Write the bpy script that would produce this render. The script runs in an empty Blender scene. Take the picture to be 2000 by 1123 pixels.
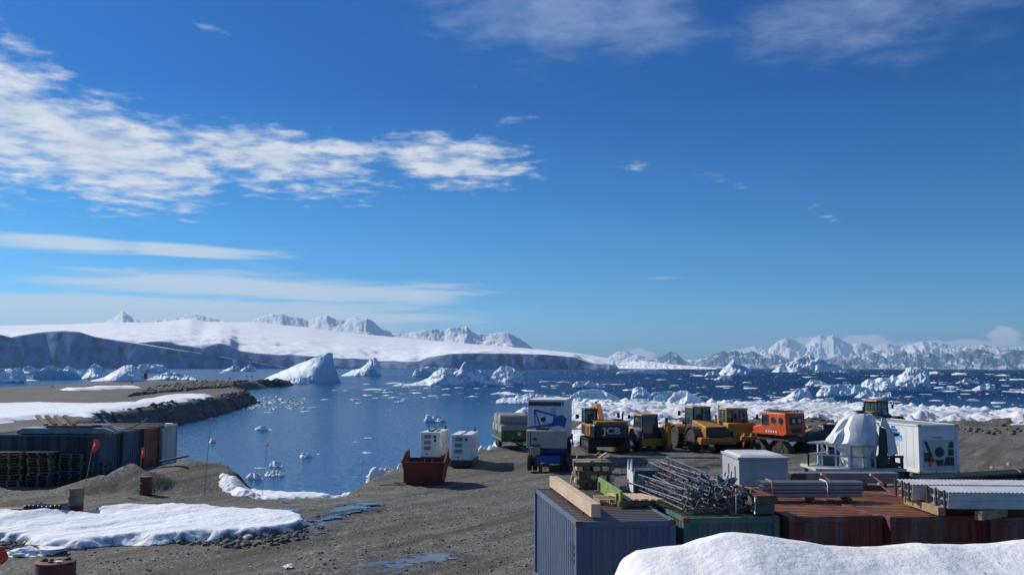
import bpy, bmesh, math, random
import numpy as np
from mathutils import Vector, Matrix, Euler

random.seed(7); np.random.seed(7)
scene = bpy.context.scene
COL = scene.collection
R = math.radians

# ------------------------------------------------------------------ camera
FPX = 1800.0                       # focal length in photograph pixels (2000 wide)
CAM_Z = 6.2
WATER_Z = -3.0
PITCH = math.atan((717 - 561.5) / FPX)
cam_data = bpy.data.cameras.new('camera'); cam = bpy.data.objects.new('camera', cam_data); COL.objects.link(cam)
cam_data.sensor_width = 36.0; cam_data.lens = 36.0 * FPX / 2000.0
cam_data.clip_start = 0.2; cam_data.clip_end = 150000.0
CAM_M = Matrix.Rotation(math.pi / 2 + PITCH, 3, 'X') @ Matrix.Rotation(R(0.2), 3, 'Z')
cam.matrix_world = Matrix.Translation((0, 0, CAM_Z)) @ CAM_M.to_4x4()
scene.camera = cam

# ------------------------------------------------------------------ sun, sky, exposure
SUN_EL, SUN_AZ = R(34), R(-57)     # azimuth measured from +Y towards +X
sun_dir = Vector((math.sin(SUN_AZ) * math.cos(SUN_EL), math.cos(SUN_AZ) * math.cos(SUN_EL), math.sin(SUN_EL)))
sl = bpy.data.lights.new('sun', 'SUN'); sl.energy = 4.8; sl.angle = R(0.5); sl.color = (1.0, 0.94, 0.84)
so = bpy.data.objects.new('sun', sl); COL.objects.link(so)
so.rotation_euler = sun_dir.to_track_quat('Z', 'Y').to_euler()
scene.view_settings.view_transform = 'Standard'
scene.view_settings.look = 'None'
scene.view_settings.exposure = 0.0
scene.view_settings.gamma = 1.0
scene.view_settings.use_curve_mapping = False
scene.cycles.max_bounces = 6; scene.cycles.diffuse_bounces = 3; scene.cycles.glossy_bounces = 3
scene.cycles.volume_bounces = 0; scene.cycles.transparent_max_bounces = 6
scene.cycles.use_fast_gi = False


def ray(px, py):
    d = CAM_M @ Vector(((px - 1000) / FPX, -(py - 561.5) / FPX, -1.0))
    return d.normalized()


def gp(px, py, z=0.0):
    """where the sight line through a photograph pixel meets the level z"""
    d = ray(px, py); t = (z - CAM_Z) / d.z
    return Vector((d.x * t, d.y * t, z))


def dp(px, py, Y):
    """the point on that sight line at distance Y"""
    d = ray(px, py); t = Y / d.y
    return Vector((d.x * t, Y, CAM_Z + d.z * t))


class NT:
    """small helper to write node graphs"""
    def __init__(s, tree): s.t = tree; s.n = tree.nodes; s.l = tree.links
    def new(s, typ, **kw):
        n = s.n.new(typ)
        for k, v in kw.items(): setattr(n, k, v)
        return n
    def put(s, sock, v):
        if v is None: return
        if isinstance(v, bpy.types.NodeSocket): s.l.new(v, sock)
        elif isinstance(v, (tuple, list)) and sock.type == 'RGBA' and len(v) == 3: sock.default_value = (*v, 1)
        else: sock.default_value = v
    def m(s, op, a, b=None, c=None, clamp=False):
        n = s.new('ShaderNodeMath', operation=op); n.use_clamp = clamp
        s.put(n.inputs[0], a); s.put(n.inputs[1], b)
        if c is not None: s.put(n.inputs[2], c)
        return n.outputs[0]
    def vm(s, op, a, b=None, scale=None):
        n = s.new('ShaderNodeVectorMath', operation=op)
        s.put(n.inputs[0], a); s.put(n.inputs[1], b)
        if scale is not None: s.put(n.inputs['Scale'], scale)
        return n.outputs[0]
    def mix(s, f, a, b, blend='MIX'):
        n = s.new('ShaderNodeMix', data_type='RGBA', blend_type=blend)
        s.put(n.inputs[0], f); s.put(n.inputs[6], a); s.put(n.inputs[7], b)
        return n.outputs[2]
    def noise(s, vec, scale, detail=4, rough=0.55, dist=0.0, out=0):
        n = s.new('ShaderNodeTexNoise')
        s.put(n.inputs['Vector'], vec); n.inputs['Scale'].default_value = scale
        n.inputs['Detail'].default_value = detail; n.inputs['Roughness'].default_value = rough
        n.inputs['Distortion'].default_value = dist
        return n.outputs[out]
    def vor(s, vec, scale, feature='F1', out='Distance', rnd=1.0):
        n = s.new('ShaderNodeTexVoronoi', feature=feature)
        s.put(n.inputs['Vector'], vec); n.inputs['Scale'].default_value = scale
        n.inputs['Randomness'].default_value = rnd
        return n.outputs[out]
    def ramp(s, v, lo, hi, a=0.0, b=1.0, smooth=True):
        n = s.new('ShaderNodeMapRange'); n.interpolation_type = 'SMOOTHSTEP' if smooth else 'LINEAR'; n.clamp = True
        s.put(n.inputs[0], v)
        n.inputs[1].default_value = lo; n.inputs[2].default_value = hi
        n.inputs[3].default_value = a; n.inputs[4].default_value = b
        return n.outputs[0]


world = bpy.data.worlds.new('World'); scene.world = world; world.use_nodes = True
wt = NT(world.node_tree); world.node_tree.nodes.clear()
sky = wt.new('ShaderNodeTexSky', sky_type='NISHITA')
sky.sun_disc = False; sky.sun_elevation = SUN_EL; sky.sun_rotation = SUN_AZ
sky.altitude = 0; sky.air_density = 1.0; sky.dust_density = 0.6; sky.ozone_density = 3.5
tc = wt.new('ShaderNodeTexCoord'); D = tc.outputs['Generated']
sep = wt.new('ShaderNodeSeparateXYZ'); wt.put(sep.inputs[0], D)
az = wt.m('ARCTAN2', sep.outputs[0], sep.outputs[1])
el = wt.m('ARCSINE', sep.outputs[2])
zc = wt.m('ADD', wt.m('MAXIMUM', sep.outputs[2], 0.0), 0.06)
cmb = wt.new('ShaderNodeCombineXYZ')
wt.put(cmb.inputs[0], wt.m('DIVIDE', sep.outputs[0], zc)); wt.put(cmb.inputs[1], wt.m('DIVIDE', sep.outputs[1], zc))
P = cmb.outputs[0]


def blob(px, py, hx, hy, amp, tilt=0.0, soft=1.0):
    """a patch of sky (centre and half sizes as directions) where the cloud sheet is thicker"""
    d = ray(px, py); a0 = math.atan2(d.x, d.y); e0 = math.asin(d.z)
    x = wt.m('SUBTRACT', az, a0); y = wt.m('SUBTRACT', el, e0)
    c, s = math.cos(tilt), math.sin(tilt)
    u = wt.m('DIVIDE', wt.m('ADD', wt.m('MULTIPLY', x, c), wt.m('MULTIPLY', y, s)), hx / FPX)
    v = wt.m('DIVIDE', wt.m('SUBTRACT', wt.m('MULTIPLY', y, c), wt.m('MULTIPLY', x, s)), hy / FPX)
    r = wt.m('ADD', wt.m('MULTIPLY', u, u), wt.m('MULTIPLY', v, v))
    return wt.m('MULTIPLY', wt.m('EXPONENT', wt.m('MULTIPLY', r, -soft)), amp)


def add_all(L):
    o = L[0]
    for x in L[1:]: o = wt.m('MAXIMUM', o, x)
    return o
# mackerel sheet
n1 = wt.noise(P, 1.9, 7, 0.62, 0.4)
n1b = wt.noise(P, 6.8, 6, 0.58, 0.15)
nn = wt.m('ADD', wt.m('MULTIPLY', n1, 0.36), wt.m('MULTIPLY', n1b, 0.64))
sheet = add_all([blob(-60, 210, 250, 190, 0.70, -0.35), blob(200, 300, 350, 145, 0.66, -0.16), blob(540, 312, 360, 98, 0.61, -0.14),
                 blob(880, 312, 270, 84, 0.60, -0.05), blob(680, 300, 160, 50, 0.6, -0.1), blob(400, 45, 120, 40, 0.38, -0.3), blob(1000, 235, 110, 34, 0.45), blob(1120, 232, 80, 26, 0.44),
                 blob(1240, 322, 80, 24, 0.44), blob(1620, 415, 150, 54, 0.38, -0.5), blob(1400, 350, 130, 32, 0.43, -0.2), blob(940, 165, 90, 28, 0.44),
                 blob(-900, 150, 520, 200, 0.62), blob(-1700, 100, 500, 260, 0.5)])
a1 = wt.ramp(wt.m('ADD', nn, sheet), 0.88, 1.15)
# thin veil high up
n2 = wt.noise(P, 3.0, 8, 0.64, 0.35)
veil = add_all([blob(1130, 20, 420, 110, 0.46, -0.12), blob(1650, 40, 420, 100, 0.38), blob(1250, -250, 700, 200, 0.45), blob(3200, 0, 700, 200, 0.42)])
veil = wt.m('MAXIMUM', veil, wt.ramp(el, 0.42, 0.9, 0.0, 0.42))  # unseen overhead veil, added to whiten the sky's fill light
a2 = wt.m('MULTIPLY', wt.ramp(wt.m('ADD', wt.m('ADD', wt.m('MULTIPLY', n2, 0.6), wt.m('MULTIPLY', n1b, 0.4)), veil), 0.66, 1.15), 0.42)
# long streaks near the horizon
sc = wt.new('ShaderNodeCombineXYZ'); wt.put(sc.inputs[0], wt.m('MULTIPLY', az, 5.0)); wt.put(sc.inputs[1], wt.m('MULTIPLY', el, 60.0))
n3 = wt.noise(sc.outputs[0], 1.3, 7, 0.6, 0.5)
streak = add_all([blob(90, 474, 210, 17, 0.72, 0.0), blob(370, 490, 170, 15, 0.74, -0.02), blob(560, 503, 60, 6, 0.45),
                  blob(520, 562, 460, 32, 0.66, -0.02), blob(800, 578, 260, 24, 0.55, -0.02), blob(180, 545, 220, 14, 0.5),
                  blob(100, 585, 330, 12, 0.58, 0.0), blob(330, 612, 560, 34, 0.92, 0.0), blob(-600, 600, 700, 40, 0.75), blob(1320, 543, 130, 6, 0.36), blob(130, 640, 320, 20, 0.72, 0.0),
                  blob(-1500, 520, 600, 50, 0.6)])
a3 = wt.m('MULTIPLY', wt.ramp(wt.m('ADD', n3, streak), 0.70, 1.12), 0.88)
# cumulus behind the far range
sc2 = wt.new('ShaderNodeCombineXYZ'); wt.put(sc2.inputs[0], wt.m('MULTIPLY', az, 26.0)); wt.put(sc2.inputs[1], wt.m('MULTIPLY', el, 60.0))
n4 = wt.noise(sc2.outputs[0], 1.0, 6, 0.55, 0.2)
cum = add_all([blob(1685, 672, 55, 26, 0.62), blob(1870, 670, 110, 8, 0.56), blob(1962, 652, 40, 20, 0.6), blob(1250, 693, 45, 18, 0.52), blob(1590, 665, 60, 14, 0.5),
               blob(1790, 684, 60, 8, 0.52), blob(2300, 668, 300, 16, 0.6), blob(3200, 668, 400, 26, 0.5)])
a4 = wt.m('MULTIPLY', wt.ramp(wt.m('ADD', n4, cum), 0.82, 1.0), 0.85)
skycol = wt.mix(1.0, sky.outputs[0], (0.50, 0.80, 1.22), 'MULTIPLY')
grade = wt.new('ShaderNodeValToRGB'); cr_ = grade.color_ramp     # clean polar air: deep blue overhead, pale only in the lowest degrees
for i_, (p_, c_) in enumerate([(0.0, (0.50, 0.71, 0.76)), (0.037, (0.48, 0.70, 0.76)), (0.092, (0.25, 0.53, 0.60)), (0.175, (0.135, 0.425, 0.50)), (0.288, (0.055, 0.29, 0.42)), (1.0, (0.08, 0.30, 0.42))]):
    e_ = cr_.elements[i_] if i_ < 2 else cr_.elements.new(p_)
    e_.position = p_; e_.color = (*c_, 1)
wt.put(grade.inputs[0], el)
skycol = wt.vm('SCALE', wt.mix(1.0, skycol, grade.outputs[0], 'MULTIPLY'), None, 2.0)
hs = wt.new('ShaderNodeHueSaturation'); wt.put(hs.inputs['Color'], skycol); hs.inputs['Saturation'].default_value = 1.0; hs.inputs['Value'].default_value = 1.0
K = 1.0
cl_shade = wt.ramp(n1b, 0.35, 0.7)
ccol = wt.mix(cl_shade, (7.0 * K, 8.2 * K, 10.0 * K), (10.4 * K, 10.8 * K, 11.4 * K))
c = wt.mix(wt.m('MULTIPLY', a1, 0.93), hs.outputs[0], ccol)
c = wt.mix(a2, c, (7.2 * K, 8.8 * K, 11.2 * K))
c = wt.mix(a3, c, (8.3 * K, 9.6 * K, 10.9 * K))
c = wt.mix(a4, c, (8.6 * K, 9.4 * K, 10.3 * K))
bg = wt.new('ShaderNodeBackground'); wt.put(bg.inputs[0], c); bg.inputs[1].default_value = 0.075
wo = wt.new('ShaderNodeOutputWorld'); wt.l.new(bg.outputs[0], wo.inputs[0])
world.cycles.sampling_method = 'MANUAL'; world.cycles.sample_map_resolution = 512

# ------------------------------------------------------------------ numpy noise
def _h(ix, iy, s):
    n = (ix.astype(np.int64) * 374761393 + iy.astype(np.int64) * 668265263 + int(s) * 1442695041) & 0xFFFFFFFF
    n = ((n ^ (n >> 13)) * 1274126177) & 0xFFFFFFFF
    n = (n ^ (n >> 16)) & 0xFFFFFF
    return n / float(0xFFFFFF)


def vn(x, y, s=0):
    x = np.asarray(x, float); y = np.asarray(y, float)
    ix = np.floor(x); iy = np.floor(y); fx = x - ix; fy = y - iy
    fx = fx * fx * fx * (fx * (fx * 6 - 15) + 10); fy = fy * fy * fy * (fy * (fy * 6 - 15) + 10)
    a = _h(ix, iy, s); b = _h(ix + 1, iy, s); c = _h(ix, iy + 1, s); d = _h(ix + 1, iy + 1, s)
    return (a + (b - a) * fx) * (1 - fy) + (c + (d - c) * fx) * fy


def fbm(x, y, s=0, o=5, g=0.5, ridged=False):
    t = 0; a = 1.0; tot = 0; f = 1.0
    for i in range(o):
        n = vn(x * f + 17.3 * i, y * f - 9.1 * i, s + i * 13)
        if ridged: n = 1 - np.abs(2 * n - 1)
        t = t + a * n; tot += a; a *= g; f *= 2.03
    return t / tot


def sst(a, b, x):
    t = np.clip((x - a) / (b - a), 0, 1); return t * t * (3 - 2 * t)


def sdf(X, Y, poly):
    """signed distance to a polygon, positive inside"""
    X = np.asarray(X, float); Y = np.asarray(Y, float)
    best = np.full(X.shape, 1e18); inside = np.zeros(X.shape, bool)
    n = len(poly)
    for i in range(n):
        x0, y0 = poly[i]; x1, y1 = poly[(i + 1) % n]
        dx, dy = x1 - x0, y1 - y0
        t = np.clip(((X - x0) * dx + (Y - y0) * dy) / (dx * dx + dy * dy + 1e-12), 0, 1)
        best = np.minimum(best, (X - x0 - t * dx) ** 2 + (Y - y0 - t * dy) ** 2)
        if abs(dy) > 1e-12:
            cross = ((y0 > Y) != (y1 > Y)) & (X < dx * (Y - y0) / dy + x0)
            inside ^= cross
    d = np.sqrt(best)
    return np.where(inside, d, -d)

# ------------------------------------------------------------------ object helpers
def link(o, parent=None):
    COL.objects.link(o)
    if parent is not None: o.parent = parent
    return o


def tag(o, label=None, cat=None, group=None, kind=None):
    if label: o['label'] = label
    if cat: o['category'] = cat
    if group: o['group'] = group
    if kind: o['kind'] = kind
    return o


def struct(o): o['kind'] = 'structure'; return o


def empty(name, loc, rz=0.0, label=None, cat=None, group=None):
    o = bpy.data.objects.new(name, None); o.empty_display_size = 0.3
    COL.objects.link(o); o.location = loc; o.rotation_euler = (0, 0, rz)
    return tag(o, label, cat, group)


def mesh_obj(name, verts, faces, material=None, parent=None, smooth=False):
    me = bpy.data.meshes.new(name)
    me.from_pydata([tuple(v) for v in verts], [], faces); me.update()
    if smooth: me.polygons.foreach_set('use_smooth', [True] * len(me.polygons))
    o = bpy.data.objects.new(name, me)
    if material: me.materials.append(material)
    return link(o, parent)


def grid_obj(name, X, Y, Z, material, smooth=True, parent=None, mask=None):
    """a grid of points as one mesh; cells whose four corners are all masked out are dropped"""
    nr, nc = X.shape
    co = np.stack([X, Y, Z], -1).reshape(-1, 3)
    idx = np.arange(nr * nc).reshape(nr, nc)
    q = np.stack([idx[:-1, :-1], idx[:-1, 1:], idx[1:, 1:], idx[1:, :-1]], -1).reshape(-1, 4)
    if mask is not None:
        m = mask.reshape(-1)
        q = q[m[q].any(1)]
        used = np.unique(q); rem = np.full(nr * nc, -1); rem[used] = np.arange(len(used)); co = co[used]; q = rem[q]
    me = bpy.data.meshes.new(name)
    me.vertices.add(len(co)); me.vertices.foreach_set('co', co.astype(np.float32).ravel())
    me.loops.add(q.size); me.loops.foreach_set('vertex_index', q.astype(np.int32).ravel())
    me.polygons.add(len(q)); me.polygons.foreach_set('loop_start', np.arange(0, q.size, 4, dtype=np.int32))
    me.polygons.foreach_set('loop_total', np.full(len(q), 4, dtype=np.int32))
    me.update(calc_edges=True); me.validate()
    me.polygons.foreach_set('use_smooth', [smooth] * len(me.polygons))
    me.materials.append(material)
    return link(bpy.data.objects.new(name, me), parent)


class MB:
    """collects simple shapes into one mesh"""
    def __init__(s): s.v = []; s.f = []
    def add(s, vs, fs):
        b = len(s.v); s.v += [tuple(v) for v in vs]; s.f += [tuple(i + b for i in f) for f in fs]; return s
    def box(s, c, d, rot=None, top=None):
        """box centred at c with size d; top = scale of the upper face (x, y)"""
        tx, ty = top or (1, 1)
        vs = []
        for z in (-.5, .5):
            kx, ky = (tx, ty) if z > 0 else (1, 1)
            for x, y in ((-.5, -.5), (.5, -.5), (.5, .5), (-.5, .5)):
                p = Vector((x * d[0] * kx, y * d[1] * ky, z * d[2]))
                if rot is not None: p = rot @ p
                vs.append(p + Vector(c))
        return s.add(vs, [(0, 3, 2, 1), (4, 5, 6, 7), (0, 1, 5, 4), (1, 2, 6, 5), (2, 3, 7, 6), (3, 0, 4, 7)])
    def bx(s, x0, x1, y0, y1, z0, z1):
        return s.box(((x0 + x1) / 2, (y0 + y1) / 2, (z0 + z1) / 2), (abs(x1 - x0), abs(y1 - y0), abs(z1 - z0)))
    def cyl(s, p0, p1, r0, r1=None, n=12, caps=True):
        r1 = r0 if r1 is None else r1
        p0, p1 = Vector(p0), Vector(p1); a = (p1 - p0).normalized()
        u = a.orthogonal().normalized(); w = a.cross(u)
        vs = []
        for p, r in ((p0, r0), (p1, r1)):
            for i in range(n):
                t = 2 * math.pi * i / n; vs.append(p + u * (math.cos(t) * r) + w * (math.sin(t) * r))
        fs = [(i, (i + 1) % n, n + (i + 1) % n, n + i) for i in range(n)]
        if caps: fs += [tuple(range(n - 1, -1, -1)), tuple(range(n, 2 * n))]
        return s.add(vs, fs)
    def lathe(s, c, axis, prof, n=20):
        """profile = (distance along axis, radius)"""
        c = Vector(c); a = Vector(axis).normalized(); u = a.orthogonal().normalized(); w = a.cross(u)
        vs = []
        for h, r in prof:
            for i in range(n):
                t = 2 * math.pi * i / n; vs.append(c + a * h + (u * math.cos(t) + w * math.sin(t)) * r)
        fs = []
        for k in range(len(prof) - 1):
            for i in range(n):
                j = (i + 1) % n; fs.append((k * n + i, k * n + j, (k + 1) * n + j, (k + 1) * n + i))
        fs += [tuple(range(n - 1, -1, -1)), tuple(range((len(prof) - 1) * n, len(prof) * n))]
        return s.add(vs, fs)
    def tube(s, pts, r, n=6):
        for a, b in zip(pts[:-1], pts[1:]): s.cyl(a, b, r, r, n)
        return s
    def bar(s, p0, p1, w, h, up=(0, 0, 1)):
        p0, p1 = Vector(p0), Vector(p1); a = (p1 - p0); L = a.length; a.normalize()
        u = a.cross(Vector(up))
        if u.length < 1e-4: u = a.cross(Vector((1, 0, 0)))
        u.normalize(); w2 = u.cross(a)
        m = Matrix((u, a, w2)).transposed()
        return s.box((p0 + p1) / 2, (w, L, h), m)
    def prism(s, pts, plane, a0, a1):
        """extrude a 2D outline; plane 'yz' goes along x, 'xz' along y, 'xy' along z"""
        def P3(p, a):
            return {'yz': (a, p[0], p[1]), 'xz': (p[0], a, p[1]), 'xy': (p[0], p[1], a)}[plane]
        n = len(pts); vs = [P3(p, a0) for p in pts] + [P3(p, a1) for p in pts]
        fs = [(i, (i + 1) % n, n + (i + 1) % n, n + i) for i in range(n)] + [tuple(range(n - 1, -1, -1)), tuple(range(n, 2 * n))]
        return s.add(vs, fs)
    def xf(s, m, start=0):
        s.v = s.v[:start] + [tuple(m @ Vector(v)) for v in s.v[start:]]; return s
    def mesh(s, name, material=None, smooth=False):
        me = bpy.data.meshes.new(name); me.from_pydata(s.v, [], s.f); me.update()
        bm = bmesh.new(); bm.from_mesh(me); bmesh.ops.recalc_face_normals(bm, faces=bm.faces); bm.to_mesh(me); bm.free()
        if material: me.materials.append(material)
        if smooth:
            me.polygons.foreach_set('use_smooth', [True] * len(me.polygons)); me.set_sharp_from_angle(angle=R(38))
        return me
    def build(s, name, material, parent=None, bevel=0.0, smooth=False):
        o = bpy.data.objects.new(name, s.mesh(name, material, smooth)); link(o, parent)
        if bevel:
            b = o.modifiers.new('bevel', 'BEVEL'); b.width = bevel; b.segments = 2; b.limit_method = 'ANGLE'; b.angle_limit = R(40)
            o.data.polygons.foreach_set('use_smooth', [True] * len(o.data.polygons)); o.data.set_sharp_from_angle(angle=R(38))
        return o


def dup(root, loc=None, rz=None, label=None, group=None):
    r = root.copy(); COL.objects.link(r)
    if loc is not None: r.location = loc
    if rz is not None: r.rotation_euler = (0, 0, rz)
    if label: r['label'] = label
    if group: r['group'] = group
    for ch in list(root.children):
        c2 = ch.copy(); COL.objects.link(c2); c2.parent = r
        for g in ch.children:
            d = g.copy(); COL.objects.link(d); d.parent = c2
    return r

# ------------------------------------------------------------------ materials
def mat(name, base, var=None, scale=3.0, rough=0.6, metal=0.0, bump=0.0, bscale=None, rust=None, rust_amt=0.5, spec=0.5, rvar=0.0):
    """painted or plain surface: base colour broken by a second colour, optional worn patches, fine relief"""
    m = bpy.data.materials.new(name); m.use_nodes = True
    t = NT(m.node_tree); bs = m.node_tree.nodes['Principled BSDF']
    co = t.new('ShaderNodeTexCoord').outputs['Object']
    c = base
    if var is not None:
        n = t.noise(co, scale, 6, 0.62)
        c = t.mix(t.ramp(n, 0.36, 0.66), base, var)
    if rust is not None:
        n2 = t.noise(co, scale * 0.8 + 0.7, 9, 0.68, 0.4)
        f = t.ramp(n2, 0.72 - 0.32 * rust_amt, 0.80 - 0.26 * rust_amt)
        c = t.mix(f, c, rust)
    t.put(bs.inputs['Base Color'], c)
    bs.inputs['Metallic'].default_value = metal
    if rvar:
        t.put(bs.inputs['Roughness'], t.ramp(t.noise(co, scale * 2, 4), 0.3, 0.7, rough - rvar, rough + rvar))
    else: bs.inputs['Roughness'].default_value = rough
    bs.inputs['Specular IOR Level'].default_value = spec
    if bump:
        b = t.new('ShaderNodeBump'); b.inputs['Strength'].default_value = 1.0; b.inputs['Distance'].default_value = bump
        t.put(b.inputs['Height'], t.noise(co, bscale or scale * 8, 5, 0.6)); t.put(bs.inputs['Normal'], b.outputs[0])
    return m


def wpos(t): return t.new('ShaderNodeNewGeometry').outputs['Position']


def ground_material():
    m = bpy.data.materials.new('gravel_ground'); m.use_nodes = True
    t = NT(m.node_tree); bs = m.node_tree.nodes['Principled BSDF']; p = wpos(t)
    big = t.noise(p, 0.09, 6, 0.6, 0.5); mid = t.noise(p, 0.9, 7, 0.65); fine = t.noise(p, 9.0, 6, 0.7)
    st = t.vor(p, 14.0, 'F1', 'Color'); sv = t.new('ShaderNodeSeparateColor'); t.put(sv.inputs[0], st)
    c = t.mix(t.ramp(big, 0.38, 0.62), (0.096, 0.091, 0.080), (0.162, 0.154, 0.136))
    c = t.mix(t.ramp(mid, 0.3, 0.72), c, (0.095, 0.092, 0.080))
    c = t.mix(t.ramp(fine, 0.45, 0.8, 0, 0.6), c, (0.27, 0.265, 0.25))
    c = t.mix(t.ramp(sv.outputs[0], 0.90, 0.99, 0, 0.7), c, (0.42, 0.42, 0.41))
    c = t.mix(t.ramp(sv.outputs[1], 0.80, 0.99, 0, 0.7), c, (0.035, 0.034, 0.032))
    # wheel tracks: long soft lines curving through the yard
    rot = t.new('ShaderNodeMapping'); t.put(rot.inputs[0], p); rot.vector_type = 'TEXTURE'; rot.inputs['Rotation'].default_value = (0, 0, R(57)); rot.inputs['Scale'].default_value = (22, 1.5, 1)
    tr = t.noise(rot.outputs[0], 1.0, 5, 0.6, 1.2)
    c = t.mix(t.ramp(tr, 0.47, 0.62, 0, 0.8), c, (0.072, 0.064, 0.048))
    t.put(bs.inputs['Base Color'], c)
    wet = t.ramp(t.noise(p, 0.22, 5, 0.55, 0.3), 0.60, 0.70)
    t.put(bs.inputs['Roughness'], t.ramp(wet, 0, 1, 0.95, 0.7)); bs.inputs['Specular IOR Level'].default_value = 0.3
    b = t.new('ShaderNodeBump'); b.inputs['Strength'].default_value = 0.9; b.inputs['Distance'].default_value = 0.05
    h = t.m('ADD', t.m('MULTIPLY', fine, 0.5), t.m('MULTIPLY', t.vor(p, 14.0), 0.6))
    h = t.m('ADD', h, t.m('MULTIPLY', mid, 1.4))
    t.put(b.inputs['Height'], h); t.put(bs.inputs['Normal'], b.outputs[0])
    return m


def snow_material(name, dirt=0.25, scale=1.0, base=(0.80, 0.83, 0.87), dcol=(0.30, 0.27, 0.22), bd=0.06, foot=0.0):
    m = bpy.data.materials.new(name); m.use_nodes = True
    t = NT(m.node_tree); bs = m.node_tree.nodes['Principled BSDF']; p = wpos(t)
    n = t.noise(p, 0.8 * scale, 8, 0.7, 0.6); n2 = t.noise(p, 5.0 * scale, 6, 0.65)
    c = t.mix(t.ramp(n2, 0.35, 0.7), base, tuple(b * 0.93 for b in base))
    if dirt: c = t.mix(t.ramp(n, 0.74 - 0.3 * dirt, 0.92 - 0.2 * dirt, 0, min(1, dirt + 0.3)), c, dcol)
    if foot:    # steep thawed rim of a snow patch: grime, with its shade painted in
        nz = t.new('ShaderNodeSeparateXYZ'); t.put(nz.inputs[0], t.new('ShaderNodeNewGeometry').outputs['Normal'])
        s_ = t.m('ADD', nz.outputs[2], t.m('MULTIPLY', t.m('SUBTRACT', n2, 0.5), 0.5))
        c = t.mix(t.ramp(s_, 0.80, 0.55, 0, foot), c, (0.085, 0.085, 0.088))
    t.put(bs.inputs['Base Color'], c); bs.inputs['Roughness'].default_value = 0.75; bs.inputs['Specular IOR Level'].default_value = 0.2
    b = t.new('ShaderNodeBump'); b.inputs['Strength'].default_value = 0.8; b.inputs['Distance'].default_value = bd
    t.put(b.inputs['Height'], t.m('ADD', n2, t.m('MULTIPLY', t.noise(p, 1.6 * scale, 5, 0.6), 1.5))); t.put(bs.inputs['Normal'], b.outputs[0])
    return m


def ice_material(name, tint, turq=0.4, scale=0.12):
    m = bpy.data.materials.new(name); m.use_nodes = True
    t = NT(m.node_tree); bs = m.node_tree.nodes['Principled BSDF']; p = wpos(t)
    n = t.noise(p, scale, 7, 0.62, 0.6)
    nz = t.new('ShaderNodeSeparateXYZ'); t.put(nz.inputs[0], t.new('ShaderNodeNewGeometry').outputs['True Normal'])
    steep = t.ramp(nz.outputs[2], 0.5, 0.1)
    c = t.mix(t.ramp(n, 0.46, 0.70, 0, turq), tint, (0.40, 0.72, 0.86))
    c = t.mix(t.m('MULTIPLY', steep, 0.75), c, (0.34, 0.56, 0.76))      # bare ice on the broken walls, darkened to paint in their shade
    t.put(bs.inputs['Base Color'], c); bs.inputs['Roughness'].default_value = 0.55; bs.inputs['Specular IOR Level'].default_value = 0.3
    b = t.new('ShaderNodeBump'); b.inputs['Strength'].default_value = 0.7; b.inputs['Distance'].default_value = 0.6 if scale < 0.3 else 0.06
    t.put(b.inputs['Height'], t.noise(p, scale * 9, 6, 0.65)); t.put(bs.inputs['Normal'], b.outputs[0])
    tr = t.new('ShaderNodeBsdfTranslucent'); tr.inputs[0].default_value = (0.74, 0.88, 1.0, 1)      # daylight soaks through ice
    mx = t.new('ShaderNodeMixShader'); t.put(mx.inputs[0], t.ramp(nz.outputs[2], 0.8, 0.3, 0.06, 0.13))
    t.l.new(bs.outputs[0], mx.inputs[1]); t.l.new(tr.outputs[0], mx.inputs[2]); t.l.new(mx.outputs[0], m.node_tree.nodes['Material Output'].inputs[0])
    return m


def mountain_material(name, rock=(0.10, 0.11, 0.13), lo=0.45, hi=0.8, k=0.004, snow=(0.82, 0.84, 0.88), na=0.9):
    m = bpy.data.materials.new(name); m.use_nodes = True
    t = NT(m.node_tree); bs = m.node_tree.nodes['Principled BSDF']; g = t.new('ShaderNodeNewGeometry')
    p = g.outputs['Position']; nz = t.new('ShaderNodeSeparateXYZ'); t.put(nz.inputs[0], g.outputs['Normal'])
    n = t.noise(p, k, 8, 0.65)
    s = t.m('ADD', nz.outputs[2], t.m('MULTIPLY', t.m('SUBTRACT', n, 0.5), na))
    f = t.ramp(s, lo, hi)
    rc = t.mix(t.noise(p, k * 6, 5), rock, tuple(min(1, r * 2.2) for r in rock))
    if name == 'glacier':      # vertical fractures and dirt bands in the broken front
        mp = t.new('ShaderNodeMapping'); t.put(mp.inputs[0], p); mp.inputs['Scale'].default_value = (0.016, 0.016, 0.003)
        rc = t.mix(t.ramp(t.noise(mp.outputs[0], 1.0, 6, 0.7), 0.42, 0.66, 0, 0.85), rc, (0.05, 0.085, 0.15))
        mp2 = t.new('ShaderNodeMapping'); t.put(mp2.inputs[0], p); mp2.inputs['Scale'].default_value = (0.002, 0.002, 0.03)
        rc = t.mix(t.ramp(t.noise(mp2.outputs[0], 1.0, 4, 0.6), 0.55, 0.7, 0, 0.5), rc, (0.30, 0.42, 0.55))
        cz = t.noise(p, 0.0016, 5, 0.6, 2.0)      # crevassed zones low on the ice cap
        snow = t.mix(t.ramp(cz, 0.60, 0.68, 0, 0.6), snow, (0.50, 0.62, 0.76))
    t.put(bs.inputs['Base Color'], t.mix(f, rc, snow)); bs.inputs['Roughness'].default_value = 0.9; bs.inputs['Specular IOR Level'].default_value = 0.1
    return m


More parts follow.
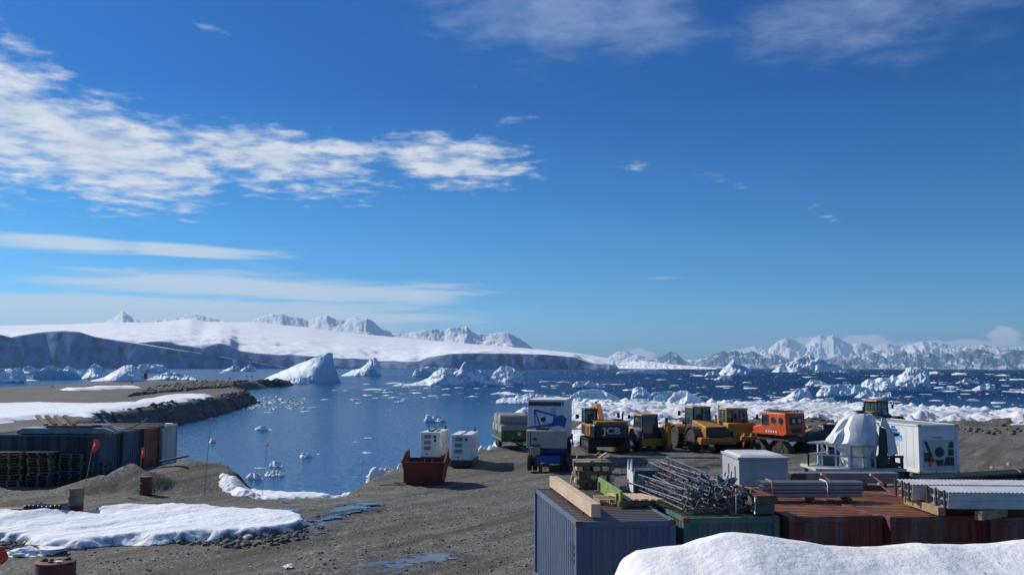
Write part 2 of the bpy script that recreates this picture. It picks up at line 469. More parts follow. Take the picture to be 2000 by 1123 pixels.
def water_material():
    m = bpy.data.materials.new('sea_water'); m.use_nodes = True
    t = NT(m.node_tree); bs = m.node_tree.nodes['Principled BSDF']; p = wpos(t)
    bs.inputs['IOR'].default_value = 1.33
    sp = t.new('ShaderNodeSeparateXYZ'); t.put(sp.inputs[0], p)
    stretch = t.new('ShaderNodeMapping'); t.put(stretch.inputs[0], p); stretch.inputs['Scale'].default_value = (0.7, 1.0, 1.0)
    patch = t.noise(p, 0.006, 4, 0.55, 0.6)
    # calm in the sheltered bay (left), breezier in the open water
    ratio = t.m('DIVIDE', sp.outputs[0], t.m('MAXIMUM', sp.outputs[1], 1.0))
    open_ = t.m('ADD', t.ramp(ratio, -0.25, 0.25), t.m('MULTIPLY', t.m('SUBTRACT', patch, 0.5), 0.9), clamp=True)
    open_ = t.m('MULTIPLY', open_, t.ramp(sp.outputs[1], 120, 330))
    amp = t.ramp(open_, 0, 1, 0.16, 2.4, False)
    nc = t.noise(stretch.outputs[0], 3.2, 5, 0.62, 0, out=1)
    nv = t.vm('SUBTRACT', nc, (0.5, 0.5, 0.5)); nv = t.vm('SCALE', nv, None, amp)
    nv = t.vm('MULTIPLY', nv, (1, 1, 0)); nv = t.vm('NORMALIZE', t.vm('ADD', nv, (0, 0, 0.28)))
    t.put(bs.inputs['Normal'], nv)
    t.put(bs.inputs['Base Color'], t.mix(open_, (0.006, 0.078, 0.21), (0.002, 0.034, 0.125)))
    bs.inputs['Roughness'].default_value = 0.9; bs.inputs['Specular IOR Level'].default_value = 0.0
    gl = t.new('ShaderNodeBsdfGlossy'); gl.inputs['Roughness'].default_value = 0.14; t.put(gl.inputs['Normal'], nv)
    fr = t.new('ShaderNodeFresnel'); fr.inputs[0].default_value = 1.33
    mx = t.new('ShaderNodeMixShader'); t.put(mx.inputs[0], t.m('MINIMUM', fr.outputs[0], t.ramp(open_, 0, 1, 0.40, 0.13, False)))   # a ruffled sea mirrors far less at grazing angles than flat water
    t.l.new(bs.outputs[0], mx.inputs[1]); t.l.new(gl.outputs[0], mx.inputs[2]); t.l.new(mx.outputs[0], m.node_tree.nodes['Material Output'].inputs[0])
    return m


M = {}
M['ground'] = ground_material()
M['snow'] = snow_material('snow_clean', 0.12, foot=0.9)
M['snow_dirty'] = snow_material('snow_dirty', 0.55)
M['snow_near'] = snow_material('snow_near', 0.30, 1.6, base=(0.84, 0.84, 0.84), dcol=(0.52, 0.50, 0.47), bd=0.03)
M['snow_shore'] = snow_material('snow_shore', 0.62, 0.6, base=(0.68, 0.70, 0.74), dcol=(0.20, 0.195, 0.19))
M['ice'] = ice_material('iceberg_ice', (0.88, 0.92, 0.95), 0.65)
M['ice_small'] = ice_material('floe_ice', (0.88, 0.92, 0.95), 0.22, 0.9)
M['mount'] = mountain_material('mountain_snow', lo=0.30, hi=0.55, k=0.0012, rock=(0.22, 0.27, 0.34))
M['mount_white'] = mountain_material('mountain_all_snow', lo=0.10, hi=0.38, k=0.0009, rock=(0.30, 0.38, 0.48), na=0.6)
M['mount_rock'] = mountain_material('mountain_rock', lo=0.86, hi=1.04, k=0.0022, rock=(0.045, 0.075, 0.13))
M['cliff'] = mountain_material('glacier', lo=0.90, hi=0.985, k=0.004, rock=(0.12, 0.19, 0.30), na=0.12)
M['water'] = water_material()

# ------------------------------------------------------------------ sea
me = bpy.data.meshes.new('sea'); S = 60000
me.from_pydata([(-S, -200, WATER_Z), (S, -200, WATER_Z), (S, S, WATER_Z), (-S, S, WATER_Z)], [], [(0, 1, 2, 3)])
me.materials.append(M['water']); struct(link(bpy.data.objects.new('sea', me)))

# haze box
hb = MB(); hb.bx(-32000, 32000, -300, 45000, WATER_Z - 1.5, 1440)
hm = bpy.data.materials.new('haze'); hm.use_nodes = True; hm.node_tree.nodes.clear()
ht = NT(hm.node_tree); pv = ht.new('ShaderNodeVolumePrincipled'); mo = ht.new('ShaderNodeOutputMaterial')
pv.inputs['Color'].default_value = (0.46, 0.72, 1.0, 1); pv.inputs['Density'].default_value = 2.6e-5; pv.inputs['Anisotropy'].default_value = 0.2
ht.l.new(pv.outputs[0], mo.inputs['Volume'])
tag(hb.build('haze', hm), kind='stuff')

# ------------------------------------------------------------------ land
def g2(px, py, z=0.0):
    v = gp(px, py, z); return (v.x, v.y)
SHORE = [(-14.6, 51.0), (-13.3, 47.4), (-11.5, 44.2), (-8.6, 45.0), (-8.4, 50), (-8.3, 55.5), (-7.2, 59.5), (-4.5, 65), (-2.6, 70), (-0.3, 80), (1.2, 96), (4, 120), (9, 150), (15, 190),
         g2(1150, 799, -3), g2(1300, 800, -3), g2(1450, 799, -3), g2(1600, 801, -3), g2(1750, 808, -3), g2(1850, 817, -3), g2(2000, 828, -3), (150, 140), (300, 100), (300, -30), (-300, -30),
         (-420, 160), g2(-300, 776), g2(0, 757), g2(200, 747), g2(400, 742), g2(545, 742.5), g2(566, 748, -2), g2(560, 754, -3), g2(500, 757, -3), g2(455, 764, -3),
         g2(458, 776, -3), g2(486, 788, -3), g2(440, 800, -3), g2(395, 813, -3), g2(330, 826, -3), (-52, 120), (-44, 85), (-30, 68), (-22.5, 64.0), (-19.6, 60), (-16.8, 55.5)]


def mound(X, Y, cx, cy, rx, ry, h, p=1.0, rot=0.0):
    c, s = math.cos(rot), math.sin(rot)
    u = ((X - cx) * c + (Y - cy) * s) / rx; v = (-(X - cx) * s + (Y - cy) * c) / ry
    return h * np.clip(1 - np.sqrt(u * u + v * v), 0, 1) ** p


def ground_h(X, Y):
    X = np.asarray(X, float); Y = np.asarray(Y, float)
    wob = (fbm(X / 6, Y / 6, 3, 4) - 0.5) * 3.0 * sst(60, 160, Y) + (fbm(X / 1.2, Y / 1.2, 5, 3) - 0.5) * 0.7
    d = sdf(X, Y, SHORE) + wob
    w = 2.6 + 14 * sst(95, 150, Y) * sst(-30, 0, X)
    k = sst(-w * 1.4, w * 0.35, d)
    h = -4.6 + 4.6 * k
    # ground falls gently towards the far beach on the right
    h = h - k * 2.3 * sst(100, 190, Y) * sst(-20, 10, X)
    h += k * 1.9 * sst(9, 32, X) * sst(20, 30, 60 - np.abs(Y - 40)) * 0.0
    # hummocks
    h += (fbm(X / 9, Y / 9, 11, 5) - 0.5) * 0.35 * k
    rough = sst(88, 110, Y) * sst(-20, 5, X)
    h += rough * k * (fbm(X / 5, Y / 4, 23, 6, 0.6) - 0.5) * 2.2
    h += (fbm(X / 0.9, Y / 0.9, 31, 4, 0.6) - 0.5) * 0.10 * k
    # ruts
    h += (fbm((X * 0.79 - Y * 0.61) / 0.9, (X * 0.61 + Y * 0.79) / 9, 41, 3) - 0.5) * 0.15 * k * sst(90, 60, Y)
    # bank rising towards the viewer
    h += 2.25 * sst(25.5, 13, Y) * sst(-3.0, -5.5, X) + 2.9 * sst(17.5, 10, Y) * sst(0.5, 4.0, X)
    # rock armour ridge round the runway
    # heaps of gravel by the stacked containers
    h += mound(X, Y, -17.6, 51.2, 4.8, 6.2, 1.0, 1.0, 0.1)
    h += mound(X, Y, -20.7, 46.9, 2.2, 1.6, 0.7, 0.9) + mound(X, Y, -18.1, 46.5, 1.4, 1.3, 0.75, 0.9) + mound(X, Y, -19.3, 47.6, 1.2, 1.2, 0.7, 0.9)
    # low bank in the middle of the yard on the left
    h += 0.30 * sst(4.0, 0.0, np.abs(Y - 37.5)) * sst(-16, -19, X)
    return h


cols, rows = 560, 640
azs = np.tan(np.radians(np.linspace(-40, 40, cols))); ds = np.geomspace(3.0, 560.0, rows)
A, Dm = np.meshgrid(azs, ds)
GX, GY = A * Dm, Dm
GZ = ground_h(GX, GY)
flat = (np.abs(GX + 190) < 0)  # runway is graded below
rw = sdf(GX, GY, [g2(-300, 785), g2(0, 766), g2(250, 750), g2(520, 744.5), g2(420, 743), g2(200, 748), g2(0, 758), g2(-300, 777)])
GZ = np.where(rw > -6, GZ * sst(4, -6, rw) + 0.15 * sst(-6, 4, rw), GZ)
struct(grid_obj('ground', GX, GY, GZ, M['ground'], mask=(GZ > -4.4)))


def gz(x, y): return float(ground_h(np.array([x]), np.array([y]))[0])


def snow_patch(name, pts, thick, res, material, seed, edge=0.8, bias=0.0, rough=0.25, nscale=2.5, zpts=0.0, crest=None, world=False, shore=-50.0, floor=None):
    """snow lying on the ground: thickness falls to nothing at a ragged edge"""
    poly = pts if world else [g2(a, b, zpts) for a, b in pts]
    xs = [p[0] for p in poly]; ys = [p[1] for p in poly]; mg = edge + res * 2
    nx = int((max(xs) - min(xs) + 2 * mg) / res) + 2; ny = int((max(ys) - min(ys) + 2 * mg) / res) + 2
    X, Y = np.meshgrid(np.linspace(min(xs) - mg, max(xs) + mg, nx), np.linspace(min(ys) - mg, max(ys) + mg, ny))
    wob = (fbm(X / nscale, Y / nscale, seed, 5, 0.6) - 0.5) * nscale * 0.9
    d = np.minimum(sdf(X, Y, poly) + wob, sdf(X, Y, SHORE) - shore)
    t = thick * sst(-0.05, edge, d) * (0.75 + rough * 2 * (fbm(X / (nscale * 1.7), Y / (nscale * 1.7), seed + 5, 5) - 0.5)) - bias
    t += (fbm(X / (nscale * 0.35), Y / (nscale * 0.35), seed + 9, 4, 0.6) - 0.5) * rough * 0.6 * thick * sst(0, 0.3, d)
    t = np.where(d < -0.02, -0.35, t)
    G = ground_h(X, Y)
    if floor is not None: G = np.where(t > 0, np.maximum(G, floor), G)
    Z = G + t
    o = grid_obj(name, X, Y, Z, material, mask=(t > -0.3))
    return struct(o)

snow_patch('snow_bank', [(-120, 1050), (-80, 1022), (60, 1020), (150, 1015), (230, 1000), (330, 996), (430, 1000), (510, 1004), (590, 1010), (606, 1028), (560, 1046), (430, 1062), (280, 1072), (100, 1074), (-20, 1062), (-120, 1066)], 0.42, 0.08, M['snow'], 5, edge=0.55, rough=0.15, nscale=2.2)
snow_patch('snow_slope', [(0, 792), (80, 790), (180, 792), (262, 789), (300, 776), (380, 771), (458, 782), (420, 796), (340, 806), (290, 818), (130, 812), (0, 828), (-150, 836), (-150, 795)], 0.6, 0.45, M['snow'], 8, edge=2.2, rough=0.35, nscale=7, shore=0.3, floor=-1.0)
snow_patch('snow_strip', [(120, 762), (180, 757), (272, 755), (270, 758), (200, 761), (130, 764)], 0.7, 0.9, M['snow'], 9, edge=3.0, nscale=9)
snow_patch('snow_edge', [(430, 948), (470, 948), (560, 955), (640, 958), (672, 964), (640, 972), (540, 974), (455, 968), (425, 956)], 0.5, 0.07, M['snow_dirty'], 12, edge=0.6, nscale=1.6, rough=0.4, floor=-0.35)
snow_patch('snow_edge', [(-8.6, 56.0), (-6.9, 60.5), (-6.2, 60.8), (-7.4, 58.6), (-8.0, 55.8)], 0.8, 0.08, M['snow_dirty'], 14, edge=0.5, nscale=1.2, world=True, floor=-0.4)
snow_patch('snow_edge', [(-4.8, 65.8), (-3.1, 69.6), (-1.0, 79), (0.8, 92), (-0.5, 92), (-2.4, 80), (-4.6, 70)], 1.7, 0.15, M['snow_dirty'], 15, edge=1.4, nscale=2.2, world=True, floor=-1.0)
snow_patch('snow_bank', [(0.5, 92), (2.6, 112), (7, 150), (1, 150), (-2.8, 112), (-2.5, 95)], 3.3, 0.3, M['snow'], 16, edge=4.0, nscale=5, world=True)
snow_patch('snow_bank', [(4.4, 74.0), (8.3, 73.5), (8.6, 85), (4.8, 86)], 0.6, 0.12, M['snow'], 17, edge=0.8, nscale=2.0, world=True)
# broken snow over the whole far beach
xs, ys = np.meshgrid(np.linspace(-2, 150, 620), np.geomspace(92, 232, 420))
dd = sdf(xs, ys, SHORE)
tt = (fbm(xs / 9, ys / 14, 61, 6, 0.62) - 0.5) * 2.6 + 0.15 * np.sin(ys / 3.0) + sst(98, 122, ys) * 1.35 - sst(24, 70, xs) * sst(125, 95, ys) * 0.35 - 0.55
tt += (fbm(xs / 2.0, ys / 2.4, 67, 5, 0.65) - 0.5) * 1.5
tt = np.minimum(tt, 0.9) + np.maximum(tt - 0.9, 0) * 0.25
tt = np.where(dd < -14, -0.4, tt)
struct(grid_obj('beach_snow', xs, ys, np.maximum(ground_h(xs, ys), WATER_Z - 0.3) + tt * sst(-14, -4, dd) + 0.35 * sst(-14, -6, dd) * sst(2, -6, dd), M['snow_shore'], mask=(tt > -0.35)))
# snow bank right under the viewer
xs, ys = np.meshgrid(np.linspace(0.4, 13.0, 380), np.linspace(4.0, 13.2, 300))
sil = [(1150, 1200), (1200, 1150), (1222, 1100), (1250, 1082), (1300, 1072), (1340, 1066), (1380, 1052), (1420, 1042), (1450, 1040), (1500, 1046), (1560, 1056), (1620, 1064), (1690, 1068), (1750, 1064), (1800, 1060), (1850, 1064), (1900, 1068), (1950, 1064), (2000, 1058), (2150, 1050), (2600, 1060)]
CY = 10.2
cx_ = np.array([dp(a, b, CY).x for a, b in sil]); cz_ = np.array([dp(a, b, CY).z for a, b in sil])
top = np.interp(xs, cx_, cz_) + (fbm(xs / 1.4, ys / 1.4, 71, 5) - 0.5) * 0.10
fall = np.where(ys > CY, -(ys - CY) ** 2 * 0.42, -(CY - ys) ** 1.15 * 0.27)
zz = np.maximum(top + fall + (fbm(xs / 0.5, ys / 0.5, 73, 4) - 0.5) * 0.035, 1.5)
BANK = (xs, ys, zz); struct(grid_obj('snow_bank', xs, ys, zz, M['snow_near'], mask=zz > 1.52))

# ------------------------------------------------------------------ far land: glacier, ranges
def interp_px(pts, xs): return np.interp(xs, [p[0] for p in pts], [p[1] for p in pts])


def elev(px, py):
    """tangent of elevation over the horizon for a sight line, and tangent of azimuth"""
    d = [ray(a, b) for a, b in zip(px, py)]
    return np.array([v.x / v.y for v in d]), np.array([v.z / v.y for v in d])


def glacier(name, cliff, back, d0, d1, n=420, rows=110, seed=1, material=None, foot=60, bump=5.0, js=22.0, ja=26, jf=5, prop=False):
    px = np.linspace(cliff[0][0], cliff[-1][0], n)
    a, ec = elev(px, interp_px(cliff, px)); _, eb = elev(px, interp_px(back, px))
    jag = (fbm(px / js, px * 0, seed, 4, 0.5) - 0.5) * ja
    if prop: foot = foot * np.clip(ec / ec.max(), 0.04, 1)
    vs = []
    for j in range(rows):
        if j < 14:
            t = j / 13.0
            d = d0 + jag + foot * t + (vn(px / 3.0, np.full(n, t * 5), seed + 3) - 0.5) * jf
            z = WATER_Z - 2 + (CAM_Z + ec * (d0 + jag + foot) + 3 + 0.0 * t) * sst(-0.1, 1.0, np.full(n, t)) ** 0.7
            z = WATER_Z - 2 + (CAM_Z + ec * (d0 + jag + foot) - WATER_Z + 2) * t ** 0.8
        else:
            t = (j - 13) / (rows - 14.0)
            d = (d0 + jag * (1 - t) + foot) * (1 - t) + d1 * t if False else d0 + foot + jag * (1 - t) + (d1 - d0 - foot) * t ** 1.5
            e = ec + (eb - ec) * (t ** 0.75)
            z = CAM_Z + e * d + (fbm(px / 40.0, np.full(n, t * 14.0), seed + 7, 5) - 0.5) * bump * (1 - t) * sst(0, 0.05, np.full(n, t)) * 4
        vs.append(np.stack([a * d, d, z], -1))
    G = np.array(vs)
    return struct(grid_obj(name, G[..., 0], G[..., 1], G[..., 2], material or M['cliff']))

SLOPE_TOP = [(-500, 626), (-100, 628), (0, 636), (140, 633), (215, 629), (300, 630), (370, 622), (400, 628), (500, 630), (600, 639), (660, 648), (800, 661), (950, 674), (1050, 682), (1130, 690), (1190, 700)]
glacier('glacier', [(-500, 690), (-100, 700), (0, 690), (300, 668), (330, 670), (350, 676), (392, 681), (412, 675), (430, 672), (450, 677), (465, 686), (500, 692), (545, 696), (600, 698), (660, 701), (700, 702), (740, 708), (820, 707), (860, 695), (880, 691), (930, 690), (1000, 691), (1060, 692), (1120, 697), (1150, 708), (1190, 714)],
        SLOPE_TOP, 4400, 10500, seed=4, bump=9)
glacier('ice_cliff', [(-600, 640), (-300, 650), (-60, 650), (0, 654), (22, 660), (40, 656), (70, 650), (100, 647), (125, 646), (155, 648), (185, 658), (250, 668), (300, 676), (350, 684), (400, 691), (440, 698), (490, 707), (540, 715), (560, 718)],
        [(-600, 636), (0, 650), (120, 645), (190, 657), (300, 675), (560, 719)], 3300, 4300, n=300, rows=60, seed=9, foot=95, bump=1, js=70, ja=60, jf=2, prop=True)


def mountain(name, sil, Y, depth, material, seed, base_py=721, n=None, rows=90, rough=0.22, fs=1.0):
    x0, x1 = sil[0][0], sil[-1][0]
    n = n or int((x1 - x0) / 1.3) + 30
    px = np.linspace(x0, x1, n)
    a, et = elev(px, interp_px(sil, px))
    Hs = np.maximum(et * Y + CAM_Z - WATER_Z, 5.0)
    v = np.linspace(-1, 0.8, rows)
    U, V = np.meshgrid(np.arange(n), v)
    Hm = np.repeat(Hs[None], rows, 0)
    X0 = np.repeat((a * Y)[None], rows, 0)
    hm = Hs.max()
    k = fs / hm
    rd = fbm(X0 * k * 1.6 + V * 0.9, V * 1.3 + 3, seed, 7, 0.55, ridged=True)
    rd2 = fbm(X0 * k * 5, V * 3.5, seed + 50, 5, 0.55)
    prof = 1 - np.abs(V) ** 0.85
    nz = (rd - 0.62) * rough * 3.0 + (rd2 - 0.5) * rough
    env = np.clip(np.abs(V) * 3.0, 0.0, 1) * np.clip((1 - np.abs(V)) * 4, 0, 1)
    Z = WATER_Z - 6 + (Hm + 6) * np.clip(prof, 0, 1) + nz * env * hm * 0.6
    Z += (fbm(X0 * k * 14, V * 9, seed + 80, 4, 0.6) - 0.5) * hm * 0.05 * min(1, rough / 0.22) * np.clip((1 - np.abs(V)) * 4, 0, 1)
    Z = np.minimum(Z, WATER_Z + Hm * (1 - 0.12 * np.clip(np.abs(V), 0, 1)) + 0.02 * hm)
    Yv = Y + V * depth + (rd - 0.5) * depth * 0.25
    return struct(grid_obj(name, X0 * (Yv / Y), Yv, Z, material))

# left ranges over the glacier (distances in metres)
mountain('snow_mountain', [(170, 640), (200, 630), (215, 622), (240, 605), (252, 612), (275, 626), (330, 622), (360, 616), (384, 611), (400, 615), (440, 624), (470, 632), (500, 622), (520, 614), (548, 611), (580, 618), (602, 625), (622, 617), (640, 614), (655, 620), (675, 622), (695, 617), (712, 624), (740, 640), (780, 650), (850, 668)], 16500, 2400, M['mount_white'], 101, rough=0.17, fs=0.7)
mountain('snow_mountain', [(560, 672), (600, 664), (640, 640), (680, 628), (700, 623), (716, 620), (728, 626), (745, 640), (765, 652), (790, 648), (820, 646), (850, 641), (868, 644), (880, 639), (900, 638), (912, 635), (922, 647), (935, 650), (950, 652), (965, 649), (980, 648), (1000, 653), (1020, 664), (1042, 680), (1060, 690)], 12500, 1100, M['mount_white'], 111, rough=0.19, fs=0.7)
# far ranges to the right
mountain('snow_mountain', [(1150, 712), (1185, 700), (1205, 686), (1222, 684), (1245, 692), (1290, 704), (1360, 704), (1400, 694), (1430, 684), (1450, 680), (1476, 674), (1500, 681), (1520, 666), (1538, 658), (1552, 664), (1572, 675), (1588, 660), (1602, 653), (1614, 657), (1627, 652), (1642, 662), (1662, 672), (1684, 668), (1706, 676), (1730, 668), (1760, 676), (1800, 666), (1830, 668), (1870, 676), (1920, 672), (1960, 678), (2050, 670), (2200, 690)], 38000, 3000, M['mount'], 121, rough=0.30, fs=1.0)
mountain('mountain_range', [(1160, 717), (1230, 712), (1280, 700), (1294, 694), (1308, 686), (1322, 689), (1335, 703), (1356, 710), (1372, 701), (1384, 697), (1396, 690), (1412, 684), (1420, 688), (1436, 683), (1452, 689), (1470, 684), (1488, 694), (1512, 690), (1540, 700), (1575, 694), (1600, 702), (1630, 695), (1652, 701), (1672, 694), (1690, 697), (1704, 686), (1716, 691), (1735, 701), (1750, 687), (1763, 682), (1775, 690), (1790, 688), (1802, 694), (1814, 687), (1835, 696), (1848, 688), (1862, 692), (1880, 684), (1897, 688), (1907, 680), (1924, 683), (1944, 691), (1960, 684), (1975, 681), (2010, 686), (2100, 700), (2250, 712)], 25000, 1500, M['mount_rock'], 131, rough=0.42, fs=0.95)
mountain('low_island', [(1180, 716), (1210, 710), (1230, 706), (1262, 704), (1290, 708), (1320, 712), (1350, 714), (1400, 718)], 7500, 700, M['mount'], 141, rough=0.2)

# ------------------------------------------------------------------ icebergs
M['ice_turquoise'] = ice_material('turquoise_ice', (0.30, 0.62, 0.74), 0.8, 0.2)
def berg(label, sil, base, seed, front=0.45, dk=1.6, rough=0.25, cat='iceberg', name='iceberg', group=None, material='ice', groove=0.0, lean=0.0, nu=90, nv=44):
    """an iceberg with the outline sil (photograph pixels) afloat where its foot meets the sea; front = share of its depth taken by the near wall"""
    xs = [p[0] for p in sil]
    Yc = gp((xs[0] + xs[-1]) / 2, base, WATER_Z).y
    px = np.linspace(xs[0], xs[-1], nu); a, e = elev(px, interp_px(sil, px))
    W_ = (a[-1] - a[0]) * Yc
    H = np.maximum(CAM_Z + e * Yc - WATER_Z, 0.02)
    hm = H.max(); depth = max(hm * dk, W_ * 0.35)
    v = np.linspace(0, 1, nv)
    Hm = np.repeat(H[None], nv, 0); V = np.repeat(v[:, None], nu, 1); X0 = np.repeat((a * Yc)[None], nv, 0)
    fr_ = front if isinstance(front, tuple) else (front, front)
    f = np.repeat(np.interp(np.linspace(0, 1, nu), np.linspace(0, 1, len(fr_)), np.maximum(fr_, 0.03))[None], nv, 0)
    up = np.clip(V / f, 0, 1); dn = np.clip((1 - V) / (1 - f), 0, 1)
    prof = np.minimum(np.where(V < f, up ** 0.75, 1), np.where(V >= f, dn ** 0.6, 1))
    s = hm
    n1 = fbm(X0 / s * 1.5 + V * 1.2, V * depth / s * 1.5, seed, 5, 0.55, ridged=True)
    n2 = fbm(X0 / s * 5, V * depth / s * 5, seed + 3, 4, 0.6)
    Z = Hm * prof
    Z = Z * (1 - rough * 0.9 * (1 - n1) * sst(0, 0.15, np.abs(V - f))) + (n2 - 0.5) * hm * rough * 0.35 * sst(0, 0.1, V) * sst(0, 0.1, 1 - V)
    if groove: Z -= groove * hm * (0.5 + 0.5 * np.sin(X0 / s * 9 + 3 * vn(X0 / s, X0 * 0, seed))) * sst(1, 0, up) * up * 2
    Z = np.minimum(Z, Hm * (1.01 + 0.03 * (n2 - 0.5)))
    mid = Yc + (V - 0.12) * depth + (fbm(X0 / s * 2.2, Z / s * 2, seed + 9, 4) - 0.5) * s * rough * 2.2
    Xx = X0 * (mid / Yc) + (fbm(Z / s * 3, V * 3, seed + 11, 4) - 0.5) * s * rough * 0.5 + lean * Z
    edge = (V < 0.001) | (V > 0.999) | (np.arange(nu)[None] == 0) | (np.arange(nu)[None] == nu - 1)
    Z = np.where(edge, -1.6, Z)
    cx, cy = float(Xx.mean()), float(Yc)
    o = grid_obj(name, Xx - cx, mid - cy, Z, M[material], smooth=False)
    o.location = (cx, cy, WATER_Z)
    return tag(o, label, cat, group)


berg('largest wedge iceberg, snowy ramp rising right to a dark blue cliff, beyond the runway tip', [(508, 746), (525, 736), (545, 727), (570, 716), (600, 703), (625, 693), (640, 689), (649, 689), (651, 700), (655, 718), (661, 736), (667, 747)], 748, 1, front=(0.85, 0.8, 0.55, 0.08, 0.04), dk=1.7, rough=0.12, nu=130)
berg('low snowy lump at the foot of the wedge iceberg', [(560, 750), (572, 742), (585, 736), (598, 738), (606, 748)], 750, 61, front=0.5)
berg('twin-horned iceberg just right of the large wedge iceberg', [(666, 734), (680, 727), (690, 722), (704, 720), (712, 713), (722, 702), (726, 700), (728, 707), (731, 697), (736, 701), (741, 717), (746, 734)], 735, 2, front=(0.6, 0.5, 0.3, 0.05), rough=0.22)
berg('flat snow-topped iceberg behind the jagged blue one', [(805, 732), (812, 720), (835, 715), (870, 718), (905, 722), (925, 733)], 736, 3, front=0.2)
berg('jagged blue iceberg with a curled peak in mid bay', [(765, 754), (785, 748), (800, 750), (822, 745), (838, 738), (848, 726), (856, 721), (868, 721), (884, 727), (896, 722), (902, 712), (907, 705), (914, 711), (920, 719), (934, 721), (948, 728), (962, 735), (972, 742), (985, 751)], 754, 4, front=(0.5, 0.10), rough=0.30, nu=140)
berg('white domed iceberg joined to the right of the jagged blue one', [(955, 745), (965, 726), (978, 715), (994, 715), (1006, 722), (1019, 728), (1025, 750)], 751, 5, front=0.4, rough=0.3)
berg('white slab leaning in the hollow of the jagged iceberg', [(900, 753), (910, 738), (925, 741), (950, 746), (958, 753)], 754, 62, front=0.5)
# beyond the runway, far left
berg('rounded white iceberg at the left edge behind the runway', [(-30, 738), (-10, 722), (20, 720), (40, 717), (48, 728), (52, 745)], 748, 6, front=0.4)
berg('low toothed iceberg at the left edge, behind the rounded one', [(40, 727), (48, 716), (60, 713), (70, 722), (76, 730)], 731, 7, front=0.3)
berg('long turquoise tabular iceberg with a flat snow top', [(62, 740), (68, 724), (100, 722), (138, 724), (160, 736)], 741, 8, front=0.08, rough=0.1, material='ice_turquoise')
berg('peaked blue iceberg in front of the dark ice cliff, behind the tabular one', [(78, 724), (92, 714), (108, 716), (124, 722), (133, 713), (150, 723), (160, 728)], 729, 9, front=0.2)
berg('fin shaped blue iceberg left of the smooth domed one', [(160, 740), (170, 724), (178, 712), (186, 709), (196, 714), (205, 722), (216, 736)], 740, 10, front=(0.5, 0.06))
berg('smooth domed white iceberg behind the orange runway marker', [(176, 744), (205, 736), (228, 722), (244, 713), (258, 712), (270, 719), (282, 734), (288, 744)], 745, 11, front=0.5, rough=0.1)
berg('flat white iceberg behind and right of the smooth dome', [(266, 720), (272, 712), (300, 710), (318, 713), (330, 722), (336, 727)], 728, 12, front=0.3)
berg('broken white iceberg right of the orange runway marker', [(285, 744), (300, 735), (325, 727), (345, 728), (365, 733), (385, 740)], 742, 63, front=0.5, rough=0.4)
berg('small tilted iceberg with a lit left face, left of the two off the cliff', [(434, 724), (446, 719), (457, 713), (468, 717), (470, 725)], 725, 13, front=(0.6, 0.1))
berg('small dark pointed iceberg, right of the two off the cliff', [(468, 725), (478, 717), (489, 711), (497, 716), (503, 724)], 725, 14, front=0.2)
# open water on the right
berg('long flat white floe far out below the snowy point', [(1203, 728), (1214, 724), (1250, 722), (1290, 720), (1302, 727)], 731, 15, front=0.15, rough=0.1, cat='ice floe', name='ice_floe')
berg('low white ice tongue at the end of the ice cliff', [(1148, 718), (1162, 711), (1190, 712), (1225, 711), (1250, 718)], 720, 16, front=0.5)
berg('castle shaped iceberg with a tall spike and dark right side', [(1402, 732), (1414, 719), (1424, 711), (1430, 701), (1434, 700), (1440, 712), (1450, 712), (1458, 717), (1466, 722), (1476, 733)], 734, 17, front=(0.7, 0.6, 0.1, 0.05), rough=0.35)
berg('small squat iceberg left of the castle shaped one', [(1376, 735), (1382, 726), (1398, 725), (1408, 733)], 735, 18, front=0.4)
berg('low broken ice in front of the castle shaped iceberg', [(1394, 741), (1404, 736), (1414, 733), (1428, 741)], 742, 19, front=0.5)
berg('long grooved white iceberg like a comb below the far mountains', [(1508, 726), (1522, 714), (1545, 705), (1560, 699), (1574, 696), (1584, 692), (1588, 698), (1600, 700), (1612, 706), (1622, 708), (1636, 712), (1646, 720), (1660, 727)], 727, 20, front=0.55, rough=0.35, groove=0.25, nu=150)
berg('large jagged iceberg with two spikes on the right', [(1680, 757), (1684, 746), (1695, 741), (1720, 738), (1738, 737), (1744, 730), (1750, 735), (1762, 729), (1774, 718), (1780, 717), (1788, 724), (1800, 714), (1808, 715), (1816, 731), (1806, 738), (1812, 756), (1816, 762)], 764, 21, front=0.5, rough=0.35, nu=140)
berg('small iceberg left of the jagged two-spiked one', [(1572, 753), (1584, 741), (1604, 744), (1622, 752)], 754, 22, front=0.5)
berg('flat topped broken iceberg in front of the two-spiked one', [(1594, 772), (1604, 757), (1636, 750), (1676, 751), (1696, 758), (1700, 766)], 774, 23, front=0.5, rough=0.4)
berg('curved iceberg with a lit left ramp and dark right side', [(1498, 790), (1515, 782), (1535, 775), (1548, 764), (1560, 757), (1577, 756), (1585, 772), (1592, 790)], 791, 24, front=(0.8, 0.6, 0.08, 0.05), rough=0.25)
berg('low lumpy iceberg right of the flat topped broken one', [(1668, 776), (1690, 762), (1704, 764), (1722, 768), (1740, 765), (1744, 775)], 777, 25, front=0.5, rough=0.4)
berg('low pile of blue ice at the beach behind the orange vehicle', [(1574, 798), (1590, 786), (1612, 778), (1626, 776), (1640, 790), (1650, 797)], 799, 26, front=0.5, rough=0.45)
berg('small turquoise ice lump right of the orange vehicle', [(1626, 792), (1640, 783), (1656, 782), (1666, 792)], 793, 27, front=0.5)
berg('rounded turquoise iceberg right of the far yellow loader', [(1788, 804), (1794, 794), (1804, 790), (1816, 792), (1823, 803)], 806, 28, front=0.35, rough=0.15, material='ice_turquoise')
berg('two-toothed iceberg far right', [(1866, 748), (1880, 742), (1886, 737), (1896, 740), (1900, 745), (1908, 737), (1914, 747)], 749, 29, front=0.3)
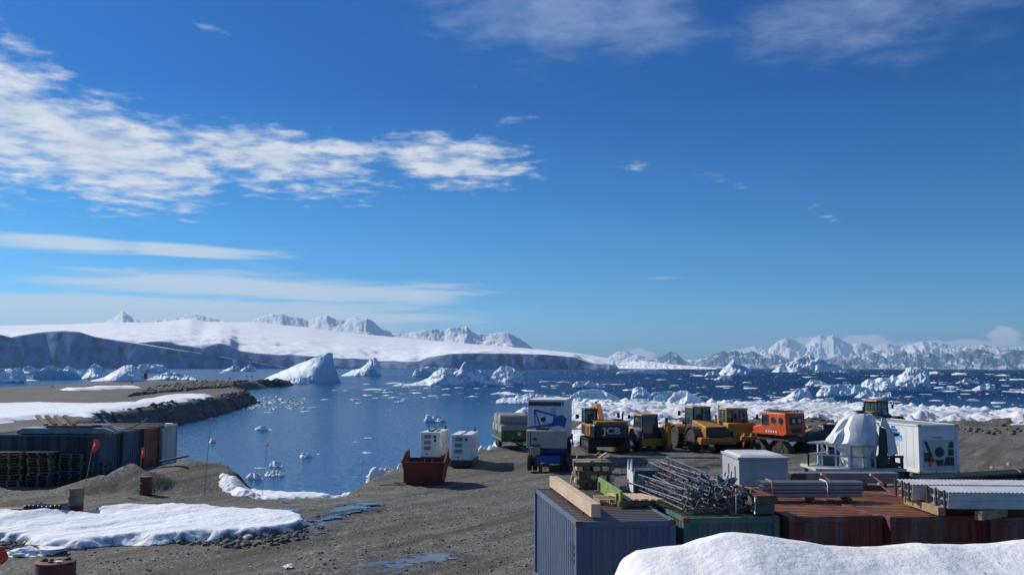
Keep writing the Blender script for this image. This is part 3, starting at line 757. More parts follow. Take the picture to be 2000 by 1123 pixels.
berg('low white floe left of the two lumps at far right', [(1828, 763), (1846, 758), (1862, 755), (1870, 761)], 764, 30, front=0.5, cat='ice floe', name='ice_floe')
berg('low blue veined iceberg near the right edge', [(1898, 761), (1915, 751), (1932, 748), (1944, 758)], 763, 31, front=0.5)
# stranded ice along the near beach
berg('sprawling white stranded iceberg behind the white container', [(1108, 790), (1114, 772), (1128, 766), (1150, 759), (1172, 761), (1196, 771), (1214, 780), (1222, 790)], 794, 32, front=0.45, rough=0.4, nu=130)
berg('upper white slab behind the sprawling stranded iceberg', [(1118, 752), (1126, 745), (1150, 744), (1172, 750), (1182, 755)], 757, 33, front=0.4)
berg('pale blue rounded block standing behind the black and yellow excavator', [(1232, 778), (1235, 760), (1246, 754), (1256, 757), (1266, 765), (1276, 780)], 784, 34, front=(0.5, 0.2), rough=0.22)
berg('long snow-backed iceberg with a dark blue front', [(1198, 799), (1215, 788), (1238, 778), (1262, 779), (1282, 790), (1292, 800)], 801, 35, front=(0.6, 0.3, 0.05), rough=0.14)
berg('flat white ice shelf behind the turquoise block', [(1262, 782), (1275, 766), (1300, 764), (1322, 767), (1330, 780)], 784, 36, front=0.2)
o = berg('bright turquoise ice block at the beach, left of the tall wheel loader', [(1270, 794), (1278, 774), (1290, 769), (1302, 772), (1310, 794)], 797, 37, front=0.3, rough=0.15, material='ice_turquoise')
berg('white crumbling iceberg behind the wheel loader', [(1298, 800), (1304, 778), (1318, 766), (1330, 761), (1344, 764), (1362, 776), (1378, 788), (1388, 800)], 801, 38, front=0.5, rough=0.45, nu=120)
berg('domed white stranded ice between the bulldozer and the orange vehicle', [(1456, 800), (1464, 787), (1478, 780), (1492, 781), (1506, 792), (1512, 800)], 801, 39, front=0.5, rough=0.3)
berg('white ice heap at the beach left of the excavator', [(1150, 802), (1170, 794), (1190, 789), (1206, 780), (1216, 784), (1226, 802)], 803, 40, front=0.5, rough=0.45)
berg('large flat floe left of the white container', [(968, 783), (985, 776), (1000, 778), (1030, 770), (1060, 771), (1100, 776), (1110, 784)], 788, 41, front=0.5, rough=0.3, cat='ice floe', name='ice_floe')
berg('spiky small iceberg on the flat floe by the white container', [(1005, 776), (1012, 768), (1024, 771), (1036, 766), (1050, 769), (1062, 777)], 778, 42, front=0.4)
# lone pieces in the bay
berg('two-humped white floe in the bay above the generators', [(828, 821), (833, 809), (842, 813), (855, 811), (866, 815), (873, 821)], 824, 43, front=0.4, rough=0.4, cat='ice floe', name='ice_floe', material='ice_small')
berg('lone rounded floe left of centre in the bay', [(497, 838), (506, 832), (514, 831), (524, 835), (532, 839)], 840, 44, front=0.5, cat='ice floe', name='ice_floe', material='ice_small')
berg('small white floe floating right of the thin marker pole', [(585, 892), (590, 884), (603, 884), (612, 891)], 893, 45, front=0.5, cat='ice floe', name='ice_floe', material='ice_small')
berg('upright little floe near the stacked containers', [(409, 863), (412, 855), (418, 856), (424, 862)], 864, 46, front=0.5, cat='ice floe', name='ice_floe', material='ice_small')
berg('largest floe of the cluster near the snowy edge', [(516, 926), (524, 920), (534, 918), (546, 920), (556, 926)], 930, 47, front=0.5, rough=0.4, cat='ice floe', name='ice_floe', material='ice_small')
berg('left floe of the cluster near the snowy edge', [(480, 932), (488, 925), (500, 924), (514, 929)], 936, 48, front=0.5, rough=0.4, cat='ice floe', name='ice_floe', material='ice_small')
berg('rear floe of the cluster near the snowy edge', [(526, 908), (534, 900), (544, 902), (554, 909)], 912, 49, front=0.5, rough=0.4, cat='ice floe', name='ice_floe', material='ice_small')


def chunk_mesh(seed, sub=2, flat=0.4):
    bm = bmesh.new(); bmesh.ops.create_icosphere(bm, subdivisions=sub, radius=1.0)
    rnd = random.Random(seed); off = Vector((rnd.uniform(0, 50), rnd.uniform(0, 50), rnd.uniform(0, 50)))
    for v in bm.verts:
        n = noise_fn(v.co * 1.1 + off) * 0.55 + noise_fn(v.co * 2.7 + off) * 0.3
        v.co *= 1 + n
        v.co.z *= flat if v.co.z > 0 else flat * 0.5
        if seed % 2: v.co.z = min(v.co.z, flat * 0.45 + 0.04 * n)
    me = bpy.data.meshes.new('floe'); bm.to_mesh(me); bm.free(); me.materials.append(M['ice_small']); return me


from mathutils import noise as _mn
def noise_fn(p): return _mn.noise(p)


floe_meshes = [chunk_mesh(k, 3 if k < 4 else 2, 0.30 + 0.08 * (k % 4)) for k in range(10)]
rnd = random.Random(11)
placed = 0
ZONES = [  # px range, py range, count, pixel half-width range
    (1120, 2050, 728, 796, 120, 3, 15), (1560, 2050, 745, 812, 50, 4, 16), (700, 1110, 745, 782, 52, 4, 17), (620, 820, 762, 790, 14, 4, 14), (520, 800, 780, 815, 4, 4, 9),
    (340, 720, 850, 935, 10, 3, 8), (470, 570, 776, 792, 14, 3, 8), (0, 440, 724, 745, 12, 4, 14), (1450, 1700, 770, 796, 14, 5, 14)]
for (x0, x1, y0, y1, n, s0, s1), where in zip(ZONES, ['on the open water at right', 'on the water off the beach at right', 'in the middle of the bay', 'below the twin-horned iceberg', 'off the snowy runway bank', 'in the calm bay near the yard', 'off the tip of the snow slope', 'beyond the runway', 'off the beach behind the orange vehicle']):
    k = 0
    while k < n:
        px, py = rnd.uniform(x0, x1), y0 + (y1 - y0) * rnd.random() ** 1.0
        p = gp(px, py, WATER_Z)
        if float(sdf(np.array([p.x]), np.array([p.y]), SHORE)[0]) > -2.0 or p.x < -420: 
            k += 0.2; continue
        s = (s0 + (s1 - s0) * rnd.random() ** 2.2) * p.y / FPX
        o = bpy.data.objects.new('ice_floe', floe_meshes[rnd.randrange(10)]); COL.objects.link(o)
        o.location = (p.x, p.y, WATER_Z - 0.04 * s); o.rotation_euler = (0, 0, rnd.uniform(0, 6.28))
        sy = rnd.uniform(0.55, 1.6) if p.y < 260 else rnd.uniform(1.0, 2.2)
        o.scale = (s, s * sy, s * rnd.uniform(0.5, 1.0))
        near = 'large' if s * FPX / p.y > (s0 + s1) * 0.42 else 'small'
        tag(o, f'{near} white piece of drift ice {where}', 'ice floe', f'{near} floes {where}')
        k += 1; placed += 1

# the smallest pieces and the brash thrown up along the beach: nobody could count them
def lumps(name, pts, material, sub=1, seed=0, flat=0.6):
    """many small lumps in one mesh; pts = (x, y, z, radius)"""
    bm = bmesh.new(); bmesh.ops.create_icosphere(bm, subdivisions=sub, radius=1.0); bm.verts.ensure_lookup_table()
    base = np.array([v.co[:] for v in bm.verts]); fc = np.array([[v.index for v in f.verts] for f in bm.faces]); bm.free()
    rs = np.random.RandomState(seed); n = len(pts); P_ = np.array(pts)
    ang = rs.uniform(0, 6.28, n); sc = np.stack([rs.uniform(0.7, 1.5, n), rs.uniform(0.7, 1.3, n), flat * rs.uniform(0.6, 1.3, n)], -1)
    V = base[None] * (1 + rs.uniform(-0.28, 0.28, (n, len(base), 1)))
    V = V * sc[:, None, :] * P_[:, None, 3:4]
    c, s = np.cos(ang)[:, None], np.sin(ang)[:, None]
    V = np.stack([V[..., 0] * c - V[..., 1] * s, V[..., 0] * s + V[..., 1] * c, V[..., 2]], -1) + P_[:, None, :3]
    F = fc[None] + (np.arange(n) * len(base))[:, None, None]
    co = V.reshape(-1, 3); q = F.reshape(-1, 3)
    me = bpy.data.meshes.new(name); me.vertices.add(len(co)); me.vertices.foreach_set('co', co.astype(np.float32).ravel())
    me.loops.add(q.size); me.loops.foreach_set('vertex_index', q.astype(np.int32).ravel())
    me.polygons.add(len(q)); me.polygons.foreach_set('loop_start', np.arange(0, q.size, 3, dtype=np.int32)); me.polygons.foreach_set('loop_total', np.full(len(q), 3, dtype=np.int32))
    me.update(calc_edges=True); me.materials.append(material)
    o = link(bpy.data.objects.new(name, me)); return tag(o, kind='stuff')


rs = np.random.RandomState(3)
pts = []
for i in range(2600):
    px = rs.uniform(600, 2050); py = 722 + 75 * rs.rand() ** 1.3
    if px < 1100 and rs.rand() < 0.55: continue
    p = gp(px, py, WATER_Z)
    if i % 6 == 0 or vn(np.array([p.x / 30]), np.array([p.y / 50]), 5)[0] > 0.42:
        pts.append((p.x, p.y, WATER_Z, rs.uniform(0.5, 1.6) * p.y / FPX * 1.1))
for i in range(260):
    p = gp(rs.uniform(440, 600), rs.uniform(774, 800), WATER_Z); pts.append((p.x, p.y, WATER_Z, rs.uniform(0.15, 0.55)))
sh = np.array(SHORE)
d_all = sdf(np.array([q[0] for q in pts]), np.array([q[1] for q in pts]), SHORE)
lumps('drift_ice', [q for q, dd_ in zip(pts, d_all) if dd_ < -1.5], M['ice_small'], 1, 4, 0.35)
pts = []
while len(pts) < 4200:
    X_ = rs.uniform(0, 110, 400); Y_ = rs.uniform(140, 235, 400); d_ = sdf(X_, Y_, SHORE) + (fbm(X_ / 8, Y_ / 8, 9, 3) - 0.5) * 14
    ok = (d_ > -9) & (d_ < 5)
    Zg = np.maximum(ground_h(X_, Y_), WATER_Z)
    for x, y, z, d0 in zip(X_[ok], Y_[ok], Zg[ok], d_[ok]): pts.append((x, y, z + 0.25 + 0.7 * rs.rand() * math.exp(-(d0 + 2) ** 2 / 25), 0.22 + 0.9 * rs.rand() ** 2.5))
lumps('brash_ice', pts, M['ice_small'], 1, 5, 0.8)
# stones: beach boulders, rock armour of the runway, rubble in the yard
M['rock'] = mat('rock', (0.075, 0.072, 0.066), (0.16, 0.155, 0.145), 2.0, 0.9, bump=0.02)
pts = []
X_ = rs.uniform(-5, 140, 4200); Y_ = rs.uniform(88, 150, 4200)
kk = fbm(X_ / 10, Y_ / 8, 81, 5, 0.6); dd_ = sdf(X_, Y_, SHORE)
for x, y, z in zip(X_[(kk > 0.52) & (dd_ > 3)], Y_[(kk > 0.52) & (dd_ > 3)], ground_h(X_, Y_)[(kk > 0.52) & (dd_ > 3)]): pts.append((x, y, z + 0.1 * rs.rand(), 0.08 + 0.36 * rs.rand() ** 3))
ar = [g2(250, 775), g2(300, 757), g2(380, 748), g2(500, 744.5), g2(545, 744), g2(560, 752, -3), g2(500, 757, -3), g2(455, 763, -3), g2(455, 775, -3), g2(380, 769, -1), g2(300, 777, -1)]
x0, x1 = min(p[0] for p in ar), max(p[0] for p in ar); y0, y1 = min(p[1] for p in ar), max(p[1] for p in ar)
X_ = rs.uniform(x0, x1, 14000); Y_ = rs.uniform(y0, y1, 14000); ok = sdf(X_, Y_, ar) > 0
for x, y, z in zip(X_[ok], Y_[ok], ground_h(X_[ok], Y_[ok])): pts.append((x, y, z + 0.2 * rs.rand(), 0.3 + 0.75 * rs.rand() ** 2))
X_ = rs.uniform(-95, -35, 24000); Y_ = rs.uniform(110, 340, 24000); d_ = sdf(X_, Y_, SHORE); ok = (d_ > -4) & (d_ < 1.6) & (fbm(X_ / 6, Y_ / 6, 88, 3) > 0.42)
for x, y, z in zip(X_[ok], Y_[ok], ground_h(X_[ok], Y_[ok])): pts.append((x, y, z, 0.12 + 0.5 * rs.rand() ** 3))
lumps('boulders', pts, M['rock'], 1, 6, 0.8)
pts = []
X_ = np.concatenate([rs.uniform(-26, 8, 9000), rs.uniform(-32, 30, 4000)]); Y_ = np.concatenate([26 + 16 * rs.rand(9000) ** 1.3, rs.uniform(36, 75, 4000)])
ok = sdf(X_, Y_, SHORE) > 0.3
ok &= fbm(X_ / 3, Y_ / 3, 55, 4) > 0.40
for x, y, z in zip(X_[ok], Y_[ok], ground_h(X_[ok], Y_[ok])): pts.append((x, y, z, 0.014 + 0.05 * rs.rand() ** 4))
lumps('loose_stones', pts, mat('stone', (0.10, 0.098, 0.09), (0.24, 0.235, 0.225), 1.5, 0.9), 1, 7, 0.7)
# grey rubble and dirty ice along the foot of the near snow bank
pts = []
for i in range(900):
    px = rs.uniform(-20, 600); t_ = (px + 20) / 620.0; py = 1062 + 8 * math.sin(px / 60.0) - 18 * max(0, t_ - 0.75) * 4 * 0.5 + rs.uniform(-14, 8); p = gp(px, py)
    pts.append((p.x, p.y, gz(p.x, p.y) + 0.02, 0.03 + 0.12 * rs.rand() ** 3))
lumps('rubble', pts, M['rock'], 1, 8, 0.7)
def stone(px, py, r, label, material, cat='rock', name='rock', seed=0, flat=0.7):
    me = chunk_mesh(seed + 200, 3, flat); me.materials.clear(); me.materials.append(material)
    me.name = name
    p = gp(px, py); o = bpy.data.objects.new(name, me); COL.objects.link(o); o.location = (p.x, p.y, gz(p.x, p.y) + r * flat * 0.25); o.scale = (r, r, r)
    o.rotation_euler = (0, 0, seed); return tag(o, label, cat)
stone(98, 1083, 0.42, 'dirty white ice lump in front of the near snow bank, nearest the lower left corner', M['snow_dirty'], 'ice lump', 'ice_lump', 1)
stone(45, 1084, 0.5, 'long dirty ice lump left of the round one at the lower left', M['snow_dirty'], 'ice lump', 'ice_lump', 2, 0.35)
stone(80, 1066, 0.34, 'grey ice lump at the foot of the snow bank', M['snow_dirty'], 'ice lump', 'ice_lump', 3, 0.5)
stone(484, 1056, 0.16, 'pale stone in front of the snow bank end', M['snow_dirty'], 'ice lump', 'ice_lump', 4)
stone(530, 1034, 0.5, 'sandy brown ice chunk stuck in the dark edge of the snow bank', mat('sandy_ice', (0.42, 0.36, 0.27), (0.26, 0.22, 0.17), 3, 0.8), 'ice lump', 'ice_lump', 5, 0.3)
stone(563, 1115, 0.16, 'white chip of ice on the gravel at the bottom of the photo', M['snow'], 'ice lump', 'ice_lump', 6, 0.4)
stone(619, 1012, 0.10, 'dark stone between the snow bank and the thin puddles', M['rock'], 'rock', 'rock', 7)
stone(626, 1036, 0.12, 'dark stone below the thin puddles', M['rock'], 'rock', 'rock', 8)
p_ = stone(628, 953, 1.55, 'large grey-stained snow hummock at the water edge', M['snow_dirty'], 'snow hummock', 'snow_hummock', 9, 0.55)
stone(577, 945, 0.45, 'small white ice lump left of the snow hummock', M['ice_small'], 'ice lump', 'ice_lump', 10, 0.6)
stone(744, 916, 0.75, 'small white snow lump at the water edge left of the skip', M['snow_dirty'], 'snow hummock', 'snow_hummock', 11, 0.5)

pts = []
for i in range(1500):
    a_, b_ = rs.randint(0, BANK[0].shape[0]), rs.randint(0, BANK[0].shape[1])
    x, y, z = BANK[0][a_, b_], BANK[1][a_, b_], BANK[2][a_, b_]
    if z > 2 and fbm(np.array([x / 1.2]), np.array([y / 1.2]), 91, 3)[0] > 0.5: pts.append((x, y, z, 0.003 + 0.010 * rs.rand() ** 4))
lumps('snow_grit', pts, M['rock'], 1, 9, 0.7)
# puddles of meltwater
pm = bpy.data.materials.new('puddle_water'); pm.use_nodes = True
pb = pm.node_tree.nodes['Principled BSDF']; pb.inputs['Base Color'].default_value = (0.12, 0.125, 0.12, 1); pb.inputs['Roughness'].default_value = 0.04; pb.inputs['IOR'].default_value = 1.33
wetm = mat('damp_gravel', (0.040, 0.038, 0.033), (0.062, 0.058, 0.05), 6, 0.55, bump=0.02)
def puddle(pts, lift, seed):
    poly = [g2(a, b) for a, b in pts]; xs = [p[0] for p in poly]; ys = [p[1] for p in poly]; r = 0.045
    X, Y = np.meshgrid(np.arange(min(xs) - 2.5, max(xs) + 2.5, r), np.arange(min(ys) - 2.5, max(ys) + 2.5, r))
    d = sdf(X, Y, poly) + (fbm(X / 0.9, Y / 0.5, seed, 6, 0.72) - 0.5) * 2.4 - 0.1
    struct(grid_obj('damp_ground', X, Y, ground_h(X, Y) + 0.003, wetm, mask=d > -0.55))
    lv = ground_h(X, Y)[d > 0]; o = grid_obj('puddle', X, Y, X * 0 + float(np.percentile(lv, 72)) + lift, pm, mask=d > 0)
    struct(o)
puddle([(715, 1110), (760, 1098), (840, 1084), (880, 1086), (850, 1100), (780, 1112), (730, 1130)], -0.005, 1)
puddle([(640, 1000), (700, 988), (740, 986), (700, 1002), (650, 1010)], 0.004, 2)
puddle([(612, 1028), (635, 1012), (655, 1008), (640, 1028), (620, 1052)], 0.004, 3)
puddle([(510, 1000), (560, 994), (580, 1000), (560, 1005), (515, 1006)], 0.004, 4)

# ------------------------------------------------------------------ shared materials of the things
M['steel_dark'] = mat('dark_steel', (0.03, 0.03, 0.032), (0.06, 0.055, 0.05), 3, 0.55, bump=0.003)
M['rubber'] = mat('rubber', (0.022, 0.022, 0.022), (0.055, 0.052, 0.046), 4, 0.85, bump=0.004)
M['yellow'] = mat('yellow_paint', (0.46, 0.195, 0.014), (0.30, 0.13, 0.018), 2.2, 0.5, rust=(0.09, 0.06, 0.035), rust_amt=0.42, rvar=0.1)
M['orange'] = mat('orange_boom_paint', (0.55, 0.19, 0.02), (0.42, 0.14, 0.02), 2, 0.5, rust=(0.10, 0.06, 0.03), rust_amt=0.3)
M['ochre'] = mat('faded_yellow_paint', (0.46, 0.25, 0.03), (0.36, 0.19, 0.03), 2, 0.55, rust=(0.12, 0.08, 0.04), rust_amt=0.35)
M['red_orange'] = mat('vehicle_orange_paint', (0.66, 0.10, 0.018), (0.48, 0.075, 0.02), 1.8, 0.45, rust=(0.14, 0.06, 0.035), rust_amt=0.35, rvar=0.1)
M['blue'] = mat('blue_paint', (0.015, 0.09, 0.36), (0.02, 0.07, 0.25), 2, 0.45, rust=(0.07, 0.05, 0.04), rust_amt=0.15)
M['green'] = mat('green_paint', (0.02, 0.10, 0.035), (0.02, 0.07, 0.03), 2, 0.5, rust=(0.06, 0.05, 0.03), rust_amt=0.2)
M['white'] = mat('white_paint', (0.72, 0.73, 0.72), (0.62, 0.63, 0.62), 1.1, 0.5, rust=(0.38, 0.34, 0.27), rust_amt=0.35, rvar=0.1)
M['offwhite'] = mat('offwhite_paint', (0.55, 0.54, 0.50), (0.44, 0.43, 0.39), 1.5, 0.5, rust=(0.20, 0.14, 0.09), rust_amt=0.25)
M['grey'] = mat('grey_paint', (0.42, 0.43, 0.45), (0.34, 0.35, 0.37), 1.0, 0.55, rvar=0.1)
M['galv'] = mat('galvanised_steel', (0.15, 0.165, 0.19), (0.09, 0.10, 0.12), 5, 0.5, 0.4, rust=(0.16, 0.11, 0.08), rust_amt=0.1)
M['galv_light'] = mat('bright_galvanised', (0.46, 0.48, 0.50), (0.36, 0.38, 0.40), 3, 0.45, 0.3)
M['wood'] = mat('weathered_wood', (0.34, 0.25, 0.15), (0.22, 0.16, 0.10), 6, 0.8, bump=0.004)
M['wood_pale'] = mat('pale_wood', (0.62, 0.47, 0.32), (0.52, 0.38, 0.25), 2.2, 0.7, bump=0.003, rust=(0.40, 0.28, 0.18), rust_amt=0.2)
M['wood_dark'] = mat('dark_wood', (0.10, 0.075, 0.05), (0.17, 0.13, 0.09), 5, 0.85, bump=0.004)
M['black'] = mat('black_plastic', (0.02, 0.02, 0.022), (0.03, 0.03, 0.032), 3, 0.4)
M['rust'] = mat('rusty_steel', (0.16, 0.045, 0.025), (0.09, 0.03, 0.02), 3, 0.75, bump=0.004, rust=(0.26, 0.11, 0.05), rust_amt=0.35)
M['skipred'] = mat('dull_red_paint', (0.20, 0.022, 0.016), (0.13, 0.018, 0.014), 1.5, 0.6, rust=(0.13, 0.06, 0.035), rust_amt=0.35, bump=0.003)
M['flag'] = mat('orange_flag_cloth', (0.90, 0.09, 0.04), (0.80, 0.07, 0.03), 6, 0.7)
M['chrome'] = mat('chrome', (0.6, 0.6, 0.6), None, 1, 0.15, 1.0)
M['lettering'] = mat('white_lettering', (0.55, 0.58, 0.62), None, 1, 0.6)
M['faint'] = mat('faint_lettering', (0.22, 0.30, 0.32), (0.12, 0.17, 0.18), 9, 0.6)
M['copper'] = mat('copper_coloured_strap', (0.62, 0.30, 0.18), (0.75, 0.45, 0.32), 8, 0.35, 0.3)
M['pipe'] = mat('grey_plastic_pipe', (0.21, 0.235, 0.26), (0.15, 0.17, 0.19), 2, 0.35)
M['dark_green'] = mat('dark_green_profile', (0.018, 0.030, 0.028), (0.035, 0.045, 0.04), 3, 0.4)
M['tarp'] = mat('white_tarpaulin', (0.72, 0.73, 0.75), (0.58, 0.59, 0.62), 1.4, 0.55, bump=0.02, bscale=2.5)
gm = bpy.data.materials.new('window_glass'); gm.use_nodes = True; gb = gm.node_tree.nodes['Principled BSDF']
gb.inputs['Base Color'].default_value = (0.26, 0.36, 0.38, 1); gb.inputs['Roughness'].default_value = 0.03; gb.inputs['Transmission Weight'].default_value = 0.85; gb.inputs['IOR'].default_value = 1.15
M['glass'] = gm
gm2 = bpy.data.materials.new('dark_window_glass'); gm2.use_nodes = True; gb = gm2.node_tree.nodes['Principled BSDF']
gb.inputs['Base Color'].default_value = (0.03, 0.05, 0.06, 1); gb.inputs['Roughness'].default_value = 0.05
M['dark_glass'] = gm2


ORD = ['first', 'second', 'third', 'fourth', 'fifth', 'sixth']


def text_obj(body, size, material, parent, loc, rot, name='lettering', depth=0.006, align='CENTER', sx=1.0, space=1.0, bold=0.0):
    cu = bpy.data.curves.new('text', 'FONT'); cu.body = body; cu.size = size; cu.extrude = depth; cu.align_x = align; cu.align_y = 'CENTER'; cu.space_character = space; cu.offset = bold
    cu.resolution_u = 3
    tmp = bpy.data.objects.new('tmp_text', cu); COL.objects.link(tmp)
    bpy.context.view_layer.update()
    me = bpy.data.meshes.new_from_object(tmp.evaluated_get(bpy.context.evaluated_depsgraph_get()))
    bpy.data.objects.remove(tmp); me.materials.clear(); me.materials.append(material)
    o = bpy.data.objects.new(name, me); link(o, parent); o.location = loc; o.rotation_euler = rot; o.scale = (sx, 1, 1); return o

# ------------------------------------------------------------------ shipping containers
def corrugated(mb, s0, s1, n_fix, z0, z1, axis, sgn, pitch=0.28, d=0.036):
    """folded sheet: runs along axis 'x' or 'y' at the fixed other coordinate, or the roof ('r', running along y, ribs across x)"""
    k = max(2, int(round((s1 - s0) / pitch))); p = (s1 - s0) / k
    pr = []
    for i in range(k):
        a = s0 + i * p
        pr += [(a, 0), (a + p * 0.28, 0), (a + p * 0.5, 1), (a + p * 0.78, 1)]
    pr.append((s1, 0))
    vs = []
    for s, o in pr:
        off = n_fix - sgn * o * d
        if axis == 'x': vs += [(s, off, z0), (s, off, z1)]
        elif axis == 'y': vs += [(off, s, z0), (off, s, z1)]
        else: vs += [(z0, s, off), (z1, s, off)]
    fs = [(2 * i, 2 * i + 2, 2 * i + 3, 2 * i + 1) for i in range(len(pr) - 1)]
    return mb.add(vs, fs)


def container(label, loc, rz, mats, L=6.06, W=2.44, H=2.59, group=None, roof=None, pitch=0.28, end='plain', wall_mat=None, cat='shipping container'):
    body, rust = mats; roof = roof or body
    t = empty('shipping_container', loc, rz, label, cat, group)
    for y in (0.03, L - 0.03):
        m = MB(); corrugated(m, 0.14, W - 0.14, y + (0.02 if y < 1 else -0.02), 0.16, H - 0.16, 'x', -1 if y < 1 else 1, pitch, 0.04 if y < 1 else 0.03); m.build('end_wall', wall_mat or body, t)
    for x in (0.03, W - 0.03):
        m = MB(); corrugated(m, 0.14, L - 0.14, x + (0.02 if x < 1 else -0.02), 0.16, H - 0.12, 'y', -1 if x < 1 else 1, pitch, 0.04); m.build('side_wall', wall_mat or body, t)
    m = MB(); corrugated(m, 0.12, L - 0.12, H - 0.03, 0.05, W - 0.05, 'r', 1, 0.25, 0.05); m.build('roof', roof, t)
    for x in (0.075, W - 0.075):
        for y in (0.075, L - 0.075):
            m = MB(); m.bx(x - 0.072, x + 0.072, y - 0.072, y + 0.072, 0.12, H - 0.12); m.build('corner_post', body, t)
            for z in (0.06, H - 0.06):
                m = MB(); m.box((x, y, z), (0.162, 0.162, 0.118)); m.build('corner_casting', rust, t, bevel=0.01)
    for y in (0.05, L - 0.05):
        m = MB(); m.bx(0.16, W - 0.16, y - 0.045, y + 0.045, H - 0.15, H - 0.012); m.build('top_rail', body, t)
        m = MB(); m.bx(0.16, W - 0.16, y - 0.045, y + 0.045, 0.02, 0.16); m.build('bottom_rail', body, t)
    for x in (0.05, W - 0.05):
        m = MB(); m.bx(x - 0.035, x + 0.035, 0.16, L - 0.16, H - 0.11, H - 0.008); m.build('top_rail', body, t)
        m = MB(); m.bx(x - 0.035, x + 0.035, 0.16, L - 0.16, 0.02, 0.16); m.build('bottom_rail', body, t)
    return t


def cmat(name, a, b, amt, rust=(0.13, 0.05, 0.03)):
    m = mat(name, a, b, 0.7, 0.6, rust=rust, rust_amt=amt, rvar=0.1, bump=0.002)
    t = NT(m.node_tree); bs = m.node_tree.nodes['Principled BSDF']; src = bs.inputs['Base Color'].links[0].from_socket
    mp = t.new('ShaderNodeMapping'); t.put(mp.inputs[0], t.new('ShaderNodeTexCoord').outputs['Object']); mp.inputs['Scale'].default_value = (7, 7, 0.55)
    n = t.noise(mp.outputs[0], 1.0, 5, 0.65)                    # rust and dirt running down the ribs
    c = t.mix(t.ramp(n, 0.56, 0.72, 0, 0.75), src, rust)
    g = t.noise(mp.outputs[0], 0.35, 4, 0.6); c = t.mix(t.ramp(g, 0.45, 0.7, 0, 0.45), c, (0.17, 0.17, 0.165))
    t.put(bs.inputs['Base Color'], c); return m


CR = cmat('rusty_casting', (0.16, 0.07, 0.045), (0.10, 0.045, 0.03), 0.5)
C_BLUE = cmat('container_blue', (0.085, 0.135, 0.235), (0.11, 0.15, 0.235), 0.32, (0.12, 0.085, 0.075))
C_BLUE_ROOF = cmat('container_blue_roof', (0.17, 0.145, 0.135), (0.13, 0.125, 0.13), 0.6, (0.24, 0.11, 0.05))
C_GREEN = cmat('container_green', (0.05, 0.13, 0.12), (0.06, 0.17, 0.13), 0.38)
C_GREEN_ROOF = cmat('container_green_roof', (0.10, 0.13, 0.06), (0.13, 0.15, 0.07), 0.5, (0.14, 0.08, 0.03))
C_RED = cmat('container_red', (0.15, 0.028, 0.020), (0.10, 0.022, 0.018), 0.3)
C_RED_ROOF = cmat('container_red_roof', (0.32, 0.095, 0.06), (0.40, 0.17, 0.06), 0.6, (0.46, 0.21, 0.05))
RZ = R(8)
p = gp(1127, 1018, 2.59)
row = [('blue shipping container nearest the viewer, its left long side in the sun', (1125, 1018), (C_BLUE, CR), C_BLUE_ROOF),
       ('green shipping container with faint white lettering, carrying the lattice masts', (1335, 1011), (C_GREEN, CR), C_GREEN_ROOF),
       ('dark red shipping container right of the green one, a wire hanging on its end', (1541, 1009), (C_RED, CR), C_RED_ROOF),
       ('dark red shipping container under the left end of the bright steel sheets', (1738, 1009), (C_RED, CR), C_RED_ROOF),
       ('dark red shipping container at the right edge of the photo', (1934, 1010), (C_RED, CR), C_RED_ROOF)]
CONT = []
for lab, (a, b), ms, rf in row:
    q = gp(a, b, 2.59)
    CONT.append(container(lab, (q.x, q.y, 0), RZ, ms, group='containers in the near row', roof=rf))
text_obj('C C L I', 0.16, M['faint'], CONT[1], (0.72, 0.028, 2.22), (R(90), 0, 0), depth=0.002)
text_obj('2 2 - 1 2 7', 0.16, M['faint'], CONT[1], (1.52, 0.028, 2.22), (R(90), 0, 0), depth=0.002)
text_obj('0', 0.16, M['faint'], CONT[1], (2.17, 0.028, 2.22), (R(90), 0, 0), depth=0.002)


def frame(c, px, py, z):
    """world point on a level, for laying things down"""
    return gp(px, py, z)


ROOF = 2.60
# long pale timber box beam on the blue container
def along(name, label, cat, a, b, group=None):
    """an Empty at a, turned so that +Y runs towards b"""
    d = Vector(b) - Vector(a); return empty(name, a, math.atan2(-d.x, d.y), label, cat, group), d.length

m = MB()
for k_, w_ in enumerate((0.30, 0.22, 0.26)): m.bx(-0.012, -0.009, 0.42, 0.42 + w_, 1.9 - k_ * 0.16, 1.99 - k_ * 0.16)
m.build('marking_panel', mat('dark_marking', (0.03, 0.04, 0.07), None, 1, 0.6), CONT[0])
a = gp(1164, 1014, ROOF); b = gp(1081, 953, ROOF)
t, L_ = along('timber_beam', 'long pale box-section timber beam lying on the blue container roof', 'timber beam', a, b)
m = MB(); m.bx(-0.115, 0.115, 0, L_, 0.05, 0.36); m.build('beam', M['wood_pale'], t, bevel=0.006)
for y in (0.9, L_ * 0.5, L_ - 0.25):
    m = MB(); m.bx(-0.16, 0.16, y - 0.04, y + 0.04, 0, 0.048); m.build('bearer', M['wood_dark'], t)
for y in (1.3, 3.1):
    m = MB(); m.cyl((0.03, y, 0.358), (0.03, y, 0.366), 0.012, n=8); m.build('screw_head', M['steel_dark'], t)
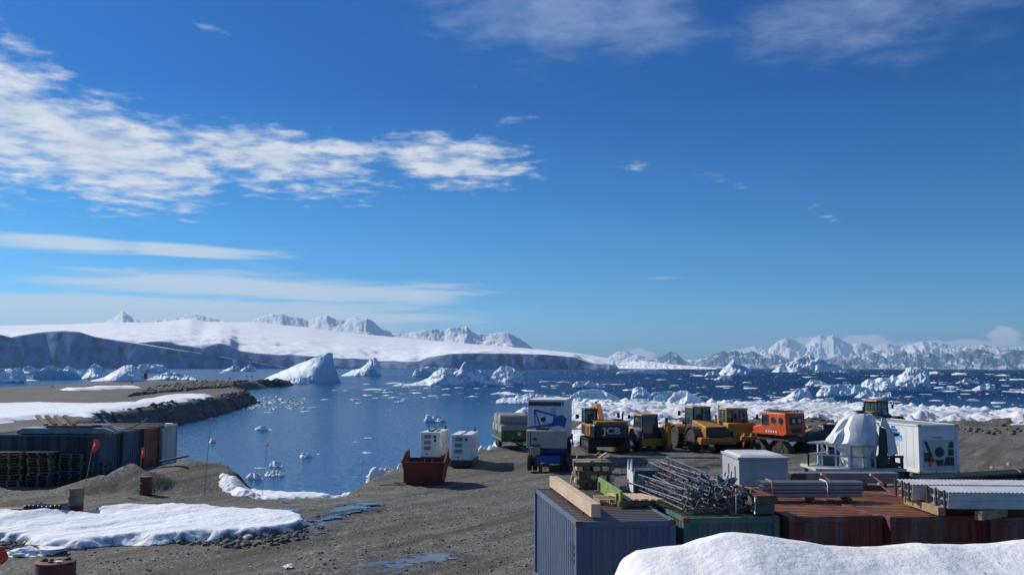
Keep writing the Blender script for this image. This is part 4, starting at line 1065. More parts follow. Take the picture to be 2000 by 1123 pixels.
# green panel
M['panel_green'] = mat('pale_green_board', (0.22, 0.34, 0.10), (0.18, 0.28, 0.08), 2, 0.5)
a = gp(1214, 989, ROOF); b = gp(1170, 958, ROOF)
t, L_ = along('green_panel', 'light green board standing on edge on the blue container roof', 'panel', a, b)
m = MB(); m.bx(-0.03, 0.03, 0, L_, 0.02, 0.40); m.build('board', M['panel_green'], t, bevel=0.004)
for y in (0.3, L_ - 0.3):
    m = MB(); m.bx(-0.2, -0.031, y - 0.03, y + 0.03, 0.0, 0.05); m.bx(-0.09, -0.031, y - 0.03, y + 0.03, 0.05, 0.30); m.build('brace', M['wood'], t)
m = MB(); pts = [(-0.035, L_ * 0.55, 0.40), (-0.06, L_ * 0.5, 0.28), (-0.1, L_ * 0.52, 0.12), (-0.16, L_ * 0.45, 0.02)]; m.tube([Vector(q) for q in pts], 0.012); m.build('rope', M['wood_pale'], t)
q = gp(1196, 985, ROOF)
t = empty('slatted_frame', q, RZ, 'small open wooden frame leaning in front of the green board', 'wooden frame')
for x in (-0.28, 0, 0.24):
    m = MB(); m.bx(x - 0.03, x + 0.03, 0.1, 0.9, 0, 0.10); m.build('bearer', M['wood'], t)
for y in (0.15, 0.4, 0.65, 0.85):
    m = MB(); m.bx(-0.32, 0.28, y - 0.04, y + 0.04, 0.103, 0.125); m.build('slat', M['wood_pale'], t)
# planks
q = gp(1246, 990, ROOF)
for i in range(7):
    t = MB(); t.bx(-0.055, 0.055, -0.6, 0.6, 0.0, 0.04)
    o = t.build('plank', M['wood_pale'], None, bevel=0.004); o.location = (q.x - 0.42 + i * 0.14, q.y + 0.62 - 0.02 * (i % 3), ROOF + 0.16 + 0.004 * (i % 2)); o.rotation_euler = (0, 0, RZ + R(14 + (i % 3) * 2))
    tag(o, 'pale plank of the top layer beside the green board', 'plank', 'pale planks beside the green board')
for i in range(3):
    o = MB().bx(-0.55, 0.55, -0.05, 0.05, 0, 0.155).build('bearer_block', M['wood_dark'], None); o.location = (q.x, q.y + 0.2 + i * 0.4, ROOF); o.rotation_euler = (0, 0, RZ + R(14))
    tag(o, 'dark wooden block carrying the pale planks', 'wooden block', 'blocks under the pale planks')
# crib of timber at the rear of the blue roof
q = gp(1160, 953, ROOF); rnd = random.Random(5)
for lay in range(6):
    for k in range(4 if lay % 2 else 5):
        m = MB(); ln = rnd.uniform(0.95, 1.2); w = rnd.uniform(0.07, 0.11)
        m.bx(-w, w, -ln / 2, ln / 2, 0, 0.125); pale = rnd.random() < 0.45
        o = m.build('sawn_timber', M['wood_pale'] if pale else M['wood_dark'], None, bevel=0.005)
        if lay % 2: o.location = (q.x + rnd.uniform(-.04, .04), q.y + 0.55 - 0.42 + k * 0.28, ROOF + lay * 0.128); o.rotation_euler = (0, 0, RZ + R(90) + rnd.uniform(-.1, .1))
        else: o.location = (q.x - 0.44 + k * 0.22, q.y + 0.55 + rnd.uniform(-.05, .05), ROOF + lay * 0.128); o.rotation_euler = (0, 0, RZ + rnd.uniform(-.12, .12))
        tag(o, ('pale' if pale else 'dark') + ' sawn timber in the crossed pile at the rear of the blue container', 'timber', 'crossed timber pile')
m = MB(); m.cyl((0, 0, 0), (0.30, 0.5, 1.0), 0.018); o = m.build('thin_lath', M['wood_pale'], None); o.location = (q.x - 0.75, q.y - 0.1, ROOF); tag(o, 'thin pale lath leaning against the left of the timber pile', 'lath')
for i in range(9):
    m = MB(); ln = rnd.uniform(0.2, 0.5); m.bx(-0.03, 0.03, 0, ln, 0, 0.04); o = m.build('offcut', M['wood_pale'] if i % 2 else M['wood_dark'], None)
    o.location = (q.x + rnd.uniform(-0.1, 0.45), q.y + rnd.uniform(0.2, 0.8), ROOF + 0.80 + rnd.uniform(0, 0.06)); o.rotation_euler = (rnd.uniform(-.1, .35), 0, rnd.uniform(0, 6))
    tag(o, 'short wooden offcut lying loose on top of the crossed timber pile', 'offcut', 'offcuts on the timber pile')

# lattice masts
def mast(loc, rot, L=4.4, s=0.30, label='', group=None, n=13, tri=True, hollow=0.022, name='mast_section'):
    t = bpy.data.objects.new(name, None); COL.objects.link(t); t.location = loc; t.rotation_euler = rot
    tag(t, label, 'lattice mast', group)
    cs = [(0, 0), (s, 0), (s / 2, s * 0.87)] if tri else [(0, 0), (s, 0), (s, s), (0, s)]
    for x, z in cs:
        m = MB(); m.cyl((x, 0, z), (x, L, z), hollow, n=6); m.build('chord', M['galv'], t, smooth=True)
    m = MB(); nn_ = len(cs)
    for i in range(n):
        y0, y1 = L * i / n, L * (i + 1) / n
        for k in range(nn_):
            a, b = cs[k], cs[(k + 1) % nn_]
            if i % 2: a, b = b, a
            m.bar((a[0], y0, a[1]), (b[0], y1, b[1]), 0.014, 0.014)
    m.build('bracing', M['galv'], t)
    for y in (0.0, L):
        m = MB()
        for k in range(nn_):
            a, b = cs[k], cs[(k + 1) % nn_]; m.bar((a[0], y, a[1]), (b[0], y, b[1]), 0.02, 0.02)
        m.build('end_frame', M['galv'], t)
    return t


a = gp(1345, 1004, ROOF); ang = R(9)
ux = Vector((math.cos(ang), math.sin(ang), 0)); uy = Vector((-math.sin(ang), math.cos(ang), 0))
rnd = random.Random(9)
for y in (0.35, 1.9, 3.9):
    m = MB(); m.bx(-0.05, 2.0, -0.06, 0.06, 0, 0.09); o = m.build('timber_bearer', M['wood_dark'], None); o.location = a + ux * 0.1 + uy * y; o.rotation_euler = (0, 0, ang)
    tag(o, 'dark cross timber under the pile of lattice masts', 'timber', 'cross timbers under the masts')
for lay, (cnt, x0) in enumerate([(6, -0.10), (6, 0.0), (4, 0.25), (1, 0.75)]):
    for k in range(cnt):
        o0 = a + ux * (x0 + k * 0.34 + rnd.uniform(-.04, .04)) + uy * (rnd.uniform(0.0, 0.35) + lay * 0.35) + Vector((0, 0, 0.10 + lay * 0.17))
        lab = f"{ORD[k]} galvanised lattice mast from the left in the {['bottom', 'second', 'third', 'top'][lay]} layer of the pile"
        mast(o0, (R(rnd.uniform(-0.5, 1.5)), R(rnd.choice([0, 0, 6, -5])), ang + R(rnd.uniform(-3, 4))), 4.4 - lay * 0.25, 0.30, lab, 'pile of lattice masts')
# base plates, struts and clutter at the near end of the masts
M['bluegrey'] = mat('blue_grey_fitting', (0.10, 0.13, 0.17), (0.07, 0.09, 0.12), 5, 0.5, 0.3)
for i, (dx, dy, dz, s_) in enumerate([(0.95, 0.25, 0.72, 0.22), (1.25, 0.5, 0.80, 0.20), (0.85, 0.1, 0.35, 0.18), (1.45, 0.15, 0.45, 0.2), (0.55, 0.45, 0.55, 0.16), (1.15, -0.02, 0.12, 0.17), (1.7, 0.6, 0.4, 0.2), (1.5, 1.0, 0.66, 0.2), (0.3, 0.3, 0.4, 0.15), (1.8, 0.1, 0.25, 0.18), (0.7, 0.8, 0.78, 0.18)]):
    o0 = a + ux * dx + uy * dy + Vector((0, 0, dz))
    t = empty('mast_fitting', o0, ang + R(rnd.uniform(-30, 30)), 'blue grey plate fitting jammed among the near ends of the masts', 'mast fitting', 'fittings on the mast pile')
    t.rotation_euler = (R(rnd.uniform(-50, 50)), R(rnd.uniform(-40, 40)), rnd.uniform(0, 3))
    m = MB(); m.box((0, 0, 0), (s_ * 1.6, s_ * 1.4, 0.03)); m.build('plate', M['bluegrey'], t)
    m = MB(); m.prism([(-s_ * .6, 0), (s_ * .6, 0), (0, s_)], 'xz', -0.015, 0.015); m.build('gusset', M['bluegrey'], t)
    for u in (-1, 1): MB().cyl((u * s_ * .5, u * s_ * .4, 0), (u * s_ * .5, u * s_ * .4, 0.1), 0.02, n=8).build('bolt', M['galv'], t)
t = empty('screw_jack', a + ux * 1.18 + uy * (-0.12), ang, 'thin shiny jack post standing at the near end of the mast pile', 'jack post')
MB().cyl((0, 0, 0.02), (0, 0, 0.62), 0.018, n=8).build('post', M['chrome'], t, smooth=True); MB().box((0, 0, 0.01), (0.12, 0.12, 0.02)).build('foot_plate', M['galv'], t); MB().cyl((0, 0, 0.50), (0, 0, 0.54), 0.045, n=8).build('nut', M['galv'], t)
for i, (x0_, x1_, c_) in enumerate([((0.55, 3.2, 0.98), (0.42, 2.5, 0.55), 'a'), ((1.3, 1.2, 0.60), (2.05, 0.1, 0.42), 'b')]):
    p0 = a + ux * x0_[0] + uy * x0_[1] + Vector((0, 0, x0_[2])); p1 = a + ux * x1_[0] + uy * x1_[1] + Vector((0, 0, x1_[2]))
    M.setdefault('redsteel', mat('dull_red_steel', (0.35, 0.05, 0.04), (0.22, 0.05, 0.04), 5, 0.6))
    o = MB().bar((0, 0, 0), p1 - p0, 0.04, 0.04).build('red_strut', M['redsteel'], None); o.location = p0
    tag(o, ['short dull red steel strut across the top of the mast pile', 'long dull red steel strut sloping down the right of the mast pile'][i], 'strut')
# weathered green case behind the masts
q = gp(1238, 961, ROOF)
t = empty('transit_case', q, RZ, 'weathered green case with a torn white end, behind the lattice masts', 'case')
M['case_green'] = mat('weathered_green', (0.05, 0.10, 0.08), (0.03, 0.07, 0.06), 3, 0.6, rust=(0.08, 0.3, 0.2), rust_amt=0.3)
MB().bx(0.03, 1.0, 0, 0.7, 0.0, 0.62).build('body', M['case_green'], t, bevel=0.02)
m = MB(); m.prism([(0, 0), (0.7, 0), (0.66, 0.55), (0.56, 0.9), (0.50, 0.58), (0.34, 0.62), (0.2, 0.95), (0.15, 0.6), (0, 0.5)], 'yz', -0.02, 0.02); m.build('torn_end_sheet', M['white'], t)
m = MB(); m.box((0.2, -0.012, 0.35), (0.28, 0.02, 0.3)); m.build('label_patch', mat('green_patch', (0.05, 0.34, 0.22), (0.5, 0.55, 0.5), 9, 0.6), t)
# stencilled crate
q = gp(1479, 1004, ROOF)
t = empty('stencilled_crate', q, RZ, 'small green stencilled crate with a rusty lid, right of the lattice masts', 'crate')
M['crate'] = mat('crate_green', (0.09, 0.11, 0.075), (0.06, 0.075, 0.05), 5, 0.75, rust=(0.12, 0.07, 0.04), rust_amt=0.3)
MB().bx(0, 0.46, 0, 1.0, 0, 0.42).build('box', M['crate'], t, bevel=0.006); MB().bx(-0.02, 0.48, -0.02, 1.02, 0.423, 0.45).build('lid', M['rust'], t)
text_obj('NET', 0.2, M['dark_green'], t, (0.23, -0.008, 0.24), (R(90), 0, 0), depth=0.002)
m = MB(); m.bar((-0.04, 0.05, 0.0), (-0.03, 0.05, 0.4), 0.06, 0.02); m.build('batten', M['white'], t)
MB().bar((-0.035, 0.9, 0.0), (-0.03, 0.9, 0.4), 0.06, 0.02).build('batten', M['white'], t)

# ------------------------------------------------------------------ pipes and profiles on the red containers
def log(name, label, cat, a, b, r, material, group=None, n=10):
    """one straight round bar with its ends hollowed"""
    d = Vector(b) - Vector(a); L = d.length
    m = MB(); m.lathe((0, 0, 0), (0, 1, 0), [(0.02, r * 0.8), (0, r * 0.82), (0, r), (L, r), (L, r * 0.82), (L - 0.02, r * 0.8)], n)
    o = m.build(name, material, None, smooth=True); o.location = a
    o.rotation_euler = d.to_track_quat('Y', 'Z').to_euler()
    return tag(o, label, cat, group)


a = gp(1490, 972, ROOF + 0.1); b = a + Vector((2.78, 0.12, 0))
for r_ in range(4):
    for k in range(5 - r_ // 2):
        off = Vector((rnd.uniform(-.06, .06), 0.06 + k * 0.118 + (r_ % 2) * 0.059, 0.055 + r_ * 0.102))
        log('plastic_pipe', f"blue grey plastic pipe, {ORD[k]} from the front in the {['bottom', 'second', 'third', 'top'][r_]} row of the strapped bundle", 'pipe', a + off, b + off, 0.056, M['pipe'], 'strapped bundle of plastic pipes')
for i, x in enumerate((0.25, 1.75)):
    o = MB()
    pts = [Vector((0, -0.02, 0.0)), Vector((0, -0.02, 0.36)), Vector((0, 0.08, 0.44)), Vector((0, 0.58, 0.44)), Vector((0, 0.66, 0.34)), Vector((0, 0.66, 0.0))]
    for u, v_ in zip(pts[:-1], pts[1:]): o.bar(u, v_, 0.035, 0.012, up=(1, 0, 0))
    o = o.build('strap', M['white'] if i else M['copper'], None); o.location = a + Vector((x, 0, 0)); tag(o, ['copper coloured strap round the left end of the pipe bundle', 'white strap round the middle of the pipe bundle'][i], 'strap')
for i in range(3):
    o = MB().bx(-0.05, 0.05, -0.05, 0.8, 0, 0.1).build('timber_bearer', M['wood_dark'], None); o.location = a + Vector((0.35 + i * 1.0, 0, -0.1)); tag(o, 'dark bearer under the bundle of plastic pipes', 'timber', 'bearers under the pipe bundle')
a2 = gp(1672, 958, ROOF + 0.1)
for k in range(6):
    off = Vector((rnd.uniform(-.1, .1), k * 0.06, 0.02 + 0.05 * (k % 3)))
    log('black_rod', f'{ORD[k]} thin black rod from the front, poking out right of the pipe bundle', 'rod', a2 + off, a2 + off + Vector((0.85, -0.1, 0.0)), 0.022, M['black'], 'black rods right of the pipe bundle', 6)
# dark profiles behind
a3 = gp(1549, 948, ROOF) + Vector((0, 0.25, 0))
for r_ in range(3):
    for k in range(3):
        o = MB().bx(0, 3.35, -0.07, 0.07, 0, 0.105).build('steel_profile', M['pipe'], None, bevel=0.008)
        o.location = a3 + Vector((0.02 * r_, k * 0.15, 0.04 + r_ * 0.108)); o.rotation_euler = (0, 0, R(1.5)); tag(o, f"dark box profile, {ORD[k]} from the front in the {['bottom', 'middle', 'top'][r_]} row behind the plastic pipes", 'steel profile', 'profiles stacked behind the plastic pipes')
MB().bx(0, 0.5, -0.09, 0.42, 0, 0.30).build('end_block', M['black'], None, bevel=0.02).location = a3 + Vector((-0.03, -0.02, 0.04)); o = COL.objects[-1]; tag(o, 'black block covering the left end of the stacked profiles', 'end block')
for i, (px, py) in enumerate([(1604, 925), (1700, 926), (1716, 944), (1936, 912), (1968, 905)]):
    q = dp(px, py, 26.6 if i < 3 else 25.4); t = MB(); t.bar((0, 0, 0), (0.22, -0.25, -0.20 if i != 3 else 0.02), 0.05, 0.03); t.cyl((-0.02, -0.03, 0.0), (0.08, 0.02, 0.0), 0.045, n=8)
    o = t.build('copper_strap', M['copper'], None); o.location = q
    tag(o, ['shiny copper coloured strap end on the stacked profiles, left one', 'shiny copper coloured strap end on the stacked profiles, middle one', 'shiny copper coloured strap end at the black rods', 'copper coloured roll on the dark green profiles, left one', 'long copper coloured strap on the dark green profiles, at right'][i], 'strap')


def cladding(label, near_left, depth, length, tiers, ang, pitch=0.10):
    t = empty('steel_sheet_bundle', near_left, ang, label, 'steel sheets', 'bundles of bright steel sheets')
    h = 0.0
    for k in range(tiers):
        for j in range(int(depth / 0.3)):
            y = j * 0.3; m = MB(); m.prism([(y, h), (y + 0.285, h), (y + 0.285, h + 0.02), (y + 0.02, h + 0.02), (y + 0.02, h + 0.165), (y + 0.285, h + 0.165), (y + 0.285, h + 0.185), (y, h + 0.185)], 'yz', 0.015 * k + 0.03 * (j % 2), length)
            m.build('channel', M['galv_light'], t)
        h += 0.19
    m = MB(); k = int(length / pitch); vs = []
    for i in range(k * 2 + 1):
        z = h + (0.03 if i % 2 else 0.0); vs += [(i * pitch / 2, -0.03, z), (i * pitch / 2, depth - 0.02, z)]
    m.add(vs, [(2 * i, 2 * i + 2, 2 * i + 3, 2 * i + 1) for i in range(k * 2)]); m.build('ribbed_sheet', M['galv_light'], t)
    for y in (0.1, depth * 0.5, depth - 0.1):
        m = MB(); m.bx(-0.06, -0.02, y - 0.03, y + 0.03, -0.02, h + 0.05); m.build('end_stay', M['steel_dark'], t)
    return t


def bx_thing(name, material, label, cat, loc, ang, x0, x1, y0, y1, z0, z1, group=None):
    o = MB().bx(x0, x1, y0, y1, z0, z1).build(name, material, None, bevel=0.006); o.location = loc; o.rotation_euler = (0, 0, ang); return tag(o, label, cat, group)


nl = gp(1852, 993, ROOF + 0.22)
cladding('front lower bundle of bright steel channels under a ribbed sheet', nl, 1.2, 5.0, 2, R(-2))
bx_thing('timber_bearer', M['wood'], 'thick pale bearer sticking out under the front steel bundle', 'timber', nl + Vector((0.55, -0.35, -0.215)), R(-55), -0.09, 0.09, 0, 1.2, 0, 0.2)
bx_thing('timber_bearer', M['wood'], 'bearer under the left end of the front steel bundle', 'timber', nl + Vector((-0.02, 0.3, -0.215)), R(0), -0.09, 0.09, 0, 2.0, 0, 0.2)
cladding('rear bundle of bright steel channels under a ribbed sheet, set back on the left', nl + Vector((-0.30, 1.32, 0.02)), 1.1, 5.4, 2, R(-2))
a4 = gp(1786, 938, ROOF + 0.5)
for r_ in range(4):
    for k in range(5):
        o0 = a4 + Vector((rnd.uniform(-.1, .1) + 0.1 * r_, 0.3 + k * 0.17, -0.38 + r_ * 0.115))
        log('dark_profile', f"dark green-black tube, {ORD[k]} from the front, {['bottom', 'second', 'third', 'top'][r_]} row behind the steel sheets", 'tube', o0, o0 + Vector((5.0, -0.35, 0.30 + 0.1 * (r_ / 4))), 0.055, M['dark_green'], 'dark tubes behind the steel sheets', 8)
for i in range(3): bx_thing('timber_bearer', M['wood_dark'], 'bearer under the dark tubes', 'timber', a4 + Vector((0.7 + i * 1.5, 0.15, -0.5)), 0, -0.05, 0.05, 0, 1.1, 0, 0.06 + 0.08 * i, 'bearers under the dark tubes')
# wires on the container ends
q = gp(1574, 1022, 2.45)
m = MB(); m.tube([Vector(v) for v in [(0, 0, -0.4), (0.01, 0, -0.05), (0.03, 0, 0.0), (0.3, -0.01, 0.01), (0.66, -0.01, -0.01)]], 0.008, 5); m.tube([Vector(v) for v in [(0.03, 0, 0.0), (0.06, 0, -0.4)]], 0.006, 5)
o = m.build('hanging_wire', M['galv'], None); o.location = q + Vector((0, -0.05, 0)); tag(o, 'pale wire hanging on the end of the dark red container right of the green one', 'wire')
q = gp(1948, 1022, 2.45); m = MB(); m.tube([Vector(v) for v in [(0, 0, 0), (0.15, 0, 0.02), (0.35, 0, -0.01), (0.7, 0, 0.03)]], 0.01, 5)
o = m.build('hanging_wire', M['galv'], None); o.location = q + Vector((0, -0.06, 0)); tag(o, 'pale rope along the end of the red container at the right edge', 'wire')

# ------------------------------------------------------------------ grey equipment box
q = gp(1443, 893, 2.27); gb_ = empty('equipment_box', (q.x, q.y, 0), R(1), 'pale grey equipment box with an overhanging lid and two slots in its left side', 'equipment box')
MB().bx(0, 2.17, 0, 3.0, 0.0, 2.17).build('body', M['grey'], gb_, bevel=0.02)
m = MB(); m.box((1.085, 1.5, 2.225), (2.29, 3.12, 0.10)); m.build('lid_rim', M['grey'], gb_, bevel=0.015)
MB().box((1.085, 1.5, 2.315), (2.1, 2.9, 0.078), top=(0.88, 0.9)).build('lid_top', mat('pale_grey_lid', (0.62, 0.63, 0.64), (0.5, 0.51, 0.53), 1, 0.5), gb_)
for y in (0.75, 1.9):
    m = MB(); m.cyl((-0.012, y - 0.1, 1.75), (-0.002, y - 0.1, 1.75), 0.09, n=14); m.bx(-0.011, -0.003, y - 0.19, y - 0.01, 1.4, 1.75); m.cyl((-0.012, y - 0.1, 1.4), (-0.002, y - 0.1, 1.4), 0.09, n=14); m.build('slot', M['steel_dark'], gb_)
m = MB(); m.prism([(1.25, 1.0), (1.45, 1.0), (1.35, 1.25)], 'yz', -0.015, -0.003); m.build('warning_mark', M['steel_dark'], gb_)
text_obj('FUEL\n0%', 0.13, M['lettering'], gb_, (1.63, -0.006, 1.55), (R(90), 0, 0), depth=0.002)

# lattice boom lying on the ground beyond the containers
q = gp(1212, 908); mast((q.x, q.y, 0.03), (0, 0, R(-88)), 6.3, 0.46, 'long dark lattice beam lying across the yard behind the near containers, rear one', 'lattice beams on the yard', 11, False, 0.03, 'lattice_beam')
q = gp(1214, 926); mast((q.x, q.y, 0.03), (0, 0, R(-91)), 5.0, 0.42, 'second dark lattice beam lying across the yard in front of the rear one', 'lattice beams on the yard', 9, False, 0.03, 'lattice_beam')

# ------------------------------------------------------------------ vehicle helpers
def wheel(t, x, y, r, w, rimmat, z=None, side=1, lugs=True, n=26):
    z = r if z is None else z
    x0, x1 = (x - w / 2, x + w / 2)
    rim = MB(); rim.lathe((x0, y, z), (1, 0, 0), [(w * 0.12, r * 0.30), (w * 0.2, r * 0.32), (w * 0.2, r * 0.52), (w * 0.06, r * 0.60), (w * 0.94, r * 0.60), (w * 0.8, r * 0.52), (w * 0.8, r * 0.32), (w * 0.88, r * 0.30)], 20)
    ro = rim.build('wheel', rimmat, t, smooth=True)
    ty = MB(); ty.lathe((x0, y, z), (1, 0, 0), [(w * 0.05, r * 0.58), (0, r * 0.70), (w * 0.02, r * 0.88), (w * 0.12, r * 0.96), (w * 0.88, r * 0.96), (w * 0.98, r * 0.88), (w, r * 0.70), (w * 0.95, r * 0.58)], n)
    if lugs:
        k = int(n * 0.8)
        for i in range(k):
            for s in (0, 1):
                a = 2 * math.pi * (i + 0.5 * s) / k
                rot = Matrix.Rotation(a, 3, 'X'); c = rot @ Vector((0, 0, r * 0.965)) + Vector((x + (0.22 if s else -0.22) * w, y, z))
                ty.box(c, (w * 0.5, r * 0.10, r * 0.07), rot @ Matrix.Rotation(0.5 if s else -0.5, 3, 'Z'))
    ty.build('tyre', M['rubber'], ro, smooth=False)
    return ro


def track(t, x, w, y0, y1, h, z0=0.0, material=None, front_lift=0.12, name='track'):
    r = h / 2; pads = []
    n = 26; L = (y1 - y0) - h
    out = []
    for i in range(13): a = math.pi / 2 + math.pi * i / 12; out.append((y0 + r + math.cos(a) * r, z0 + r + math.sin(a) * r))
    for i in range(13): a = -math.pi / 2 + math.pi * i / 12; out.append((y1 - r + math.cos(a) * r, z0 + r + math.sin(a) * r))
    m = MB(); inner = [((p[0] - (y0 + y1) / 2) * (1 - 0.12 / (y1 - y0)) + (y0 + y1) / 2, (p[1] - z0 - r) * (1 - 0.12 / h) + z0 + r) for p in out]
    k = len(out); vs = []
    for X_ in (x - w / 2, x + w / 2): vs += [(X_, a, b) for a, b in out] + [(X_, a, b) for a, b in inner]
    fs = []
    for i in range(k):
        j = (i + 1) % k
        fs += [(i, j, 2 * k + j, 2 * k + i), (k + i, 3 * k + i, 3 * k + j, k + j), (i, k + i, k + j, j), (2 * k + i, 2 * k + j, 3 * k + j, 3 * k + i)]
    m.add(vs, fs)
    per = [Vector((0, a, b)) for a, b in out]; per.append(per[0]); tot = sum((per[i + 1] - per[i]).length for i in range(k)); cnt = int(tot / 0.19); acc = 0; i = 0
    for c in range(cnt):
        s = tot * c / cnt
        while acc + (per[i + 1] - per[i]).length < s: acc += (per[i + 1] - per[i]).length; i += 1
        dv = (per[i + 1] - per[i]); f = (s - acc) / dv.length; p_ = per[i] + dv * f; dv.normalize(); nrm = Vector((0, dv.z, -dv.y))
        rot = Matrix((Vector((1, 0, 0)), dv, nrm)).transposed()
        m.box((x, p_.y + nrm.y * 0.012, p_.z + nrm.z * 0.012), (w + 0.02, 0.15, 0.03), rot); m.box((x, p_.y + nrm.y * 0.04, p_.z + nrm.z * 0.04), (w + 0.02, 0.025, 0.04), rot)
    tr = m.build(name, material or M['steel_dark'], t)
    m = MB(); m.cyl((x - w * 0.3, y0 + r, z0 + r), (x + w * 0.3, y0 + r, z0 + r), r * 0.72, n=16); m.build('sprocket', M['steel_dark'], tr)
    m = MB(); m.cyl((x - w * 0.3, y1 - r, z0 + r), (x + w * 0.3, y1 - r, z0 + r), r * 0.72, n=16); m.build('idler', M['steel_dark'], tr)
    nr = max(3, int(L / 0.45))
    m = MB()
    for i in range(nr):
        y = y0 + r + L * (i + 0.5) / nr; m.cyl((x - w * 0.32, y, z0 + 0.19), (x + w * 0.32, y, z0 + 0.19), 0.13, n=10)
    m.bx(x - w * 0.25, x + w * 0.25, y0 + r, y1 - r, z0 + h * 0.3, z0 + h * 0.72)
    m.build('rollers', M['steel_dark'], tr); return tr


def cab(t, x0, x1, y0, y1, z0, z1, post=0.09, frame_m=None, roof_m=None, lower=0.35, mullions=(0, 0), taper=0.92, glass=None):
    """a glazed cab: lower body, corner posts, panes, roof"""
    fm = frame_m or M['steel_dark']; g = glass or M['glass']
    cx, cy = (x0 + x1) / 2, (y0 + y1) / 2; zl = z0 + (z1 - z0) * lower
    MB().bx(x0, x1, y0, y1, z0, zl).build('cab_body', fm, t, bevel=0.03)
    def tp(x, y, z):
        k = 1 - (1 - taper) * (z - zl) / (z1 - zl); return (cx + (x - cx) * k, cy + (y - cy) * k, z)
    ins = post / 2
    for x in (x0 + ins, x1 - ins):
        for y in (y0 + ins, y1 - ins): MB().bar(tp(x, y, zl), tp(x, y, z1), post, post, up=(0, 1, 0)).build('cab_post', fm, t)
    for i in range(mullions[0]):
        x = x0 + (x1 - x0) * (i + 1) / (mullions[0] + 1)
        for y in (y0 + ins, y1 - ins): MB().bar(tp(x, y, zl), tp(x, y, z1), post * 0.6, post * 0.6, up=(0, 1, 0)).build('mullion', fm, t)
    for i in range(mullions[1]):
        y = y0 + (y1 - y0) * (i + 1) / (mullions[1] + 1)
        for x in (x0 + ins, x1 - ins): MB().bar(tp(x, y, zl), tp(x, y, z1), post * 0.6, post * 0.6, up=(0, 1, 0)).build('mullion', fm, t)
    for (xa, ya, xb, yb) in ((x0 + ins, y0 + ins, x1 - ins, y0 + ins), (x0 + ins, y1 - ins, x1 - ins, y1 - ins), (x0 + ins, y0 + ins, x0 + ins, y1 - ins), (x1 - ins, y0 + ins, x1 - ins, y1 - ins)):
        a, b, c, d = Vector(tp(xa, ya, zl)), Vector(tp(xb, yb, zl)), Vector(tp(xb, yb, z1)), Vector(tp(xa, ya, z1))
        nrm = (b - a).cross(d - a).normalized() * 0.004
        m = MB(); m.add([a + nrm, b + nrm, c + nrm, d + nrm, a - nrm, b - nrm, c - nrm, d - nrm], [(0, 1, 2, 3), (7, 6, 5, 4), (0, 4, 5, 1), (1, 5, 6, 2), (2, 6, 7, 3), (3, 7, 4, 0)]); m.build('window', g, t)
    a = tp(x0, y0, z1); b = tp(x1, y1, z1)
    MB().box((cx, cy, z1 + 0.06), (b[0] - a[0] + 0.16, b[1] - a[1] + 0.2, 0.13), top=(0.93, 0.94)).build('cab_roof', roof_m or fm, t, bevel=0.03)
    m = MB(); m.box((cx, cy, zl + 0.12), (0.45, 0.45, 0.14)); m.box((cx, cy - 0.2, zl + 0.45), (0.42, 0.12, 0.62)); m.build('seat', M['black'], t, bevel=0.04)


def mirror(t, p, w=0.2, h=0.32, arm=None):
    m = MB(); m.box(p, (w, 0.05, h)); 
    if arm: m.tube([Vector(arm), Vector(p)], 0.018)
    m.build('mirror', M['black'], t, bevel=0.015)


def light_lamp(t, p, r=0.07):
    MB().lathe(p, (0, 1, 0), [(0, r * 0.7), (0.03, r), (0.08, r * 0.6)], 12).build('work_light', M['galv_light'], t, smooth=True)

# ------------------------------------------------------------------ tracked excavator, rear towards the viewer
q = gp(1186, 885)
t = empty('excavator', (q.x, q.y + 2.2, gz(q.x, q.y)), R(4), 'tracked excavator with a black counterweight lettered JCB and a yellow engine cover', 'excavator')
for x in (-1.22, 1.22): track(t, x, 0.62, -2.15, 2.2, 0.95)
MB().bx(-0.9, 0.9, -1.2, 1.2, 0.35, 0.95).build('undercarriage', M['steel_dark'], t, bevel=0.05)
MB().cyl((0, 0, 0.95), (0, 0, 1.15), 0.7, n=24).build('slew_ring', M['steel_dark'], t)
m = MB(); m.prism([(-1.35, -1.85), (-1.5, -1.2), (-1.5, 1.6), (1.5, 1.6), (1.5, -1.2), (1.35, -1.85)], 'xy', 1.15, 2.02); m.build('body', M['yellow'], t, bevel=0.05)
m = MB(); m.prism([(-1.38, -1.9), (-1.40, -2.35), (-1.15, -2.75), (0, -2.9), (1.15, -2.75), (1.40, -2.35), (1.38, -1.9)], 'xy', 1.10, 2.06); cw = m.build('counterweight', mat('blue_black_paint', (0.014, 0.016, 0.026), (0.02, 0.022, 0.032), 2, 0.35), t, bevel=0.09)
cw.modifiers['bevel'].segments = 4
text_obj('JCB', 0.66, M['lettering'], t, (0.06, -2.935, 1.62), (R(90), 0, 0), depth=0.045, sx=1.22, bold=0.018)
MB().box((-0.62, -2.9, 1.80), (0.14, 0.04, 0.12)).build('logo_corner', M['orange'], t)
MB().bx(-0.95, 1.3, -2.1, 0.2, 2.03, 2.26).build('engine_cover', M['yellow'], t, bevel=0.06)
MB().bx(0.55, 1.25, -1.2, -0.2, 2.27, 2.36).build('cover_vent', M['black'], t, bevel=0.02)
m = MB()
for x in (-1.05, 1.3): m.tube([Vector((x, -2.2, 2.04)), Vector((x, -2.2, 2.28)), Vector((x, -0.5, 2.30))], 0.02)
m.build('handrail', M['steel_dark'], t)
m = MB()
for k in range(5): m.bx(-1.508, -1.502, -1.6, -0.4, 1.28 + k * 0.13, 1.35 + k * 0.13)
m.build('side_grille', M['black'], t)
cab(t, -1.5, -0.52, -0.35, 1.55, 1.15, 2.98, lower=0.42, mullions=(0, 1), taper=0.93)
